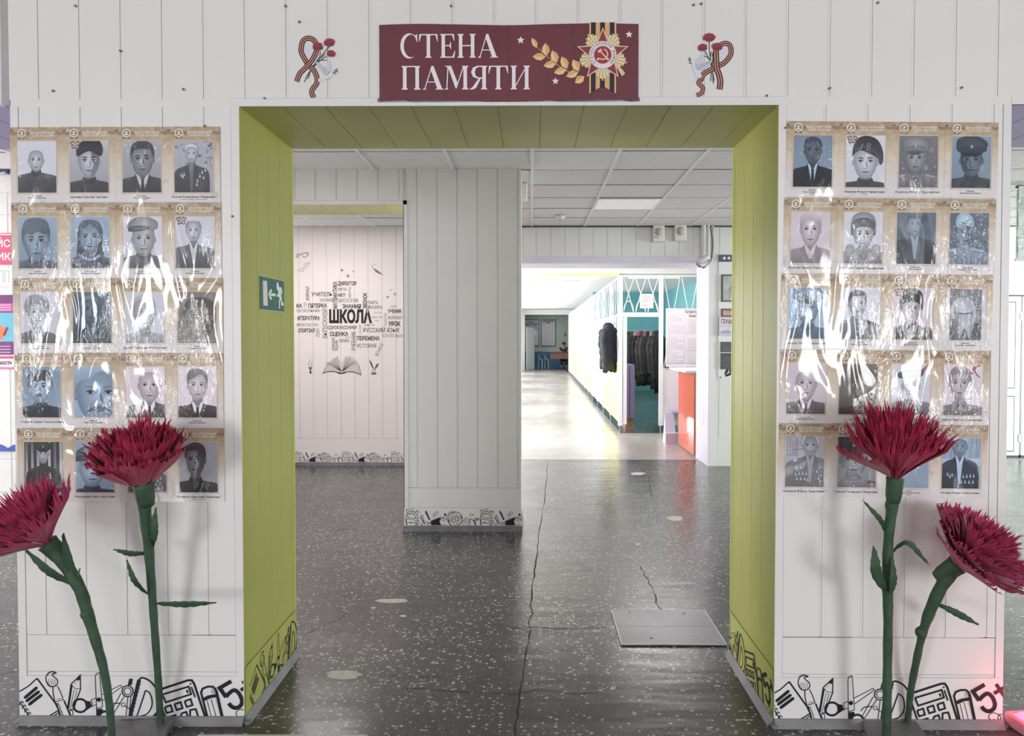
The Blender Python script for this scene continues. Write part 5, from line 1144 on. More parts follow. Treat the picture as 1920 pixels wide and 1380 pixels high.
# ------------------------------------------------------------------ giant paper carnations
def petal_mesh(name, Rr, H, span, spike, seed, curl=0., ex=(1.15, .92), pm=0, nc=11, nr=7):
    """one crepe petal growing up and out from the axis, its edge cut into a fringe"""
    rnd = random.Random(seed); V = []; F = []
    rowsp = [i/(nr-1) for i in range(nr)]
    def P(t, a, dr=0, dz=0):
        r = Rr*(t**ex[0])+.006+dr; z = H*(t**ex[1])-curl*H*max(0, t-.7)**2*3+dz
        w = 1+.05*sin(a*9+seed); return (r*w*cos(a), r*w*sin(a), z)
    for t in rowsp:
        s = span*(.30+.70*min(1, t*1.7))*(1 if t < .75 else 1-.12*(t-.75)*4)
        for c in range(nc+1):
            a = -s+2*s*c/nc; V.append(P(t, a, .006*sin(c*1.9+seed)*t))
    n = nc+1
    for j in range(nr-1):
        for c in range(nc): F.append((j*n+c, j*n+c+1, (j+1)*n+c+1, (j+1)*n+c))
    s = span*.90
    for c in range(nc):
        a = -s+2*s*(c+.5)/nc+rnd.uniform(-.03, .03); L = spike*rnd.uniform(.45, 1.15)*(1-.35*abs(2*(c+.5)/nc-1))
        mid = P(1, a*1.03, L*.40*(Rr/(Rr+H))+rnd.uniform(-.006, .01), L*.55); tip = P(1, a*1.06, L*(.85*Rr/(Rr+H*.7)+.05)+rnd.uniform(-.008, .008), L*.9+rnd.uniform(-.006, .006))
        i0 = (nr-1)*n+c; wv = Vector(V[i0+1])-Vector(V[i0]); k = len(V)
        V += [tuple(Vector(mid)-wv*.28), tuple(Vector(mid)+wv*.28), tip]; F += [(i0, i0+1, k+1, k), (k, k+1, k+2)]
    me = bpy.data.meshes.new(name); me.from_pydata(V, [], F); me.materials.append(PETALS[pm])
    me.polygons.foreach_set('use_smooth', [True]*len(F)); return me
def carnation(label, path, rad, R_, H, seed, leaves, layers, lean=None, extra=(), rings=(), ex=(1.15, .92), pm=0):
    base = Vector(path[0]); o = empty('paper_carnation', base, 0, label, 'paper flower', 'giant paper carnations')
    pts = [Vector(p)-base for p in path]
    pts_s = [Vector(p) for p in smooth([tuple(p) for p in pts], 5)]; rr = [r[0] for r in smooth([(r, 0) for r in rad], 5)]
    rr = [r*(1+.05*sin(i*1.7)) for i, r in enumerate(rr)]
    m = MB(); m.tube(pts_s, rr, 12)
    m.build('stem', GREENSTEM, o)
    top = pts[-1]; ax = (Vector(lean) if lean else (pts[-1]-pts[-2])).normalized()
    rot = ax.to_track_quat('Z', 'Y').to_matrix().to_4x4()
    c = MB(); prof = [(.0, -.075), (rad[-1]*.92, -.075), (rad[-1]*1.12, -.05), (rad[-1]*1.2, .0), (rad[-1]*1.28, .012), (.0, .02)]
    c.loft([[(max(r, .0005)*cos(2*pi*k/14), max(r, .0005)*sin(2*pi*k/14), z) for k in range(14)] for r, z in prof])
    head = c.build('flower_head', GREENSTEM, o); head.matrix_local = Matrix.Translation(top)@rot
    rnd = random.Random(seed)
    for li, (n, rk, hk, span, spike, curl) in enumerate(layers):
        vs = [petal_mesh('petal', R_*rk, H*hk, span, spike*H, seed*10+li*3+v, curl, ex, pm) for v in range(3)]
        for k in range(n):
            pe = bpy.data.objects.new('petal', vs[k % 3]); col.objects.link(pe); pe.parent = head
            s = rnd.uniform(.92, 1.06)
            pe.rotation_euler = (rnd.uniform(-.07, .07), rnd.uniform(-.07, .07), 2*pi*(k+.5*(li % 2))/n+rnd.uniform(-.13, .13)); pe.scale = (s, s, s*rnd.uniform(.94, 1.05)); pe.location = (0, 0, .004*li)
    for ang, rk, hk, span in extra:
        pe = bpy.data.objects.new('petal', petal_mesh('petal', R_*rk, H*hk, span, .18*H, seed+99, -.3, (1.15, .92), pm)); col.objects.link(pe); pe.parent = head; pe.rotation_euler = (0, 0, ang)
    for a, b, mid, w in leaves:                                            # folded paper leaves: root, tip, bend
        a, b, mid = [Vector(q)-base for q in (a, b, mid)]
        C = smooth([tuple(a), tuple(a.lerp(mid, .55)+(mid-a.lerp(b, .5))*.25), tuple(mid), tuple(mid.lerp(b, .5)), tuple(b)], 4); N = len(C); V = []
        for i, q in enumerate(C):
            q = Vector(q); d = (Vector(C[min(N-1, i+1)])-Vector(C[max(0, i-1)])).normalized(); s = d.cross(Vector((0, 1, .15))).normalized(); t = i/(N-1)
            ww = w*(.16+.84*sin(pi*min(1, t*.93+.04))**.8)*(1-.75*t**6)+.0015*sin(i*2.3+seed); f = Vector((0, -ww*.55, 0))
            V += [q-s*ww+f, q+Vector((0, .004, 0)), q+s*ww+f, q-s*ww+f+Vector((0, .0022, 0)), q+Vector((0, .0065, 0)), q+s*ww+f+Vector((0, .0022, 0))]
        F = []
        for i in range(N-1):
            for u, v in ((0, 1), (1, 2), (4, 3), (5, 4), (3, 0), (2, 5)): F.append((i*6+u, i*6+v, i*6+6+v, i*6+6+u))
        MB().add(V, F, True).build('leaf', LEAFMAT, o)
    for q, r in rings:
        q = Vector(q)-base; MB().ellipsoid(q, (r, r, r*1.1), 12, 6).build('stem_joint', GREENSTEM, o)
    return o
LAY = [(6, 1.0, .66, .66, .14, .0), (8, .96, .76, .58, .18, .0), (9, .84, .84, .46, .24, .0), (9, .66, .95, .44, .26, .0), (8, .44, 1.02, .5, .26, .0), (6, .2, 1.04, .7, .26, 0)]
LAYF = [(9, 1.0, .68, .36, .42, .0), (10, .9, .80, .36, .42, .0), (10, .72, .92, .40, .40, 0), (9, .5, .98, .44, .38, 0), (6, .24, 1.0, .6, .36, 0)]
LAYD = [(7, 1.0, .56, .58, .16, .0), (9, .95, .70, .50, .20, .1), (12, .76, .84, .34, .26, .3), (12, .56, .93, .36, .24, .3), (9, .36, .97, .42, .24, .25), (6, .16, .98, .7, .24, 0)]
PL = .028                                                                  # top of the plates the stems stand on
def pth(px, ys): return [at3(x, y, d) for (x, y), d in zip(px, ys)]
f2 = fl(301, 1358, PL); 
p2_ = [f2]+pth([(297, 1280), (290, 1180), (285, 1110), (279, 1030), (272, 960), (269, 912)], [f2.y-.02, f2.y-.05, f2.y-.07, f2.y-.10, f2.y-.13, f2.y-.15])
d2 = f2.y-.085
carnation('tall carnation with green stem before the left pillar, its head upright over the sheets', p2_, [.0125, .0125, .0135, .0145, .017, .021, .028], .142, .182, 3,
    [(at3(283, 1030, d2), at3(292, 952, d2-.05), at3(291, 995, d2-.04), .014), (at3(279, 1036, d2), at3(212, 1030, d2-.05), at3(245, 1037, d2-.04), .011), (at3(277, 1114, d2), at3(237, 1050, d2-.05), at3(252, 1085, d2-.05), .011), (at3(291, 1131, d2), at3(405, 1130, d2-.06), at3(350, 1132, d2-.04), .012)],
    LAY, (-.02, -.22, 1), ex=(.82, 1.05))
f1 = fl(211, 1398, PL)
p1_ = [f1]+pth([(206, 1330), (196, 1262), (182, 1210), (164, 1150), (150, 1105), (120, 1055), (93, 1022)], [f1.y-.01, f1.y-.02, f1.y-.03, f1.y-.04, f1.y-.05, f1.y-.06, f1.y-.07])
d1 = f1.y-.05
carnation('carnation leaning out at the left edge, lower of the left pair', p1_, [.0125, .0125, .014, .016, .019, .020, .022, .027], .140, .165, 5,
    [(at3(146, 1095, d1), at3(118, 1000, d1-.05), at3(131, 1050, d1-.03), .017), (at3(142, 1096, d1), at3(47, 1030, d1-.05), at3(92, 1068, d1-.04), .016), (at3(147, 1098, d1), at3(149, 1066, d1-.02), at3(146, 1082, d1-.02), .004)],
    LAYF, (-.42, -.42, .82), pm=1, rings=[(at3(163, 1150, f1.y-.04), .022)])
f3 = fl(1662, 1392, PL)
p3_ = [f3]+pth([(1663, 1330), (1664, 1250), (1665, 1150), (1664, 1090), (1666, 1010), (1672, 955), (1678, 903)], [f3.y-.01, f3.y-.01, f3.y-.02, f3.y-.03, f3.y-.05, f3.y-.06, f3.y-.07])
d3 = f3.y-.04
carnation('tall spiky carnation before the right pillar with one loose low petal', p3_, [.0155, .0155, .0155, .016, .019, .0165, .019, .0235], .128, .205, 7,
    [(at3(1660, 1000, d3), at3(1618, 938, d3-.04), at3(1648, 972, d3-.04), .009), (at3(1662, 1110, d3), at3(1638, 1024, d3-.05), at3(1640, 1068, d3-.05), .019), (at3(1672, 1036, d3), at3(1743, 1060, d3-.05), at3(1705, 1019, d3-.05), .010), (at3(1668, 1115, d3), at3(1672, 1040, d3-.02), at3(1674, 1085, d3-.03), .012)],
    LAYF, (.03, -.10, 1), extra=[(pi*1.09, 1.78, .52, .40)], rings=[(at3(1672, 948, f3.y-.06), .0225)])
f4 = fl(1702, 1354, PL)
p4_ = [f4]+pth([(1707, 1300), (1716, 1250), (1728, 1195), (1742, 1150), (1765, 1100), (1790, 1062)], [f4.y-.02, f4.y-.05, f4.y-.08, f4.y-.11, f4.y-.14, f4.y-.16])
d4 = f4.y-.11
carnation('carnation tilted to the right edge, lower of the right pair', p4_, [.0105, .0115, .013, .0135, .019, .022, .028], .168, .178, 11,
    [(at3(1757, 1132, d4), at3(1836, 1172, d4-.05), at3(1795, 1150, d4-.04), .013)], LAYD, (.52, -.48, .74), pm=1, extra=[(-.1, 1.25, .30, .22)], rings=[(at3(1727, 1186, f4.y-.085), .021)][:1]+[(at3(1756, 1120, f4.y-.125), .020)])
# plates on the floor
def slab(name, px, z, label, cat, mt, h=None):
    P = [fl(x, y, z) for x, y in px]; n = len(P); V = [tuple(p) for p in P]+[(p.x, p.y, .0005) for p in P]
    c = sum((p for p in P), Vector())/n
    V += [tuple(p.lerp(c, .03)+Vector((0, 0, .0015))) for p in P]
    F = [tuple(range(2*n, 3*n))]+[(i, (i+1) % n, 2*n+(i+1) % n, 2*n+i) for i in range(n)]+[(i, (i+1) % n, n+(i+1) % n, n+i) for i in range(n)]+[tuple(range(2*n-1, n-1, -1))]
    o = MB().add(V, F).build(name, [mt]); return tag(o, label, cat)
PLM = mat('plate_stone', (.20, .195, .195), .38, .16, 14)
slab('flower_base', [(215, 1352), (328, 1345), (262, 1440), (150, 1440)], PL-.002, 'grey stone base plate under the two left carnations', 'base plate', PLM)
slab('flower_base', [(1613, 1343), (1712, 1344), (1775, 1432), (1648, 1432)], PL-.002, 'grey base plate under the two right carnations', 'base plate', PLATE)
slab('white_tray', [(372, 1377), (688, 1377), (692, 1382), (720, 1470), (330, 1470), (366, 1382)], .02, 'flat white tray lying on the floor at the bottom edge', 'tray', mat('tray_white', (.60, .59, .57), .4, .04))
# steel hatch plate let into the floor
h0, h1 = .44, .958
t = NT('hatch_steel'); n1 = t.noise(5, 5); n2 = t.noise(22, 4, t.coord((1, 3, 1)))
t.l(t.mix(n2, t.ramp(n1, [(.3, (.20, .198, .205)), (.7, (.34, .335, .345))]), (.27, .265, .28, 1), 'MIX'), t.b.inputs['Base Color']); t.set(Metallic=.35, Roughness=.34); t.bump(n2, .3, .002)
hp = MB(); hp.bbox(h0, h1, .69, 1.12, .0006, .009, .004); hp.box(h0, h1, .902, .906, .0085, .0095)
hp.mi(1)  # lighter rim strips: edge highlights put into the metal colour
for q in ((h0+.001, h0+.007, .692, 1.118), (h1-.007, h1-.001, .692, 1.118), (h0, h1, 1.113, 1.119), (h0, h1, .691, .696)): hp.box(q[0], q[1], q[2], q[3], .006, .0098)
ho = hp.build('floor_hatch', [t.m, mat('edge_highlight', (.52, .52, .54), .3, .1, 30)]); tag(ho, 'scuffed steel hatch plate lying on the dark floor inside the portal', 'hatch')
for x, y in ((.535, 1.085), (.83, 1.075), (.60, .765), (.925, .71)):
    MB().disc((x, y, .0088), .008, .003, 10, 'z').build('bolt', CHROME, ho)
# red-lit box at the right edge
RED = mk_glow('red_glow', (1, .13, .22), 3.2); ORG = mk_glow('orange_glow', (1, .32, .12), 2.6)
rb = empty('red_lamp_box', (1.93, -.055, 0), R(8), 'glowing red light box on the floor at the right edge', 'lamp')
MB().bbox(-.075, .16, -.16, .09, .0, .05, .006).build('box', mat('pink_box', (.75, .30, .36), .5, .05), rb)
MB().prism([(-.06, .0505), (.14, .0505), (.10, .058), (-.03, .058)], -.13, .06).build('light_panel', RED, rb)
fm = MB(); 
for dx, hh in ((-.015, .035), (.03, .05), (.07, .03)): fm.add([(dx-.02, -.05, .056), (dx+.02, -.05, .056), (dx+.025, -.05, .056+hh*.4), (dx, -.05, .056+hh), (dx-.025, -.05, .056+hh*.4), (dx-.02, -.045, .056), (dx+.02, -.045, .056), (dx, -.045, .056+hh)], [(0, 1, 2, 3, 4), (5, 6, 7), (0, 5, 7, 3), (1, 6, 7, 3)])
fm.build('paper_flame', ORG, rb)
pl = bpy.data.lights.new('red_lamp', 'POINT'); pl.energy = 1.3; pl.color = (1, .06, .13); pl.shadow_soft_size = .04; po = bpy.data.objects.new('red_lamp', pl); col.objects.link(po); po.location = (1.9, -.06, .085)
# screws and nail heads left in the boards of the front wall
sc0 = None
for px, py in ((143, 12), (227, 96), (101, 171), (345, 168), (562, 42), (497, 185), (846, 12), (536, 12), (1300, 10), (1314, 8), (1645, 6), (1555, 166), (1802, 165), (1437, 180), (385, 237), (437, 406), (1472, 240)):
    x, z = at(px, py)
    if sc0 is None:
        sc0 = MB(); sc0.disc((0, 0, 0), .0045, .006, 10); sc0.disc((0, -.006, 0), .0028, .004, 8); sc0 = sc0.build('screw_head', CHROME); o = sc0
        tag(o, 'small steel screw head left in the white boards of the front wall', 'screw', 'screw heads in the front wall')
    else: o = sc0.copy(); col.objects.link(o)
    o.location = (x, -.0005, z)
# ------------------------------------------------------------------ word cloud and drawings stuck on the back wall
def wq(X, Y): return at(540+X/5.1125, 450+Y/5.1125, Y3)
wx0, wz0 = wq(0, 1380)
wc = empty('word_cloud', (wx0, Y3-.0012, wz0), 0, 'word cloud of black Cyrillic school words stuck on the back wall', 'wall lettering')
kq = (wq(1000, 700)[0]-wq(0, 700)[0])/1000
def word(t, x0, y0, x1, y1, c=45, b=.02, v=0, sc_=0):
    A = Art(2e-5, .9); g = (c, c-3, c)
    a, d = wq(x0, y1); e, f_ = wq(x1, y0); w, h = e-a, f_-d
    if v: A.text(t, w, 0, w, g, 'L', h, b, 90)
    else: A.text(t, 0, 0, h, g, 'L', w, b)
    A.build('word', VINYL, wc, (a-wx0, 0, d-wz0))
for q in (('ШКОЛА', 395, 672, 805, 790, 40, .05), ('ДИРЕКТОР', 478, 398, 655, 435, 45, .03), ('МАТЕМАТИКА', 432, 398, 470, 658, 42, .03, 1), ('МЕЧТА', 480, 458, 562, 488, 60, .012), ('МЕЛ', 480, 512, 548, 543, 50, .02),
          ('КРУТО', 582, 452, 604, 550, 60, .01, 1), ('УЧИТЕЛЬ', 224, 500, 424, 540, 45, .012), ('ХИМИЯ', 302, 560, 424, 592, 90, 0), ('БИОЛОГИЯ', 482, 562, 670, 597, 85, 0), ('ЖУРНАЛ', 172, 447, 204, 582, 55, .015, 1),
          ('КА', 82, 612, 135, 648, 45, .03), ('УМ', 150, 600, 180, 645, 130, -.004, 1), ('ПЯТЕРКА', 195, 610, 372, 648, 45, .03), ('ЗНАНИЯ', 522, 616, 700, 655, 42, .03), ('ЗВОНОК', 720, 505, 757, 658, 45, .03, 1), ('ПАРТА', 768, 585, 862, 616, 60, .01),
          ('ФИЗИКА', 768, 628, 904, 660, 105, 0), ('ОНТРОЛЬНАЯ', 82, 662, 300, 693, 95, 0), ('ИТЕРАТУРА', 92, 730, 305, 768, 45, .03), ('ФИЗКУЛЬТУРА', 84, 798, 290, 828, 110, -.003), ('СПОРТЗАЛ', 98, 850, 255, 885, 45, .03),
          ('ВЫПУСКНОЙ', 332, 664, 374, 940, 70, 0, 1), ('ОДНОКЛАССНИКИ', 378, 822, 658, 855, 55, .015), ('ОЦЕНКА', 400, 880, 578, 920, 45, .03), ('ПЯТЕРКА', 492, 952, 588, 980, 75, .01), ('УЧЕБНИК', 608, 875, 648, 1062, 60, .005, 1),
          ('ПЕРЕМЕНА', 660, 922, 878, 962, 42, .03), ('ИСТОРИЯ', 660, 994, 845, 1032, 75, 0), ('РУССКИЙ ЯЗЫК', 724, 842, 1070, 885, 60, .006), ('УРОК', 963, 782, 1078, 824, 42, .035), ('УЧЕНИК', 957, 664, 1090, 700, 45, .03),
          ('ЖУРНАЛ', 958, 728, 1095, 760, 80, .0), ('КОНТРОЛЬНА', 905, 900, 1100, 934, 130, -.004), ('ГЕОМЕТРИЯ', 926, 703, 946, 825, 120, 0, 1), ('ДОМАШНЕЕ', 422, 935, 446, 1062, 60, .01, 1), ('ЗАДАНИЕ', 453, 960, 478, 1062, 70, .01, 1),
          ('УМ НЯ', 820, 688, 895, 704, 140, -.004), ('МЫСЛИ', 806, 730, 905, 748, 120, -.004), ('УЧЕБА', 826, 766, 876, 780, 150, 0), ('парта', 730, 800, 825, 824, 110, -.004), ('ХОР', 682, 810, 700, 900, 130, 0, 1), ('ЛИНЕЙКА', 548, 930, 600, 942, 110, 0), ('СЛОВАРИ', 268, 850, 302, 930, 120, 0, 1), ('МИГ', 980, 628, 1046, 648, 160, 0)): word(*q)
A = Art(2e-5, .9); A.text('Класс', 0, 0, .05, (58, 55, 58), 'C', .155, -.006, 68); p = wq(892, 1055); A.build('word', VINYL, wc, (p[0]-wx0, 0, p[1]-wz0))
def sketch(name, label, cat, org, draw, group=None):
    o_ = wq(*org); A = Art(2e-5, .8)
    def f(P): return [((a-org[0])*kq, (org[1]-b)*kq) for a, b in P]
    draw(A, f); o = A.build(name, VINYL, None, (o_[0], Y3-.0012, o_[1])); return tag(o, label, cat, group)
D1, D2_ = (62, 58, 60), (120, 114, 114)
def d_book(A, f):
    A.poly(f([(332, 1280), (375, 1205), (400, 1170), (470, 1110), (512, 1180), (520, 1195), (545, 1125), (600, 1110), (660, 1160), (680, 1200), (703, 1295), (640, 1275), (560, 1270), (515, 1282), (450, 1268), (390, 1272)]), (228, 218, 215))
    for k in range(13):
        a = k/12; A.line(f([(515, 1262), (470-70*a+10, 1180+20*a), (478-125*a, 1112+75*a+8*sin(k))]), 1.2*kq*(1+.8*(k % 3 == 0)), D1, 4)
        A.line(f([(520, 1262), (548+65*a, 1175+25*a), (552+118*a, 1112+70*a+8*sin(k))]), 1.2*kq*(1+.8*(k % 3 == 1)), D1, 4)
    A.line(f([(332, 1280), (380, 1262), (450, 1262), (515, 1280), (560, 1264), (640, 1268), (703, 1295)]), 7*kq, D1, 4); A.line(f([(332, 1280), (375, 1200), (395, 1185)]), 4*kq, D1); A.line(f([(703, 1295), (680, 1200)]), 4*kq, D1)
    A.poly(f([(450, 1262), (515, 1272), (570, 1262), (540, 1282), (490, 1284)]), D1)
sketch('open_book_drawing', 'drawing of an open fanned book stuck below the word cloud', 'wall drawing', (515, 1290), d_book)
def d_candle(A, f):
    A.line(f([(200, 1165), (203, 1220), (228, 1220), (230, 1170)]), 4*kq, D2_); A.line(f([(213, 1165), (210, 1150), (216, 1140)]), 3*kq, D1, 3); A.poly(f([(195, 1222), (235, 1222), (225, 1240), (205, 1240)]), D2_); A.poly(f([(210, 1240), (220, 1240), (222, 1262), (232, 1278), (202, 1278), (210, 1262)]), D1)
sketch('candle_drawing', 'small drawing of a candle in a holder, left of the open book drawing', 'wall drawing', (214, 1280), d_candle)
def d_quill(A, f):
    A.poly(f([(780, 1150), (800, 1165), (822, 1225), (815, 1235), (790, 1190)]), D2_); A.poly(f([(872, 1182), (850, 1190), (828, 1232), (838, 1236), (862, 1212)]), D2_); A.line(f([(780, 1150), (820, 1240)]), 3*kq, D1); A.line(f([(872, 1182), (828, 1240)]), 3*kq, D1)
    A.line(f([(812, 1240), (836, 1240), (832, 1258), (846, 1285), (800, 1285), (814, 1258), (812, 1240)]), 4*kq, D1, 2); A.poly(f([(804, 1270), (842, 1270), (846, 1288), (800, 1288)]), D2_)
sketch('quill_drawing', 'small drawing of two quills in an inkpot, right of the open book drawing', 'wall drawing', (822, 1290), d_quill)
sketch('feather_drawing', 'grey drawing of a slanting feather, above right of the word cloud', 'wall drawing', (862, 330), lambda A, f: (A.poly(f([(815, 272), (850, 285), (885, 312), (910, 332), (872, 325), (838, 305)]), (150, 144, 142)), A.line(f([(805, 262), (860, 300), (912, 334)]), 4*kq, D1, 3), A.ell(*f([(806, 248)])[0], 5*kq, 5*kq, D2_, n=8), A.ell(*f([(828, 234)])[0], 5*kq, 5*kq, D2_, n=8)))
sketch('glasses_drawing', 'drawing of spectacles at the edge of the yellow reveal, upper left', 'wall drawing', (130, 165), lambda A, f: (A.line(f([(75, 160), (95, 135), (108, 150), (95, 168), (76, 160)]), 5*kq, D1, 3), A.line(f([(105, 145), (125, 135), (185, 122), (180, 155), (155, 165), (130, 140)]), 5*kq, D1, 3), A.line(f([(185, 125), (200, 140)]), 5*kq, D1)))
sketch('notebook_drawing', 'faint drawing of a slanting notebook, under the spectacles drawing', 'wall drawing', (150, 300), lambda A, f: (A.line(f([(90, 290), (140, 268), (205, 215), (212, 222), (150, 290), (140, 303), (92, 296)]), 3*kq, D2_), A.line(f([(140, 268), (145, 300)]), 3*kq, D2_), A.line(f([(150, 235), (190, 218)]), 3*kq, D2_)))
for (x, y, r, c, nm, lb) in ((518, 290, 20, D1, 'star_sticker', 'largest dark four-pointed star sticker above the word cloud'), (626, 303, 12, D1, 'star_sticker', 'small dark star sticker beside the big one above the word cloud'), (575, 345, 22, (172, 160, 158), 'star_sticker', 'pale outlined star sticker below the two dark ones'), (955, 548, 17, D1, 'star_sticker', 'dark crossed star sticker right of the word cloud'), (982, 480, 9, D2_, 'star_sticker', 'tiny star sticker highest on the right of the word cloud'), (1025, 520, 20, (200, 190, 188), 'star_sticker', 'pale star sticker at the far right by the pillar')):
    sketch(nm, lb, 'wall sticker', (x, y), lambda A, f, x=x, y=y, r=r, c=c: star(A, 0, 0, r*kq, c, .28 if c != D2_ else .4, 0) if c in (D1, D2_) else star(A, 0, 0, r*kq, c, .5), 'star stickers')

# ------------------------------------------------------------------ fittings of the hall
def pbox(m, x0, y0, x1, y1, Y, d, b=0):
    a, c = at(x0, y1, Y), at(x1, y0, Y); m.box(a[0], c[0], Y-d, Y, a[1], c[1]); return m
LIT = mk_glow('lamp_diffuser', (1, 1, 1), .55)
lc = fl(1148, 382, 2.797); 
ct = empty('ceiling_light', (1.535-.61*.5+.0, lc.y, 2.797), 0, 'square flush ceiling light among the hall ceiling tiles', 'ceiling light')
ct.location.x = round((lc.x-.315)/.61)*.61+.315
MB().box(-.29, .29, -.25, .25, -.006, -.0005).build('diffuser', mk_glow('panel_diffuser', (1, 1, 1), .16), ct); f = MB()
for q in ((-.3, -.29, -.26, .26), (.29, .3, -.26, .26), (-.29, .29, -.26, -.25), (-.29, .29, .25, .26)): f.box(q[0], q[1], q[2], q[3], -.009, -.0005)
f.build('frame', GRID, ct)
p = fl(1050, 405, 2.797); sd = empty('smoke_detector', p, 0, 'small round smoke detector on the hall ceiling', 'smoke detector')
m = MB(); m.loft([[(r*cos(2*pi*k/16), r*sin(2*pi*k/16), z) for k in range(16)] for r, z in ((.055, .002), (.055, -.015), (.035, -.035), (.012, -.04))]); m.build('housing', WHITE_TRIM, sd); MB().disc((0, 0, -.044), .01, .005, 8, 'z').build('sensor', DARK, sd)
sp0 = None
for x0, x1, y0, y1, lb in ((1223, 1244, 424, 455, 'white wall loudspeaker with a small dark slot, left of the two under the ceiling'), (1263, 1285, 423, 453, 'white wall loudspeaker nearer the pipes, right of the two under the ceiling')):
    a, b = at(x0, y1, Y3), at(x1, y0, Y3); w, h = b[0]-a[0], b[1]-a[1]
    o = empty('wall_speaker', ((a[0]+b[0])/2, Y3-.001, a[1]), 0, lb, 'loudspeaker', 'wall loudspeakers')
    MB().bbox(-w/2, w/2, -.07, 0, 0, h, .008).build('cabinet', mat('speaker_white', (.78, .77, .73), .5, .03), o)
    MB().disc((0, -.0702, h*.60), w*.36, .006, 20).build('grille', mat('speaker_grille', (.50, .50, .46), .7, .1, 60), o)
    if x0 < 1240: MB().box(-w*.38, -w*.05, -.073, -.0702, h*.26, h*.29).build('slot', DARK, o)
for k, (x, r, lb) in enumerate(((1317, 7.0, 'broad pale conduit nearest the loudspeakers'), (1326, 5.0, 'thinner pale conduit, second from the loudspeakers'), (1334, 4.2, 'grey conduit farthest from the loudspeakers'))):
    X = at(x, 450, Y3)[0]; rr = r*8.1/1300/1.6
    tag(MB().tube([(X, Y3-.05, Z(486-k, Y3)), (X, Y3-.05, ZC)], rr, 10).build('pipe', mat('conduit%d' % k, [(.72, .72, .68), (.70, .70, .66), (.42, .43, .40)][k], .45)), lb, 'pipe', 'conduits by the lilac pilaster')
def cable(name, label, pts, r, mt, group=None): return tag(MB().tube(smooth([tuple(q) for q in pts], 5), r, 6).build(name, [mt]), label, 'cable', group)
CAB = mat('cable_grey', (.10, .10, .10), .6)
Yc = Y3-.10
cable('cable', 'thin dark cable drooping from the ceiling beside the conduits', [at3(1331, 425, Yc), at3(1337, 455, Yc), at3(1334, 480, Yc), at3(1325, 488, Yc)], .006, CAB)
cable('cable', 'dark cable looped under the conduits on the lilac pilaster', [at3(1306, 494, Yc-.02), at3(1312, 500, Yc-.02), at3(1322, 500, Yc-.02), at3(1332, 490, Yc-.02), at3(1334, 482, Yc-.02)], .008, CAB)
cable('cable', 'pale cable loop hanging lowest on the lilac pilaster', [at3(1310, 490, Yc-.03), at3(1318, 503, Yc-.03), at3(1328, 494, Yc-.03), at3(1332, 486, Yc-.03)], .008, mat('cable_pale', (.45, .43, .45), .6))
a = at3(1290, 492, Yc); b = at3(1331, 481, Yc)
m = MB(); m.loft([[(a.x+(b.x-a.x)*t, Yc+.04*cos(q)*s, a.z+(b.z-a.z)*t*.6+.045*sin(q)*s+.01*sin(9*t)) for q in [2*pi*k/8 for k in range(8)]] for t, s in ((0, .05), (.3, .35), (.55, .8), (.8, 1), (1, .7))])
tag(m.build('crumpled_wrap', [mat('wrap_white', (.74, .73, .76), .5)]), 'crumpled white wrap tucked under the conduits', 'wrapping')
a = at(985, 330, Y2+.25); tag(MB().bbox(a[0]-.03, a[0]+.015, Y2+.46, Y2+.56, 2.66, 2.797, .006).build('junction_box', [mat('box_white', (.86, .86, .86), .4)]), 'small white cable box under the ceiling beside the middle pillar', 'junction box')
# display board and frames on the right-hand wall
bd = empty('display_board', (at(1346, 712, Y3)[0], Y3-.001, Z(712, Y3)), 0, 'clear display board edge on the pale wall right of the lilac pilaster', 'board'); ht = Z(476, Y3)-Z(712, Y3)
MB().box(0, .62, -.006, 0, 0, ht).build('panel', mat('board_pale', (.76, .79, .76), .3, .03), bd); m = MB()
for z in (.03, ht-.03): m.disc((.03, -.006, z), .012, .006, 10)
m.build('stud', CHROME, bd)
lf = Art(3e-5, 1.); 
for k, (x, y, r) in enumerate(((.10, .10, 60), (.12, .06, 20), (.10, .16, 120), (.15, .12, 70))): lf.ell(x, y, .045, .016, (60, 62, 62), n=12, rot=r)
lf.build('leaf_print', PRINT, bd, (0, -.007, 0))
def frame_at(name, label, cat, x0, y0, x1, y1, Y, fm, inner, drawf=None, th=.02, fw=.015):
    a, b = at(x0, y1, Y), at(x1, y0, Y); w, h = b[0]-a[0], b[1]-a[1]
    o = empty(name, (a[0], Y-.0075, a[1]), 0, label, cat); m = MB()
    for q in ((0, w, 0, fw), (0, w, h-fw, h), (0, fw, fw, h-fw), (w-fw, w, fw, h-fw)): m.box(q[0], q[1], -th, 0, q[2], q[3])
    m.build('frame', fm, o); MB().box(fw, w-fw, -th*.6, -.001, fw, h-fw).build('print', inner, o)
    if drawf: A = Art(4e-5, 1.); drawf(A, w, h); A.build('artwork', PRINT, o, (0, -th*.62, 0))
    return o
DF = mat('frame_dark', (.06, .06, .075), .4); GP = mat('grey_photo', (.42, .46, .46), .4, .3, 14)
frame_at('picture_frame', 'dark-framed grey photo at the top of the display board', 'picture', 1352, 515, 1384, 566, Y3, DF, GP, lambda A, w, h: [A.blob([(w*(.2+.1*k), h*(.1+.11*k)), (w*(.35+.1*k), h*(.2+.11*k)), (w*(.25+.1*k), h*(.3+.1*k))], (200-20*k, 205-20*k, 205-20*k)) for k in range(6)])
frame_at('picture_frame', 'small reddish photo between the grey photo and the certificate', 'picture', 1352, 579, 1384, 594, Y3, mat('frame_brown', (.16, .09, .07), .5), mat('warm_photo', (.62, .42, .34), .5, .25, 20))
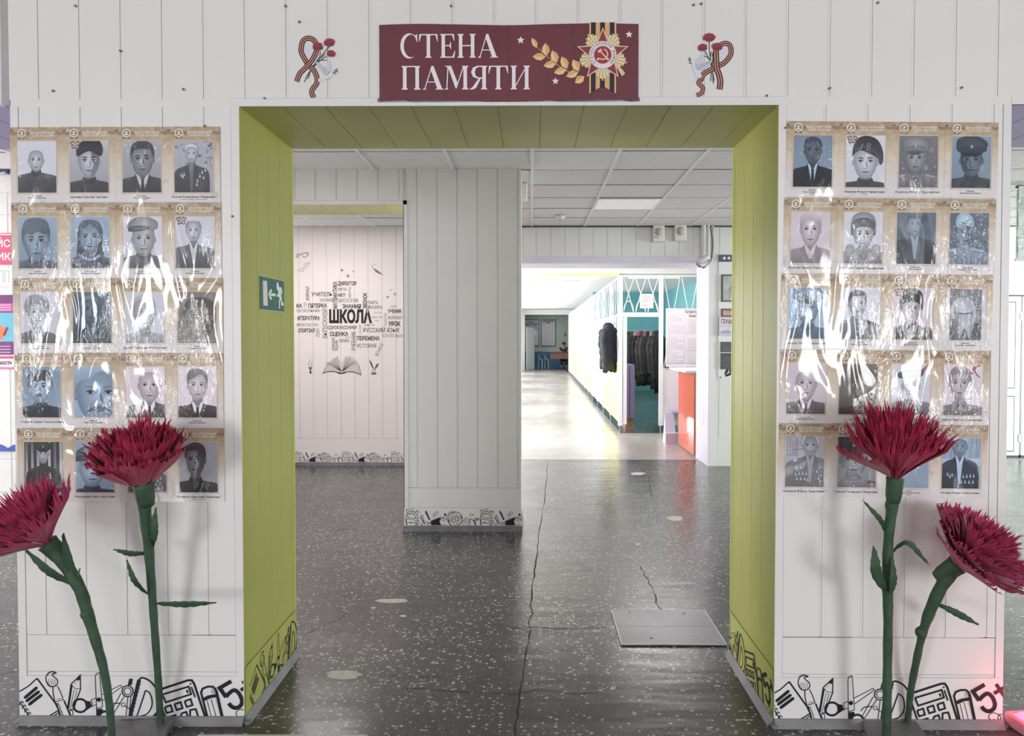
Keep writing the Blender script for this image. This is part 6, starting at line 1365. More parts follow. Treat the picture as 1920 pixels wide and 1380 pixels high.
frame_at('certificate', 'pale certificate headed with dark capitals on the display board', 'certificate', 1347, 594, 1392, 629, Y3-.012, mat('cert_edge', (.55, .57, .62), .5), PAPER, lambda A, w, h: (A.text('ГРАМОТА', w*.1, h*.62, .055, (110, 60, 74), 'L', w*.8, .02), A.poly([(.02, .02), (w*.6, .02), (w*.4, h*.3), (.02, h*.22)], (170, 178, 200)), A.line([(.02, h*.5), (w-.02, h*.5)], .004, (150, 150, 160))), .012, .008)
frame_at('picture_frame', 'dark framed board with chalk-like writing, low on the display board', 'picture', 1351, 662, 1392, 692, Y3, DF, mat('dark_photo', (.05, .05, .055), .4, .3, 20), lambda A, w, h: [A.line([(w*.12, h*(.15+.12*k)), (w*(.3+.07*(k % 3)), h*(.16+.12*k)), (w*.8, h*(.15+.12*k))], .003, (150, 150, 150)) for k in range(6)])
frame_at('picture_frame', 'dark framed photo directly under the certificate', 'picture', 1351, 641, 1392, 660, Y3, DF, mat('dark_photo2', (.08, .08, .085), .4, .3, 20), lambda A, w, h: [A.line([(w*.12, h*(.2+.2*k)), (w*.7, h*(.22+.2*k))], .003, (140, 140, 140)) for k in range(4)])
a, b = at(1347, 491, Y3), at(1378, 478, Y3); o = empty('socket_plate', (a[0], Y3-.0075, a[1]), 0, 'dark violet plate with two white round spots above the display board', 'wall plate'); w, h = b[0]-a[0], b[1]-a[1]
MB().bbox(0, w, -.015, 0, 0, h, .004).build('plate', mat('violet_plate', (.10, .085, .17), .4), o)
for x in (.30, .58): MB().disc((w*x, -.0152, h*.5), h*.22, .006, 14).build('white_spot', mat('spot_white', (.86, .86, .88), .4), o)

# ------------------------------------------------------------------ left edge: boards on the wall of the next bay
YL = Y2
def poster(label, cat, x0, y0, x1, y1, base, drawf, Y=YL, name='poster'):
    a, b = at(x0, y1, Y), at(x1, y0, Y); w, h = b[0]-a[0], b[1]-a[1]
    o = MB().box(0, w, -.008, 0, 0, h).build(name, [base], None, (a[0], Y-.001, a[1])); tag(o, label, cat)
    A = Art(5e-5, 1.); drawf(A, w, h); A.build('printing', PRINT, o, (0, -.0085, 0)); return o
PW = mat('poster_white', (.80, .81, .82), .5)
poster('pink sign with two rows of white capitals at the left edge', 'sign', -150, 437, 22, 497, PW, lambda A, w, h: (A.poly([(0, 0), (w, 0), (w, h), (0, h)], (214, 92, 130)), A.poly([(0, h*.93), (w, h*.93), (w, h*.97), (0, h*.97)], (240, 220, 228)), A.text('ЛИЦЕЙС', w-.006, h*.56, .056, (245, 240, 244), 'R', None, .02), A.text('ТВЕННИК', w-.002, h*.15, .056, (245, 240, 244), 'R', None, .02)))
poster('white sheet of small tables under the pink sign', 'poster', -150, 503, 24, 553, PW, lambda A, w, h: [A.line([(w-.19+.045*k, h*.45), (w-.19+.045*k, h*.9), (w-.16+.045*k, h*.9), (w-.16+.045*k, h*.45)], .003, (150, 160, 160)) for k in range(4)]+[A.line([(0, h*(.1+.08*k)), (w*.98, h*(.1+.08*k))], .003, (190, 198, 198)) for k in range(4)])
poster('purple and blue poster with a seated figure in orange at the left edge', 'poster', -160, 553, 27, 665, PW, lambda A, w, h: (A.poly([(0, 0), (w, 0), (w, h), (0, h)], (120, 66, 124)), A.poly([(0, h*.72), (w, h*.72), (w, h*.86), (0, h*.86)], (196, 92, 150)), A.poly([(0, h*.22), (w, h*.22), (w, h*.70), (0, h*.70)], (110, 190, 214)), A.blob([(w-.19, h*.25), (w-.17, h*.48), (w-.12, h*.52), (w-.07, h*.42), (w-.10, h*.25)], (226, 130, 96)), A.ell(w-.16, h*.56, .03, .035, (60, 56, 60)), A.line([(w-.08, h*.32), (w-.05, h*.46)], .02, (150, 40, 50)), [A.line([(w-.2, h*(.04+.05*k)), (w-.03, h*(.04+.05*k))], .008, (206, 170, 210)) for k in range(3)], [A.line([(w-.2, h*(.75+.04*k)), (w-.02, h*(.75+.04*k))], .008, (236, 190, 220)) for k in range(3)]))
poster('white strip with dark bold letters and pink bars, under the purple poster', 'poster', -160, 668, 28, 692, PW, lambda A, w, h: (A.poly([(0, h*.82), (w, h*.82), (w, h), (0, h)], (206, 90, 124)), A.poly([(0, 0), (w, 0), (w, h*.16), (0, h*.16)], (220, 120, 150)), A.text('ность', w-.015, h*.36, .032, (70, 50, 66), 'R', .105, .03)))
m = MB(); a = at(19, 345, YL); X1 = a[0]; zt = Z(319, YL, 10); zb = Z(333, YL, 10)
P = [(X1-1.2, zt), (X1, zt)]+[(X1-.03*k-.002, zb+.045*abs(sin(k*.52+.5))) for k in range(0, 40)]+[(X1-1.2, zb)]
m.add([(x, YL-.02, z) for x, z in P]+[(x, YL-.004, z) for x, z in P], [tuple(range(len(P))), tuple(range(2*len(P)-1, len(P)-1, -1))]+[(i, (i+1) % len(P), len(P)+(i+1) % len(P), len(P)+i) for i in range(len(P))])
v = m.build('board_valance', [mat('navy_blue', (.03, .06, .20), .6)]); tag(v, 'navy scalloped valance above the boards at the left edge', 'valance')
MB().tube(smooth([(X1-.02-.03*k, YL-.025, zb+.05-.03*abs(sin(k*.52+.5))) for k in range(0, 20)], 2), .006, 6).build('white_cord', mat('cord_white', (.8, .8, .82), .6), v)
m = MB(); a = at(33, 846, YL); P = [(a[0]-1.4, a[1]), (a[0], a[1]), (a[0], a[1]+.02)]+[(a[0]-.02*k, a[1]+.02+.035*abs(cos(k*.42))) for k in range(1, 60)]+[(a[0]-1.4, a[1]+.02)]
m.add([(x, YL-.012, z) for x, z in P]+[(x, YL-.001, z) for x, z in P], [tuple(range(len(P))), tuple(range(2*len(P)-1, len(P)-1, -1))]+[(i, (i+1) % len(P), len(P)+(i+1) % len(P), len(P)+i) for i in range(len(P))])
tag(m.build('wave_border', [mat('wave_blue', (.04, .10, .42), .5)]), 'blue wavy border strip low on the wall at the left edge', 'wall border')
m = MB(); 
xv = at(17, 645, YL)[0]; m.box(xv, xv+.004, YL-.0015, YL-.0002, Z(930, YL, 20), Z(360, YL, 20))
for y in (360, 402, 860, 922): pbox(m, -120, y, 30, y+1.2, YL, .001)
struct(m, 'trim_1', [mat('faint_line', (.60, .64, .64), .6)])
# right edge: foil-wrapped poster hung from the ceiling
hb = empty('hanging_poster', at3(1905, 487, 3.2), 0, 'foil-wrapped poster hanging from the ceiling at the right edge', 'poster'); w = .42; h = Z(350, 3.2, 1905)-Z(487, 3.2, 1905)
FO = NT('foil_wrap'); FO.set(Base_Color=(.62, .70, .68, 1), Metallic=.3, Roughness=.2); FO.bump(FO.noise(14, 5), .9, .03); FO = FO.m
m = MB(); n = 8; V = [(w*i/n, -.01-.006*((i*7+j*5) % 3), h*j/n) for j in range(n+1) for i in range(n+1)]; m.add(V, [(j*(n+1)+i, j*(n+1)+i+1, (j+1)*(n+1)+i+1, (j+1)*(n+1)+i) for j in range(n) for i in range(n)], True); m.box(0, w, -.008, .008, 0, h); m.build('sheet', FO, hb)
MB().box(-.006, w+.006, -.012, .012, h-.012, h+.01).build('top_rail', DF, hb); MB().box(-.006, w+.006, -.012, .012, -.012, .012).build('bottom_rail', WHITE_TRIM, hb)
for x in (.02, w-.02): MB().tube([(x, 0, h), (x, 0, 2.80-hb.location.z)], .002, 5).build('wire', CHROME, hb)
# ------------------------------------------------------------------ cloakroom: front and corridor partitions
YC = 8.27; PW_ = mat('partition_white', (.84, .84, .85), .35, .02)
PY = mat('partition_yellow', (.80, .78, .20), .4, .02); PLi = mat('partition_lilac', (.66, .62, .80), .4, .02)
zt_ = Z(516, YC); xa, xb_, xc = at(1163, 700, YC)[0], at(1239, 700, YC)[0], 2.95
zbar = Z(590, YC, 1200); zpn = Z(690, YC, 1260); zpb = Z(797, YC, 1260)
cp = empty('lattice_partition', (xa, YC, 0), 0, 'white lattice front of the cloakroom with a door gap, under the header', 'partition')
def lp(x): return x-xa
for x in (xa, xb_, xc):
    MB().box(lp(x)-.03, lp(x)+.03, -.03, .03, .12, zt_).build('post', PW_, cp); MB().tube([(lp(x), 0, 0), (lp(x), 0, .13)], .014, 8).build('foot', CHROME, cp)
m = MB(); m.box(.03, lp(xb_)-.03, -.025, .025, zbar-.035, zbar+.035); m.build('rail', PW_, cp); MB().box(.03, lp(xc)-.03, -.02, .02, zt_-.03, zt_).build('rail', PW_, cp)
for (u0, u1, zlo) in ((.03, lp(xb_)-.03, zbar+.035), (lp(xb_)+.03, lp(xc)-.03, zpn)):
    m = MB(); n = 3; wv = (u1-u0)/n
    for k in range(n):
        a = u0+wv*k; zm_ = (zlo+zt_)/2
        m.tube([(a+.02, 0, zlo+.02), (a+wv*.5, 0, zm_), (a+wv*.95, 0, zt_-.03)], .007, 6); m.tube([(a+wv-.02, 0, zlo+.02), (a+wv*.5, 0, zm_), (a+wv*.05, 0, zt_-.03)], .007, 6)
        m.tube([(a+.02+(wv-.04)*(.5-.5*cos(pi*i/10)), 0, zlo+.01+.17*sin(pi*i/10)) for i in range(11)], .008, 6)
    m.build('lattice', PW_, cp)
MB().box(lp(xb_)+.03, lp(xc)-.03, -.015, .015, zpb, zpn).build('panel', mat('pinkish_panel', (.80, .73, .76), .4, .02), cp)
MB().box(.04, .10, -.02, .02, .14, zbar-.04).build('door_jamb', PW_, cp)
# side along the corridor
Xs = lambda Y: xa+(Y-YC)*.0095
sp_ = empty('barred_partition', (0, 0, 0), 0, 'long white barred partition with yellow and lilac panels along the corridor', 'partition'); sp_.location = (xa, YC, 0)
zlo, zhi = Z(793, YC), Z(683, YC)
Yp = [YC+1.35*k for k in range(14)]
for k, y in enumerate(Yp[1:], 1):
    x = Xs(y)-xa; MB().box(x-.025, x+.025, y-YC-.025, y-YC+.025, .14, zt_).build('post', PW_, sp_); MB().tube([(x, y-YC, 0), (x, y-YC, .15)], .014, 6).build('foot', CHROME, sp_)
cols_ = [PY, PLi, PY, PLi, PY, PLi, PY]
cols_[1] = mat('partition_pale', (.80, .80, .86), .4)
for k in range(13):
    y0, y1 = Yp[k]-YC+.03, Yp[k+1]-YC-.03; x0, x1 = Xs(Yp[k])-xa, Xs(Yp[k+1])-xa
    m = MB(); m.add([(x0-.012, y0, zlo), (x1-.012, y1, zlo), (x1-.012, y1, zhi), (x0-.012, y0, zhi), (x0+.012, y0, zlo), (x1+.012, y1, zlo), (x1+.012, y1, zhi), (x0+.012, y0, zhi)], [(0, 1, 2, 3), (7, 6, 5, 4), (0, 4, 5, 1), (3, 2, 6, 7), (0, 3, 7, 4), (1, 5, 6, 2)])
    m.build('panel', cols_[k//2 % 7], sp_)
    m = MB(); n = 9
    for z in (zhi+.0, zt_-.62, zt_-.015): m.tube([(x0, y0, z), (x1, y1, z)], .018, 6)
    m.build('rail', PW_, sp_)
    m = MB()
    for i in range(n):
        t = (i+.5)/n; x = x0+(x1-x0)*t; y = y0+(y1-y0)*t
        m.tube([(x, y+.035*sin(q*1.1+i*2), zhi+(zt_-.62-zhi)*q/8) for q in range(9)], .008, 5)
        if i % 2 == 0: m.tube([(x, y-.06, zt_-.62), (x, y+.08, zt_-.3), (x, y-.06, zt_-.02)], .008, 5)
    m.build('bars', PW_, sp_)
# sheet, board, shelf, leaflets
def sheet_on(name, label, cat, x0, y0, x1, y1, Y, mt, drawf, th=.004):
    a, b = at(x0, y1, Y), at(x1, y0, Y); w, h = b[0]-a[0], b[1]-a[1]
    o = MB().box(0, w, -th, 0, 0, h).build(name, [mt], None, (a[0], Y, a[1])); tag(o, label, cat)
    A = Art(1e-4, 1.); drawf(A, w, h); A.build('printing', PRINT, o, (0, -th-.0005, 0)); return o
def textlines(A, x0, x1, z0, z1, n, c, jag=.85):
    for k in range(n):
        z = z1-(z1-z0)*(k+.5)/n; e = x1 if k % 4 else x0+(x1-x0)*jag*.7
        A.line([(x0, z), (e, z)], (z1-z0)/n*.38, c)
sheet_on('notice_sheet', 'white notice sheet hung on the lattice over the cloakroom door gap', 'notice', 1200, 551, 1225, 578, YC-.035, PAPER, lambda A, w, h: (textlines(A, w*.15, w*.85, h*.74, h*.9, 2, (190, 120, 140)), textlines(A, w*.12, w*.88, h*.4, h*.7, 5, (205, 150, 165)), textlines(A, w*.1, w*.6, h*.1, h*.3, 3, (150, 150, 165))))
def d_info(A, w, h):
    A.text('Антикоррупция', w*.42, h*.935, .045, (96, 84, 96), 'L', w*.55, .02); A.text('Вниманию', w*.52, h*.865, .04, (96, 84, 96), 'L', w*.35, .02)
    for (u0, u1, v0, v1, n) in ((.06, .36, .78, .9, 4), (.06, .44, .56, .74, 7), (.5, .95, .56, .82, 9), (.06, .40, .30, .52, 8), (.47, .95, .28, .50, 9), (.06, .40, .05, .24, 7), (.47, .95, .05, .24, 6)):
        A.poly([(w*u0, h*v0), (w*u1, h*v0), (w*u1, h*v1), (w*u0, h*v1)], (232, 222, 230)); A.line([(w*u0, h*v0), (w*u1, h*v0), (w*u1, h*v1), (w*u0, h*v1)], .004, (190, 180, 190), closed=True); textlines(A, w*(u0+.02), w*(u1-.02), h*(v0+.015), h*(v1-.015), n, (196, 186, 198))
ib = sheet_on('information_board', 'white information board with many small printed sheets beside the door gap', 'board', 1250, 580, 1330, 686, YC-.035, mat('board_pink_white', (.78, .72, .76), .4), d_info, .012)
m = MB(); a, b = at(1250, 686, YC-.035), at(1330, 580, YC-.035); w, h = b[0]-a[0], b[1]-a[1]
for q in ((-.015, 0, -.015, h+.015), (w, w+.015, -.015, h+.015), (0, w, -.015, 0), (0, w, h, h+.015)): m.box(q[0], q[1], -.02, .0, q[2], q[3])
m.build('frame', WHITE_TRIM, ib)
a, b = at(1249, 773, YC-.02), at(1290, 764, YC-.02); sh = empty('fold_shelf', (a[0], YC-.017, a[1]), 0, 'small lilac shelf fixed low on the pinkish panel', 'shelf')
MB().bbox(.02, b[0]-a[0], -.28, 0, .0, .035, .006).build('board', mat('shelf_lilac', (.36, .30, .52), .45), sh)
for x in (.05, b[0]-a[0]-.05): MB().box(x-.012, x+.012, -.2, 0, -.09, .0).build('bracket', WHITE_TRIM, sh)
# reception desk
yd0, yd1 = 6.10, 7.02; xd = 2.06
ds = empty('reception_desk', (xd, yd0, 0), 0, 'orange-red reception desk with white top beside the lilac pilaster', 'desk'); zd = 1.06
MB().box(0, .02, .0, yd1-yd0, 0.02, zd).build('front_panel', mat('orange_gloss', (.85, .20, .12), .12, .05, 2, coat=.6), ds)
MB().box(.02, .6, .01, .03, 0.02, zd-.02).build('side_panel', WHITE_TRIM, ds); MB().bbox(-.12, .66, -.03, yd1-yd0+.06, zd, zd+.03, .005).build('top', mat('desk_white', (.82, .83, .85), .25), ds)
mo = empty('monitor', (xd+.34, yd0+.45, zd+.031), R(70), 'dark rounded screen back standing on the reception desk', 'monitor'); MB().bbox(-.17, .17, -.02, .03, .06, .36, .012).build('screen', DF, mo); MB().box(-.03, .03, -.02, .02, 0, .08).build('foot', DF, mo)
lf_ = empty('leaflet_stand', (xd-.07, 7.25, 0), 0, 'small lilac leaflet stand on the floor behind the orange desk', 'stand'); MB().add([(-.08, -.1, 0), (.08, -.1, 0), (.06, .06, .42), (-.06, .06, .42), (-.08, .12, 0), (.08, .12, 0)], [(0, 1, 2, 3), (4, 3, 2, 5), (0, 3, 4), (1, 5, 2), (0, 4, 5, 1)]).build('board', PLi, lf_); MB().box(-.09, .09, -.15, -.1, .0, .16).build('pocket', PLi, lf_)
# inside: lamp, cabinet, rack, jackets
lm = empty('strip_lamp', (2.45, 11.2, 2.8), 0, 'grey strip lamp on the cloakroom ceiling', 'ceiling light'); MB().bbox(-.55, .55, -.1, .1, -.09, 0, .01).build('housing', mat('lamp_grey', (.36, .40, .40), .5), lm); MB().box(-.5, .5, -.08, .08, -.11, -.09).build('diffuser', LIT, lm)
a, b = at(1168, 800, 8.9), at(1187, 683, 8.9); cb = empty('violet_cabinet', (a[0], 8.7, 0), 0, 'violet cabinet standing just inside the cloakroom door gap', 'cabinet'); w = b[0]-a[0]; zc_ = b[1]
MB().bbox(0, w, 0, .5, .18, zc_, .006).build('body', mat('cabinet_violet', (.22, .18, .33), .5), cb); MB().box(.015, w-.015, .02, .48, .0, .18).build('plinth', mat('plinth_wood', (.28, .15, .09), .6, .2, 12), cb)
MB().box(w*.5-.003, w*.5+.003, -.004, .002, .2, zc_-.02).build('door_gap', DARK, cb)
YR = 11.3; zr = Z(621, YR, 1200); x0, x1 = at(1166, 600, YR)[0], at(1262, 600, YR)[0]
rk = empty('coat_rack', (x0, YR, 0), 0, 'long coat rail holding the row of jackets in the cloakroom', 'coat rack'); MB().tube([(-.05, 0, zr), (x1-x0+.3, 0, zr)], .014, 8).build('rail', CHROME, rk)
for x in (-.05, x1-x0+.3): MB().tube([(x, 0, 0), (x, 0, zr)], .018, 8).build('upright', CHROME, rk); MB().box(x-.02, x+.02, -.3, .3, 0, .03).build('foot', CHROME, rk)
def jacket(label, loc, rz, L, W, T_, mt, hood, trim, group):
    o = empty('jacket', loc, rz, label, 'jacket', group); rnd = random.Random(int(loc[0]*991))
    prof = [(0.0, .16, .5), (-.03, .55, .75), (-.09, .92, .95), (-.25, .96, 1.05), (-.55, .98, 1.1), (-.85, 1.04, 1.15), (-1., 1.0, 1.05)]
    rings = []
    for z, a, b in prof:
        rings.append([(W/2*a*cos(2*pi*k/18)*(1+.05*sin(k*3+z*9+L*20)), T_/2*b*sin(2*pi*k/18)*(1+.22*sin(k*2.2+z*7+L*31)), z*L+(.03*sin(k*1.7+L*9) if z < -.9 else 0)) for k in range(18)])
    MB().loft(rings).build('body', mt, o)
    for s in (-1, 1):
        MB().tube(smooth([(s*W*.40, 0, -.07*L), (s*W*.53, .01, -.28*L), (s*W*.55, -.02, -.55*L), (s*W*.52, -.03, -.82*L)], 4), [T_*.34*(1+.16*sin(q*2.1+s+L*17)) for q in range(13)], 10).build('sleeve', mt, o)
    MB().ellipsoid((0, T_*.28, -.035*L), (W*.30, T_*.62, .13*L), 14, 8).build('hood', hood, o)
    if trim: MB().box(-W*.10, W*.12, -T_*.86, -T_*.4, -.55*L, -.06*L).build('lining', trim, o)
    return o
def hanger(label, loc, rz, group): 
    m = MB(); m.tube([(-.2, 0, -.06), (0, 0, -.005), (.2, 0, -.06)], .006, 5); m.tube([(0, 0, -.005), (0, 0, .03), (.0, .02, .052), (0, .035, .045)], .003, 5); o = m.build('hanger', [mat('hanger_blue', (.05, .15, .22), .4)], None, loc, rz); return tag(o, label, 'hanger', group)
JK = {k: mat('jacket_'+k, c, .65, .3, 9, .004) for k, c in dict(black=(.018, .018, .02), char=(.06, .058, .062), brown=(.075, .06, .056), navy=(.02, .022, .035), pink=(.45, .10, .20), beige=(.42, .36, .27), violet=(.30, .14, .40), white=(.6, .6, .62)).items()}
JS = [(1176, 'char', 'beige', None, .80, 'charcoal jacket with beige hood lining, leftmost on the rail'), (1183, 'black', 'black', None, .88, 'black jacket, second from the left on the rail'), (1189, 'char', 'char', 'white', .84, 'charcoal jacket with pale front, third from the left on the rail'), (1195, 'navy', 'beige', None, .80, 'navy jacket with pale collar, fourth from the left on the rail'), (1201, 'black', 'pink', 'pink', .86, 'black jacket showing a pink strip, left of the brown one'), (1207, 'brown', 'brown', None, 1.0, 'dark brown jacket hanging long in the middle of the rail'), (1213, 'brown', 'pink', 'pink', .95, 'dark brown jacket with pink lining, middle of the rail'),
      (1219, 'black', 'black', 'violet', .98, 'black jacket with pink and violet lining, right of the brown ones'), (1225, 'char', 'beige', 'white', .92, 'charcoal jacket with a pale patch, third from the right'), (1231, 'char', 'char', None, 1.08, 'large charcoal jacket hanging long, second from the right'), (1238, 'black', 'black', None, 1.15, 'longest black jacket, right end of the rail by the post')]
for k, (px, c, hd, tr, L, lb) in enumerate(JS):
    x = at(px, 620, YR)[0]; rz = R(30+(k*37 % 34))
    hanger('blue hanger on the cloakroom rail holding a jacket', (x, YR-.02, zr-.045), rz, 'hangers on the cloakroom rail')
    jacket(lb, (x, YR-.02, zr-.075), rz, L, .46, .17, JK[c], JK[hd], JK.get(tr) if tr else None, 'jackets on the cloakroom rail')
for k in range(9):
    x = at(1173+7.5*k, 615, YR)[0]+.03; hanger('empty blue hanger on the cloakroom rail', (x, YR+.01, zr-.045), R(70+(k*31 % 30)), 'empty hangers on the cloakroom rail')
xh = at(1150, 640, 9.2)[0]
jacket('navy jacket hanging outside on the barred partition next to the post', (Xs(8.75)-.11, 8.72, Z(612, 8.7, 1150)), R(48), .74, .36, .15, JK['navy'], JK['navy'], None, 'jackets on the partition')
jacket('black jacket hanging outside on the barred partition, behind the navy one', (Xs(9.4)-.11, 9.35, Z(622, 9.4, 1150)), R(62), .62, .42, .16, JK['black'], JK['black'], JK['white'], 'jackets on the partition')
for Yh, zh_ in ((8.72, Z(612, 8.7, 1150)), (9.35, Z(622, 9.4, 1150))):
    hk = MB(); x = Xs(Yh)-.02; hk.tube([(x, Yh, zh_+.05), (x-.06, Yh, zh_+.03), (x-.10, Yh, zh_-.02), (x-.10, Yh, zh_-.05)], .007, 6); tag(hk.build('coat_hook', [CHROME]), 'steel hook on the barred partition holding a jacket', 'hook', 'hooks on the partition')
# lamps of the corridor ceiling
for k in range(5):
    o = empty('strip_lamp', (.45, 9.6+3.6*k, 2.8), 0, 'white strip lamp across the corridor ceiling', 'ceiling light', 'strip lamps of the corridor'); MB().bbox(-.6, .6, -.09, .09, -.07, -.003, .01).build('housing', PW_, o); MB().box(-.55, .55, -.07, .07, -.085, -.07).build('diffuser', LIT, o)

o = empty('strip_lamp', (1.9, 7.0, 2.8), 0, 'added unseen strip lamp on the ceiling between hall and cloakroom, above the orange desk', 'ceiling light'); MB().bbox(-.62, .62, -.12, .12, -.06, -.003, .01).build('housing', PW_, o); MB().box(-.58, .58, -.09, .09, -.075, -.06).build('diffuser', LIT, o)  # unseen fixture added for the vestibule fill
# ------------------------------------------------------------------ the far room seen through the end doorway
YF = 33.19
def board(x0, y0, x1, y1, label, kind):
    a, b = at(x0, y1, YF), at(x1, y0, YF); w, h = b[0]-a[0], b[1]-a[1]
    o = empty('notice_board', (a[0], YF-.002, a[1]), 0, label, 'notice board'); MB().box(0, w, -.02, 0, 0, h).build('panel', mat('board_grey%d' % kind, (.46, .48, .50), .5, .05), o); m = MB()
    for q in ((-.03, 0, -.03, h+.03), (w, w+.03, -.03, h+.03), (0, w, -.03, 0), (0, w, h, h+.03)): m.box(q[0], q[1], -.035, 0, q[2], q[3])
    m.build('frame', DF, o); A = Art(4e-4, 1.)
    if kind == 0:
        A.text('МЫ ПОМНИМ', w*.5, h*.93, .11, (60, 62, 70), 'C', w*.8, .03); A.text('ИМЕНА', w*.5, h*.865, .09, (60, 62, 70), 'C', w*.35, .03)
        for i in range(5):
            for j in range(6): A.poly([(w*(.06+.19*i), h*(.08+.13*j)), (w*(.15+.19*i), h*(.08+.13*j)), (w*(.15+.19*i), h*(.17+.13*j)), (w*(.06+.19*i), h*(.17+.13*j))], (214, 216, 222)); A.ell(w*(.105+.19*i), h*(.125+.13*j), w*.025, h*.03, (150, 152, 160), n=8)
    else:
        A.text('ШКОЛА', w*.5, h*.88, .08, (70, 74, 84), 'C', w*.45, .02); A.text('НАША В ЛИЦАХ', w*.5, h*.78, .12, (50, 54, 64), 'C', w*.9, .03); A.text('ВЫПУСКА', w*.62, h*.66, .1, (50, 54, 64), 'C', w*.6, .03)
        A.poly([(w*.1, h*.08), (w*.5, h*.08), (w*.5, h*.58), (w*.1, h*.58)], (150, 154, 160)); A.poly([(w*.6, h*.1), (w*.9, h*.1), (w*.9, h*.3), (w*.6, h*.3)], (196, 198, 206)); A.poly([(w*.62, h*.42), (w*.78, h*.62), (w*.9, h*.42)], (220, 222, 228))
    A.build('printing', PRINT, o, (0, -.022, 0))
board(1015.5, 600, 1041, 648, 'notice board with rows of small portraits on the far green wall', 0)
board(984, 600, 1010, 648, 'notice board with dark heading, nearer the door leaf on the far wall', 1)
o = empty('door_leaf', (-.20, 29.75, 0), R(62), 'white door leaf standing open in the far doorway', 'door'); MB().box(0, .75, -.02, .02, .01, 2.0).build('panel', WHITE_TRIM, o); MB().tube([(.68, -.025, 1.0), (.68, -.06, 1.0), (.58, -.06, 1.0)], .01, 6).build('handle', CHROME, o)
YD = 31.0; a, b = at(1032, 694, YD), at(1085, 662, YD); zt2 = .76
dk = empty('school_desk', (a[0], YD, 0), 0, 'brown school desk in the far room with a person seated behind', 'desk'); w = b[0]-a[0]; WD = mat('desk_wood', (.23, .12, .085), .5, .12, 10)
MB().bbox(-.03, w, -.02, .62, zt2-.03, zt2, .004).build('top', WD, dk); MB().box(.0, w-.02, .0, .02, zt2-.28, zt2-.03).build('front_panel', WD, dk)
for x in (.02, w-.05):
    for y in (.03, .55): MB().box(x, x+.03, y, y+.03, 0, zt2-.03).build('leg', DF, dk)
bk = MB().bbox(.10, .45, .1, .38, zt2+.001, zt2+.04, .004).build('closed_folder', [mat('folder_red', (.22, .06, .05), .5)], None, (a[0], YD, 0)); tag(bk, 'reddish closed folder lying on the far school desk', 'folder')
o = empty('chair', (.62, 31.2, 0), R(25), 'chair with pale tubular legs standing in the far room', 'chair')
for s in (-1, 1):
    MB().tube(smooth([(s*.17, -.18, 0), (s*.17, -.16, .42), (s*.17, .16, .44), (s*.17, .22, 0)], 4), .014, 6).build('leg', PW_, o)
MB().bbox(-.2, .2, -.2, .2, .435, .465, .006).build('seat', mat('chair_seat', (.10, .17, .24), .5), o); MB().bbox(-.2, .2, .18, .20, .66, .84, .006).build('backrest', mat('chair_seat', (.10, .17, .24), .5), o)
for s in (-1, 1): MB().tube([(s*.17, .18, .44), (s*.17, .2, .84)], .012, 6).build('back_post', PW_, o)
for x, y, lb in ((-2.4, 4.3, 'added unseen strip lamp on the ceiling before the word cloud wall'), (.6, 31.6, 'added unseen strip lamp on the ceiling of the far green room')):  # unseen fixtures added for the alcove and far room fills
    o = empty('strip_lamp', (x, y, 2.808), 0, lb, 'ceiling light'); MB().bbox(-.62, .62, -.17, .17, -.035, -.003, .008).build('housing', PW_, o); MB().box(-.6, .6, -.15, .15, -.042, -.035).build('diffuser', LIT, o)
# the seated person: one skinned body, hair and shirt as children
px_, pz_ = at(1057, 660, 31.9)
def skin(name, verts, edges, rad, mt, parent=None, lv=1, root=0):
    me = bpy.data.meshes.new(name); me.from_pydata(verts, edges, []); o = bpy.data.objects.new(name, me); col.objects.link(o); me.materials.append(mt)
    o.modifiers.new('s', 'SKIN'); 
    for i, r in enumerate(rad): v = me.skin_vertices[0].data[i]; v.radius = (r, r); v.use_root = i == root
    s = o.modifiers.new('d', 'SUBSURF'); s.levels = s.render_levels = lv
    if parent is not None: o.parent = parent
    return o
SK = mat('skin', (.42, .27, .21), .6, .05)
V = [(0, 0, .50), (0, -.02, .72), (0, -.04, .93), (0, -.05, 1.03), (0, -.07, 1.10), (0, -.08, 1.20), (0, -.08, 1.27),
     (.17, -.04, .97), (.25, -.14, .82), (.10, -.34, .80), (-.17, -.04, .97), (-.25, -.14, .82), (-.10, -.34, .80), (.10, -.18, .50), (.12, -.40, .48), (.12, -.42, .08), (-.10, -.18, .50), (-.12, -.40, .48), (-.12, -.42, .08), (.04, -.42, .795), (-.04, -.42, .795), (.12, -.5, .04), (-.12, -.5, .04)]
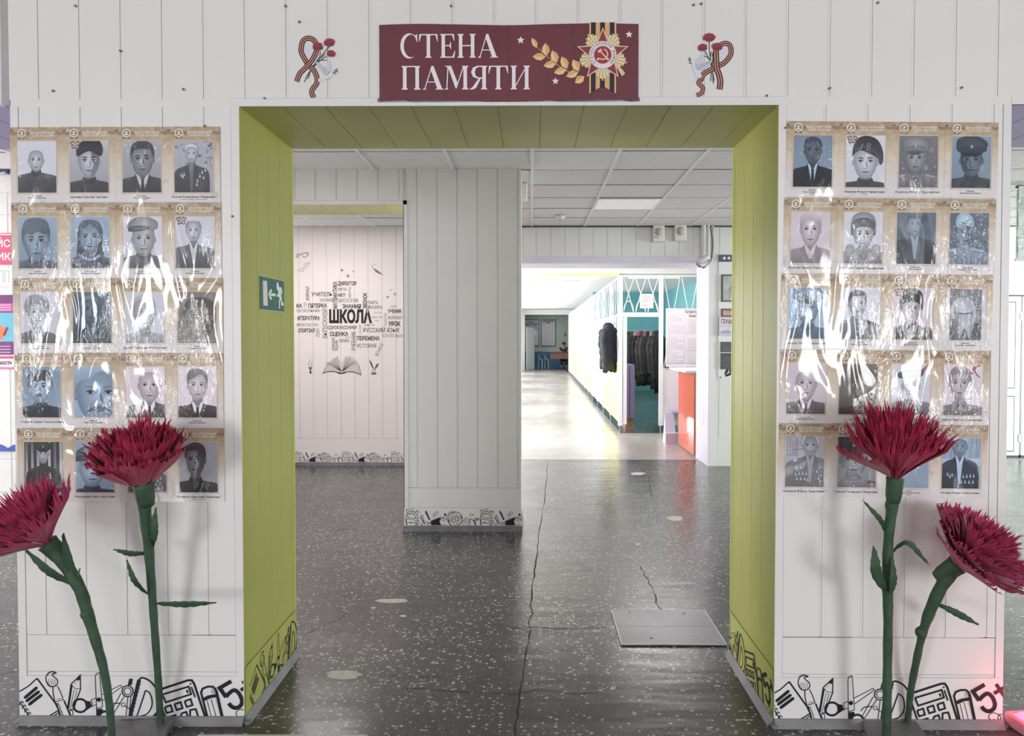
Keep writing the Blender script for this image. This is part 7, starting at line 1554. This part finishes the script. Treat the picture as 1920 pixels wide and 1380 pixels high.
E_ = [(0, 1), (1, 2), (2, 3), (3, 4), (4, 5), (5, 6), (2, 7), (7, 8), (8, 9), (2, 10), (10, 11), (11, 12), (0, 13), (13, 14), (14, 15), (0, 16), (16, 17), (17, 18), (9, 19), (12, 20), (15, 21), (18, 22)]
rd = [.13, .12, .11, .052, .07, .085, .06, .062, .046, .032, .062, .046, .032, .08, .065, .04, .08, .065, .04, .028, .028, .035, .035]
pe = skin('person', V, E_, rd, SK); pe.location = (px_, 31.92, 0); tag(pe, 'person in a dark short-sleeved shirt sitting behind the far school desk', 'person')
skin('shirt', [(v[0], v[1], v[2]) for v in V[:3]]+[V[7], V[10], (.21, -.09, .90), (-.21, -.09, .90)], [(0, 1), (1, 2), (2, 3), (2, 4), (3, 5), (4, 6)], [.148, .14, .128, .08, .08, .068, .068], mat('shirt_dark', (.02, .022, .03), .7), pe)
skin('trousers', [V[0], V[13], V[14], (.12, -.42, .12), V[16], V[17], (-.12, -.42, .12)], [(0, 1), (1, 2), (2, 3), (0, 4), (4, 5), (5, 6)], [.15, .092, .078, .055, .092, .078, .055], mat('trousers_dark', (.025, .03, .05), .7), pe)
hm = MB(); hm.ellipsoid((0, -.06, 1.225), (.10, .105, .085), 14, 8); hm.build('hair', mat('hair_dark', (.03, .022, .02), .6), pe)
for s in (-1, 1): MB().ellipsoid((s*.032, -.158, 1.195), (.011, .008, .008), 8, 5).build('eye', DARK, pe)
MB().ellipsoid((0, -.170, 1.17), (.012, .018, .02), 8, 5).build('nose', SK, pe); MB().ellipsoid((0, -.155, 1.13), (.025, .008, .006), 8, 4).build('mouth', mat('lip', (.28, .10, .09), .6), pe)
st = empty('stool', (px_, 31.95, 0), 0, 'dark stool under the person in the far room', 'stool'); MB().bbox(-.19, .19, -.17, .19, .34, .37, .006).build('seat', WD, st)
for x in (-.16, .13):
    for y in (-.14, .13): MB().box(x, x+.03, y, y+.03, 0, .34).build('leg', DF, st)
cl = empty('wall_clock', at3(1059.5, 627, YF), 0, 'tiny round clock on the far green wall above the person', 'clock'); MB().disc((0, -.002, 0), .07, .03, 16).build('case', DF, cl); MB().disc((0, -.0325, 0), .055, .003, 16).build('dial', mat('dial', (.35, .37, .36), .5), cl)
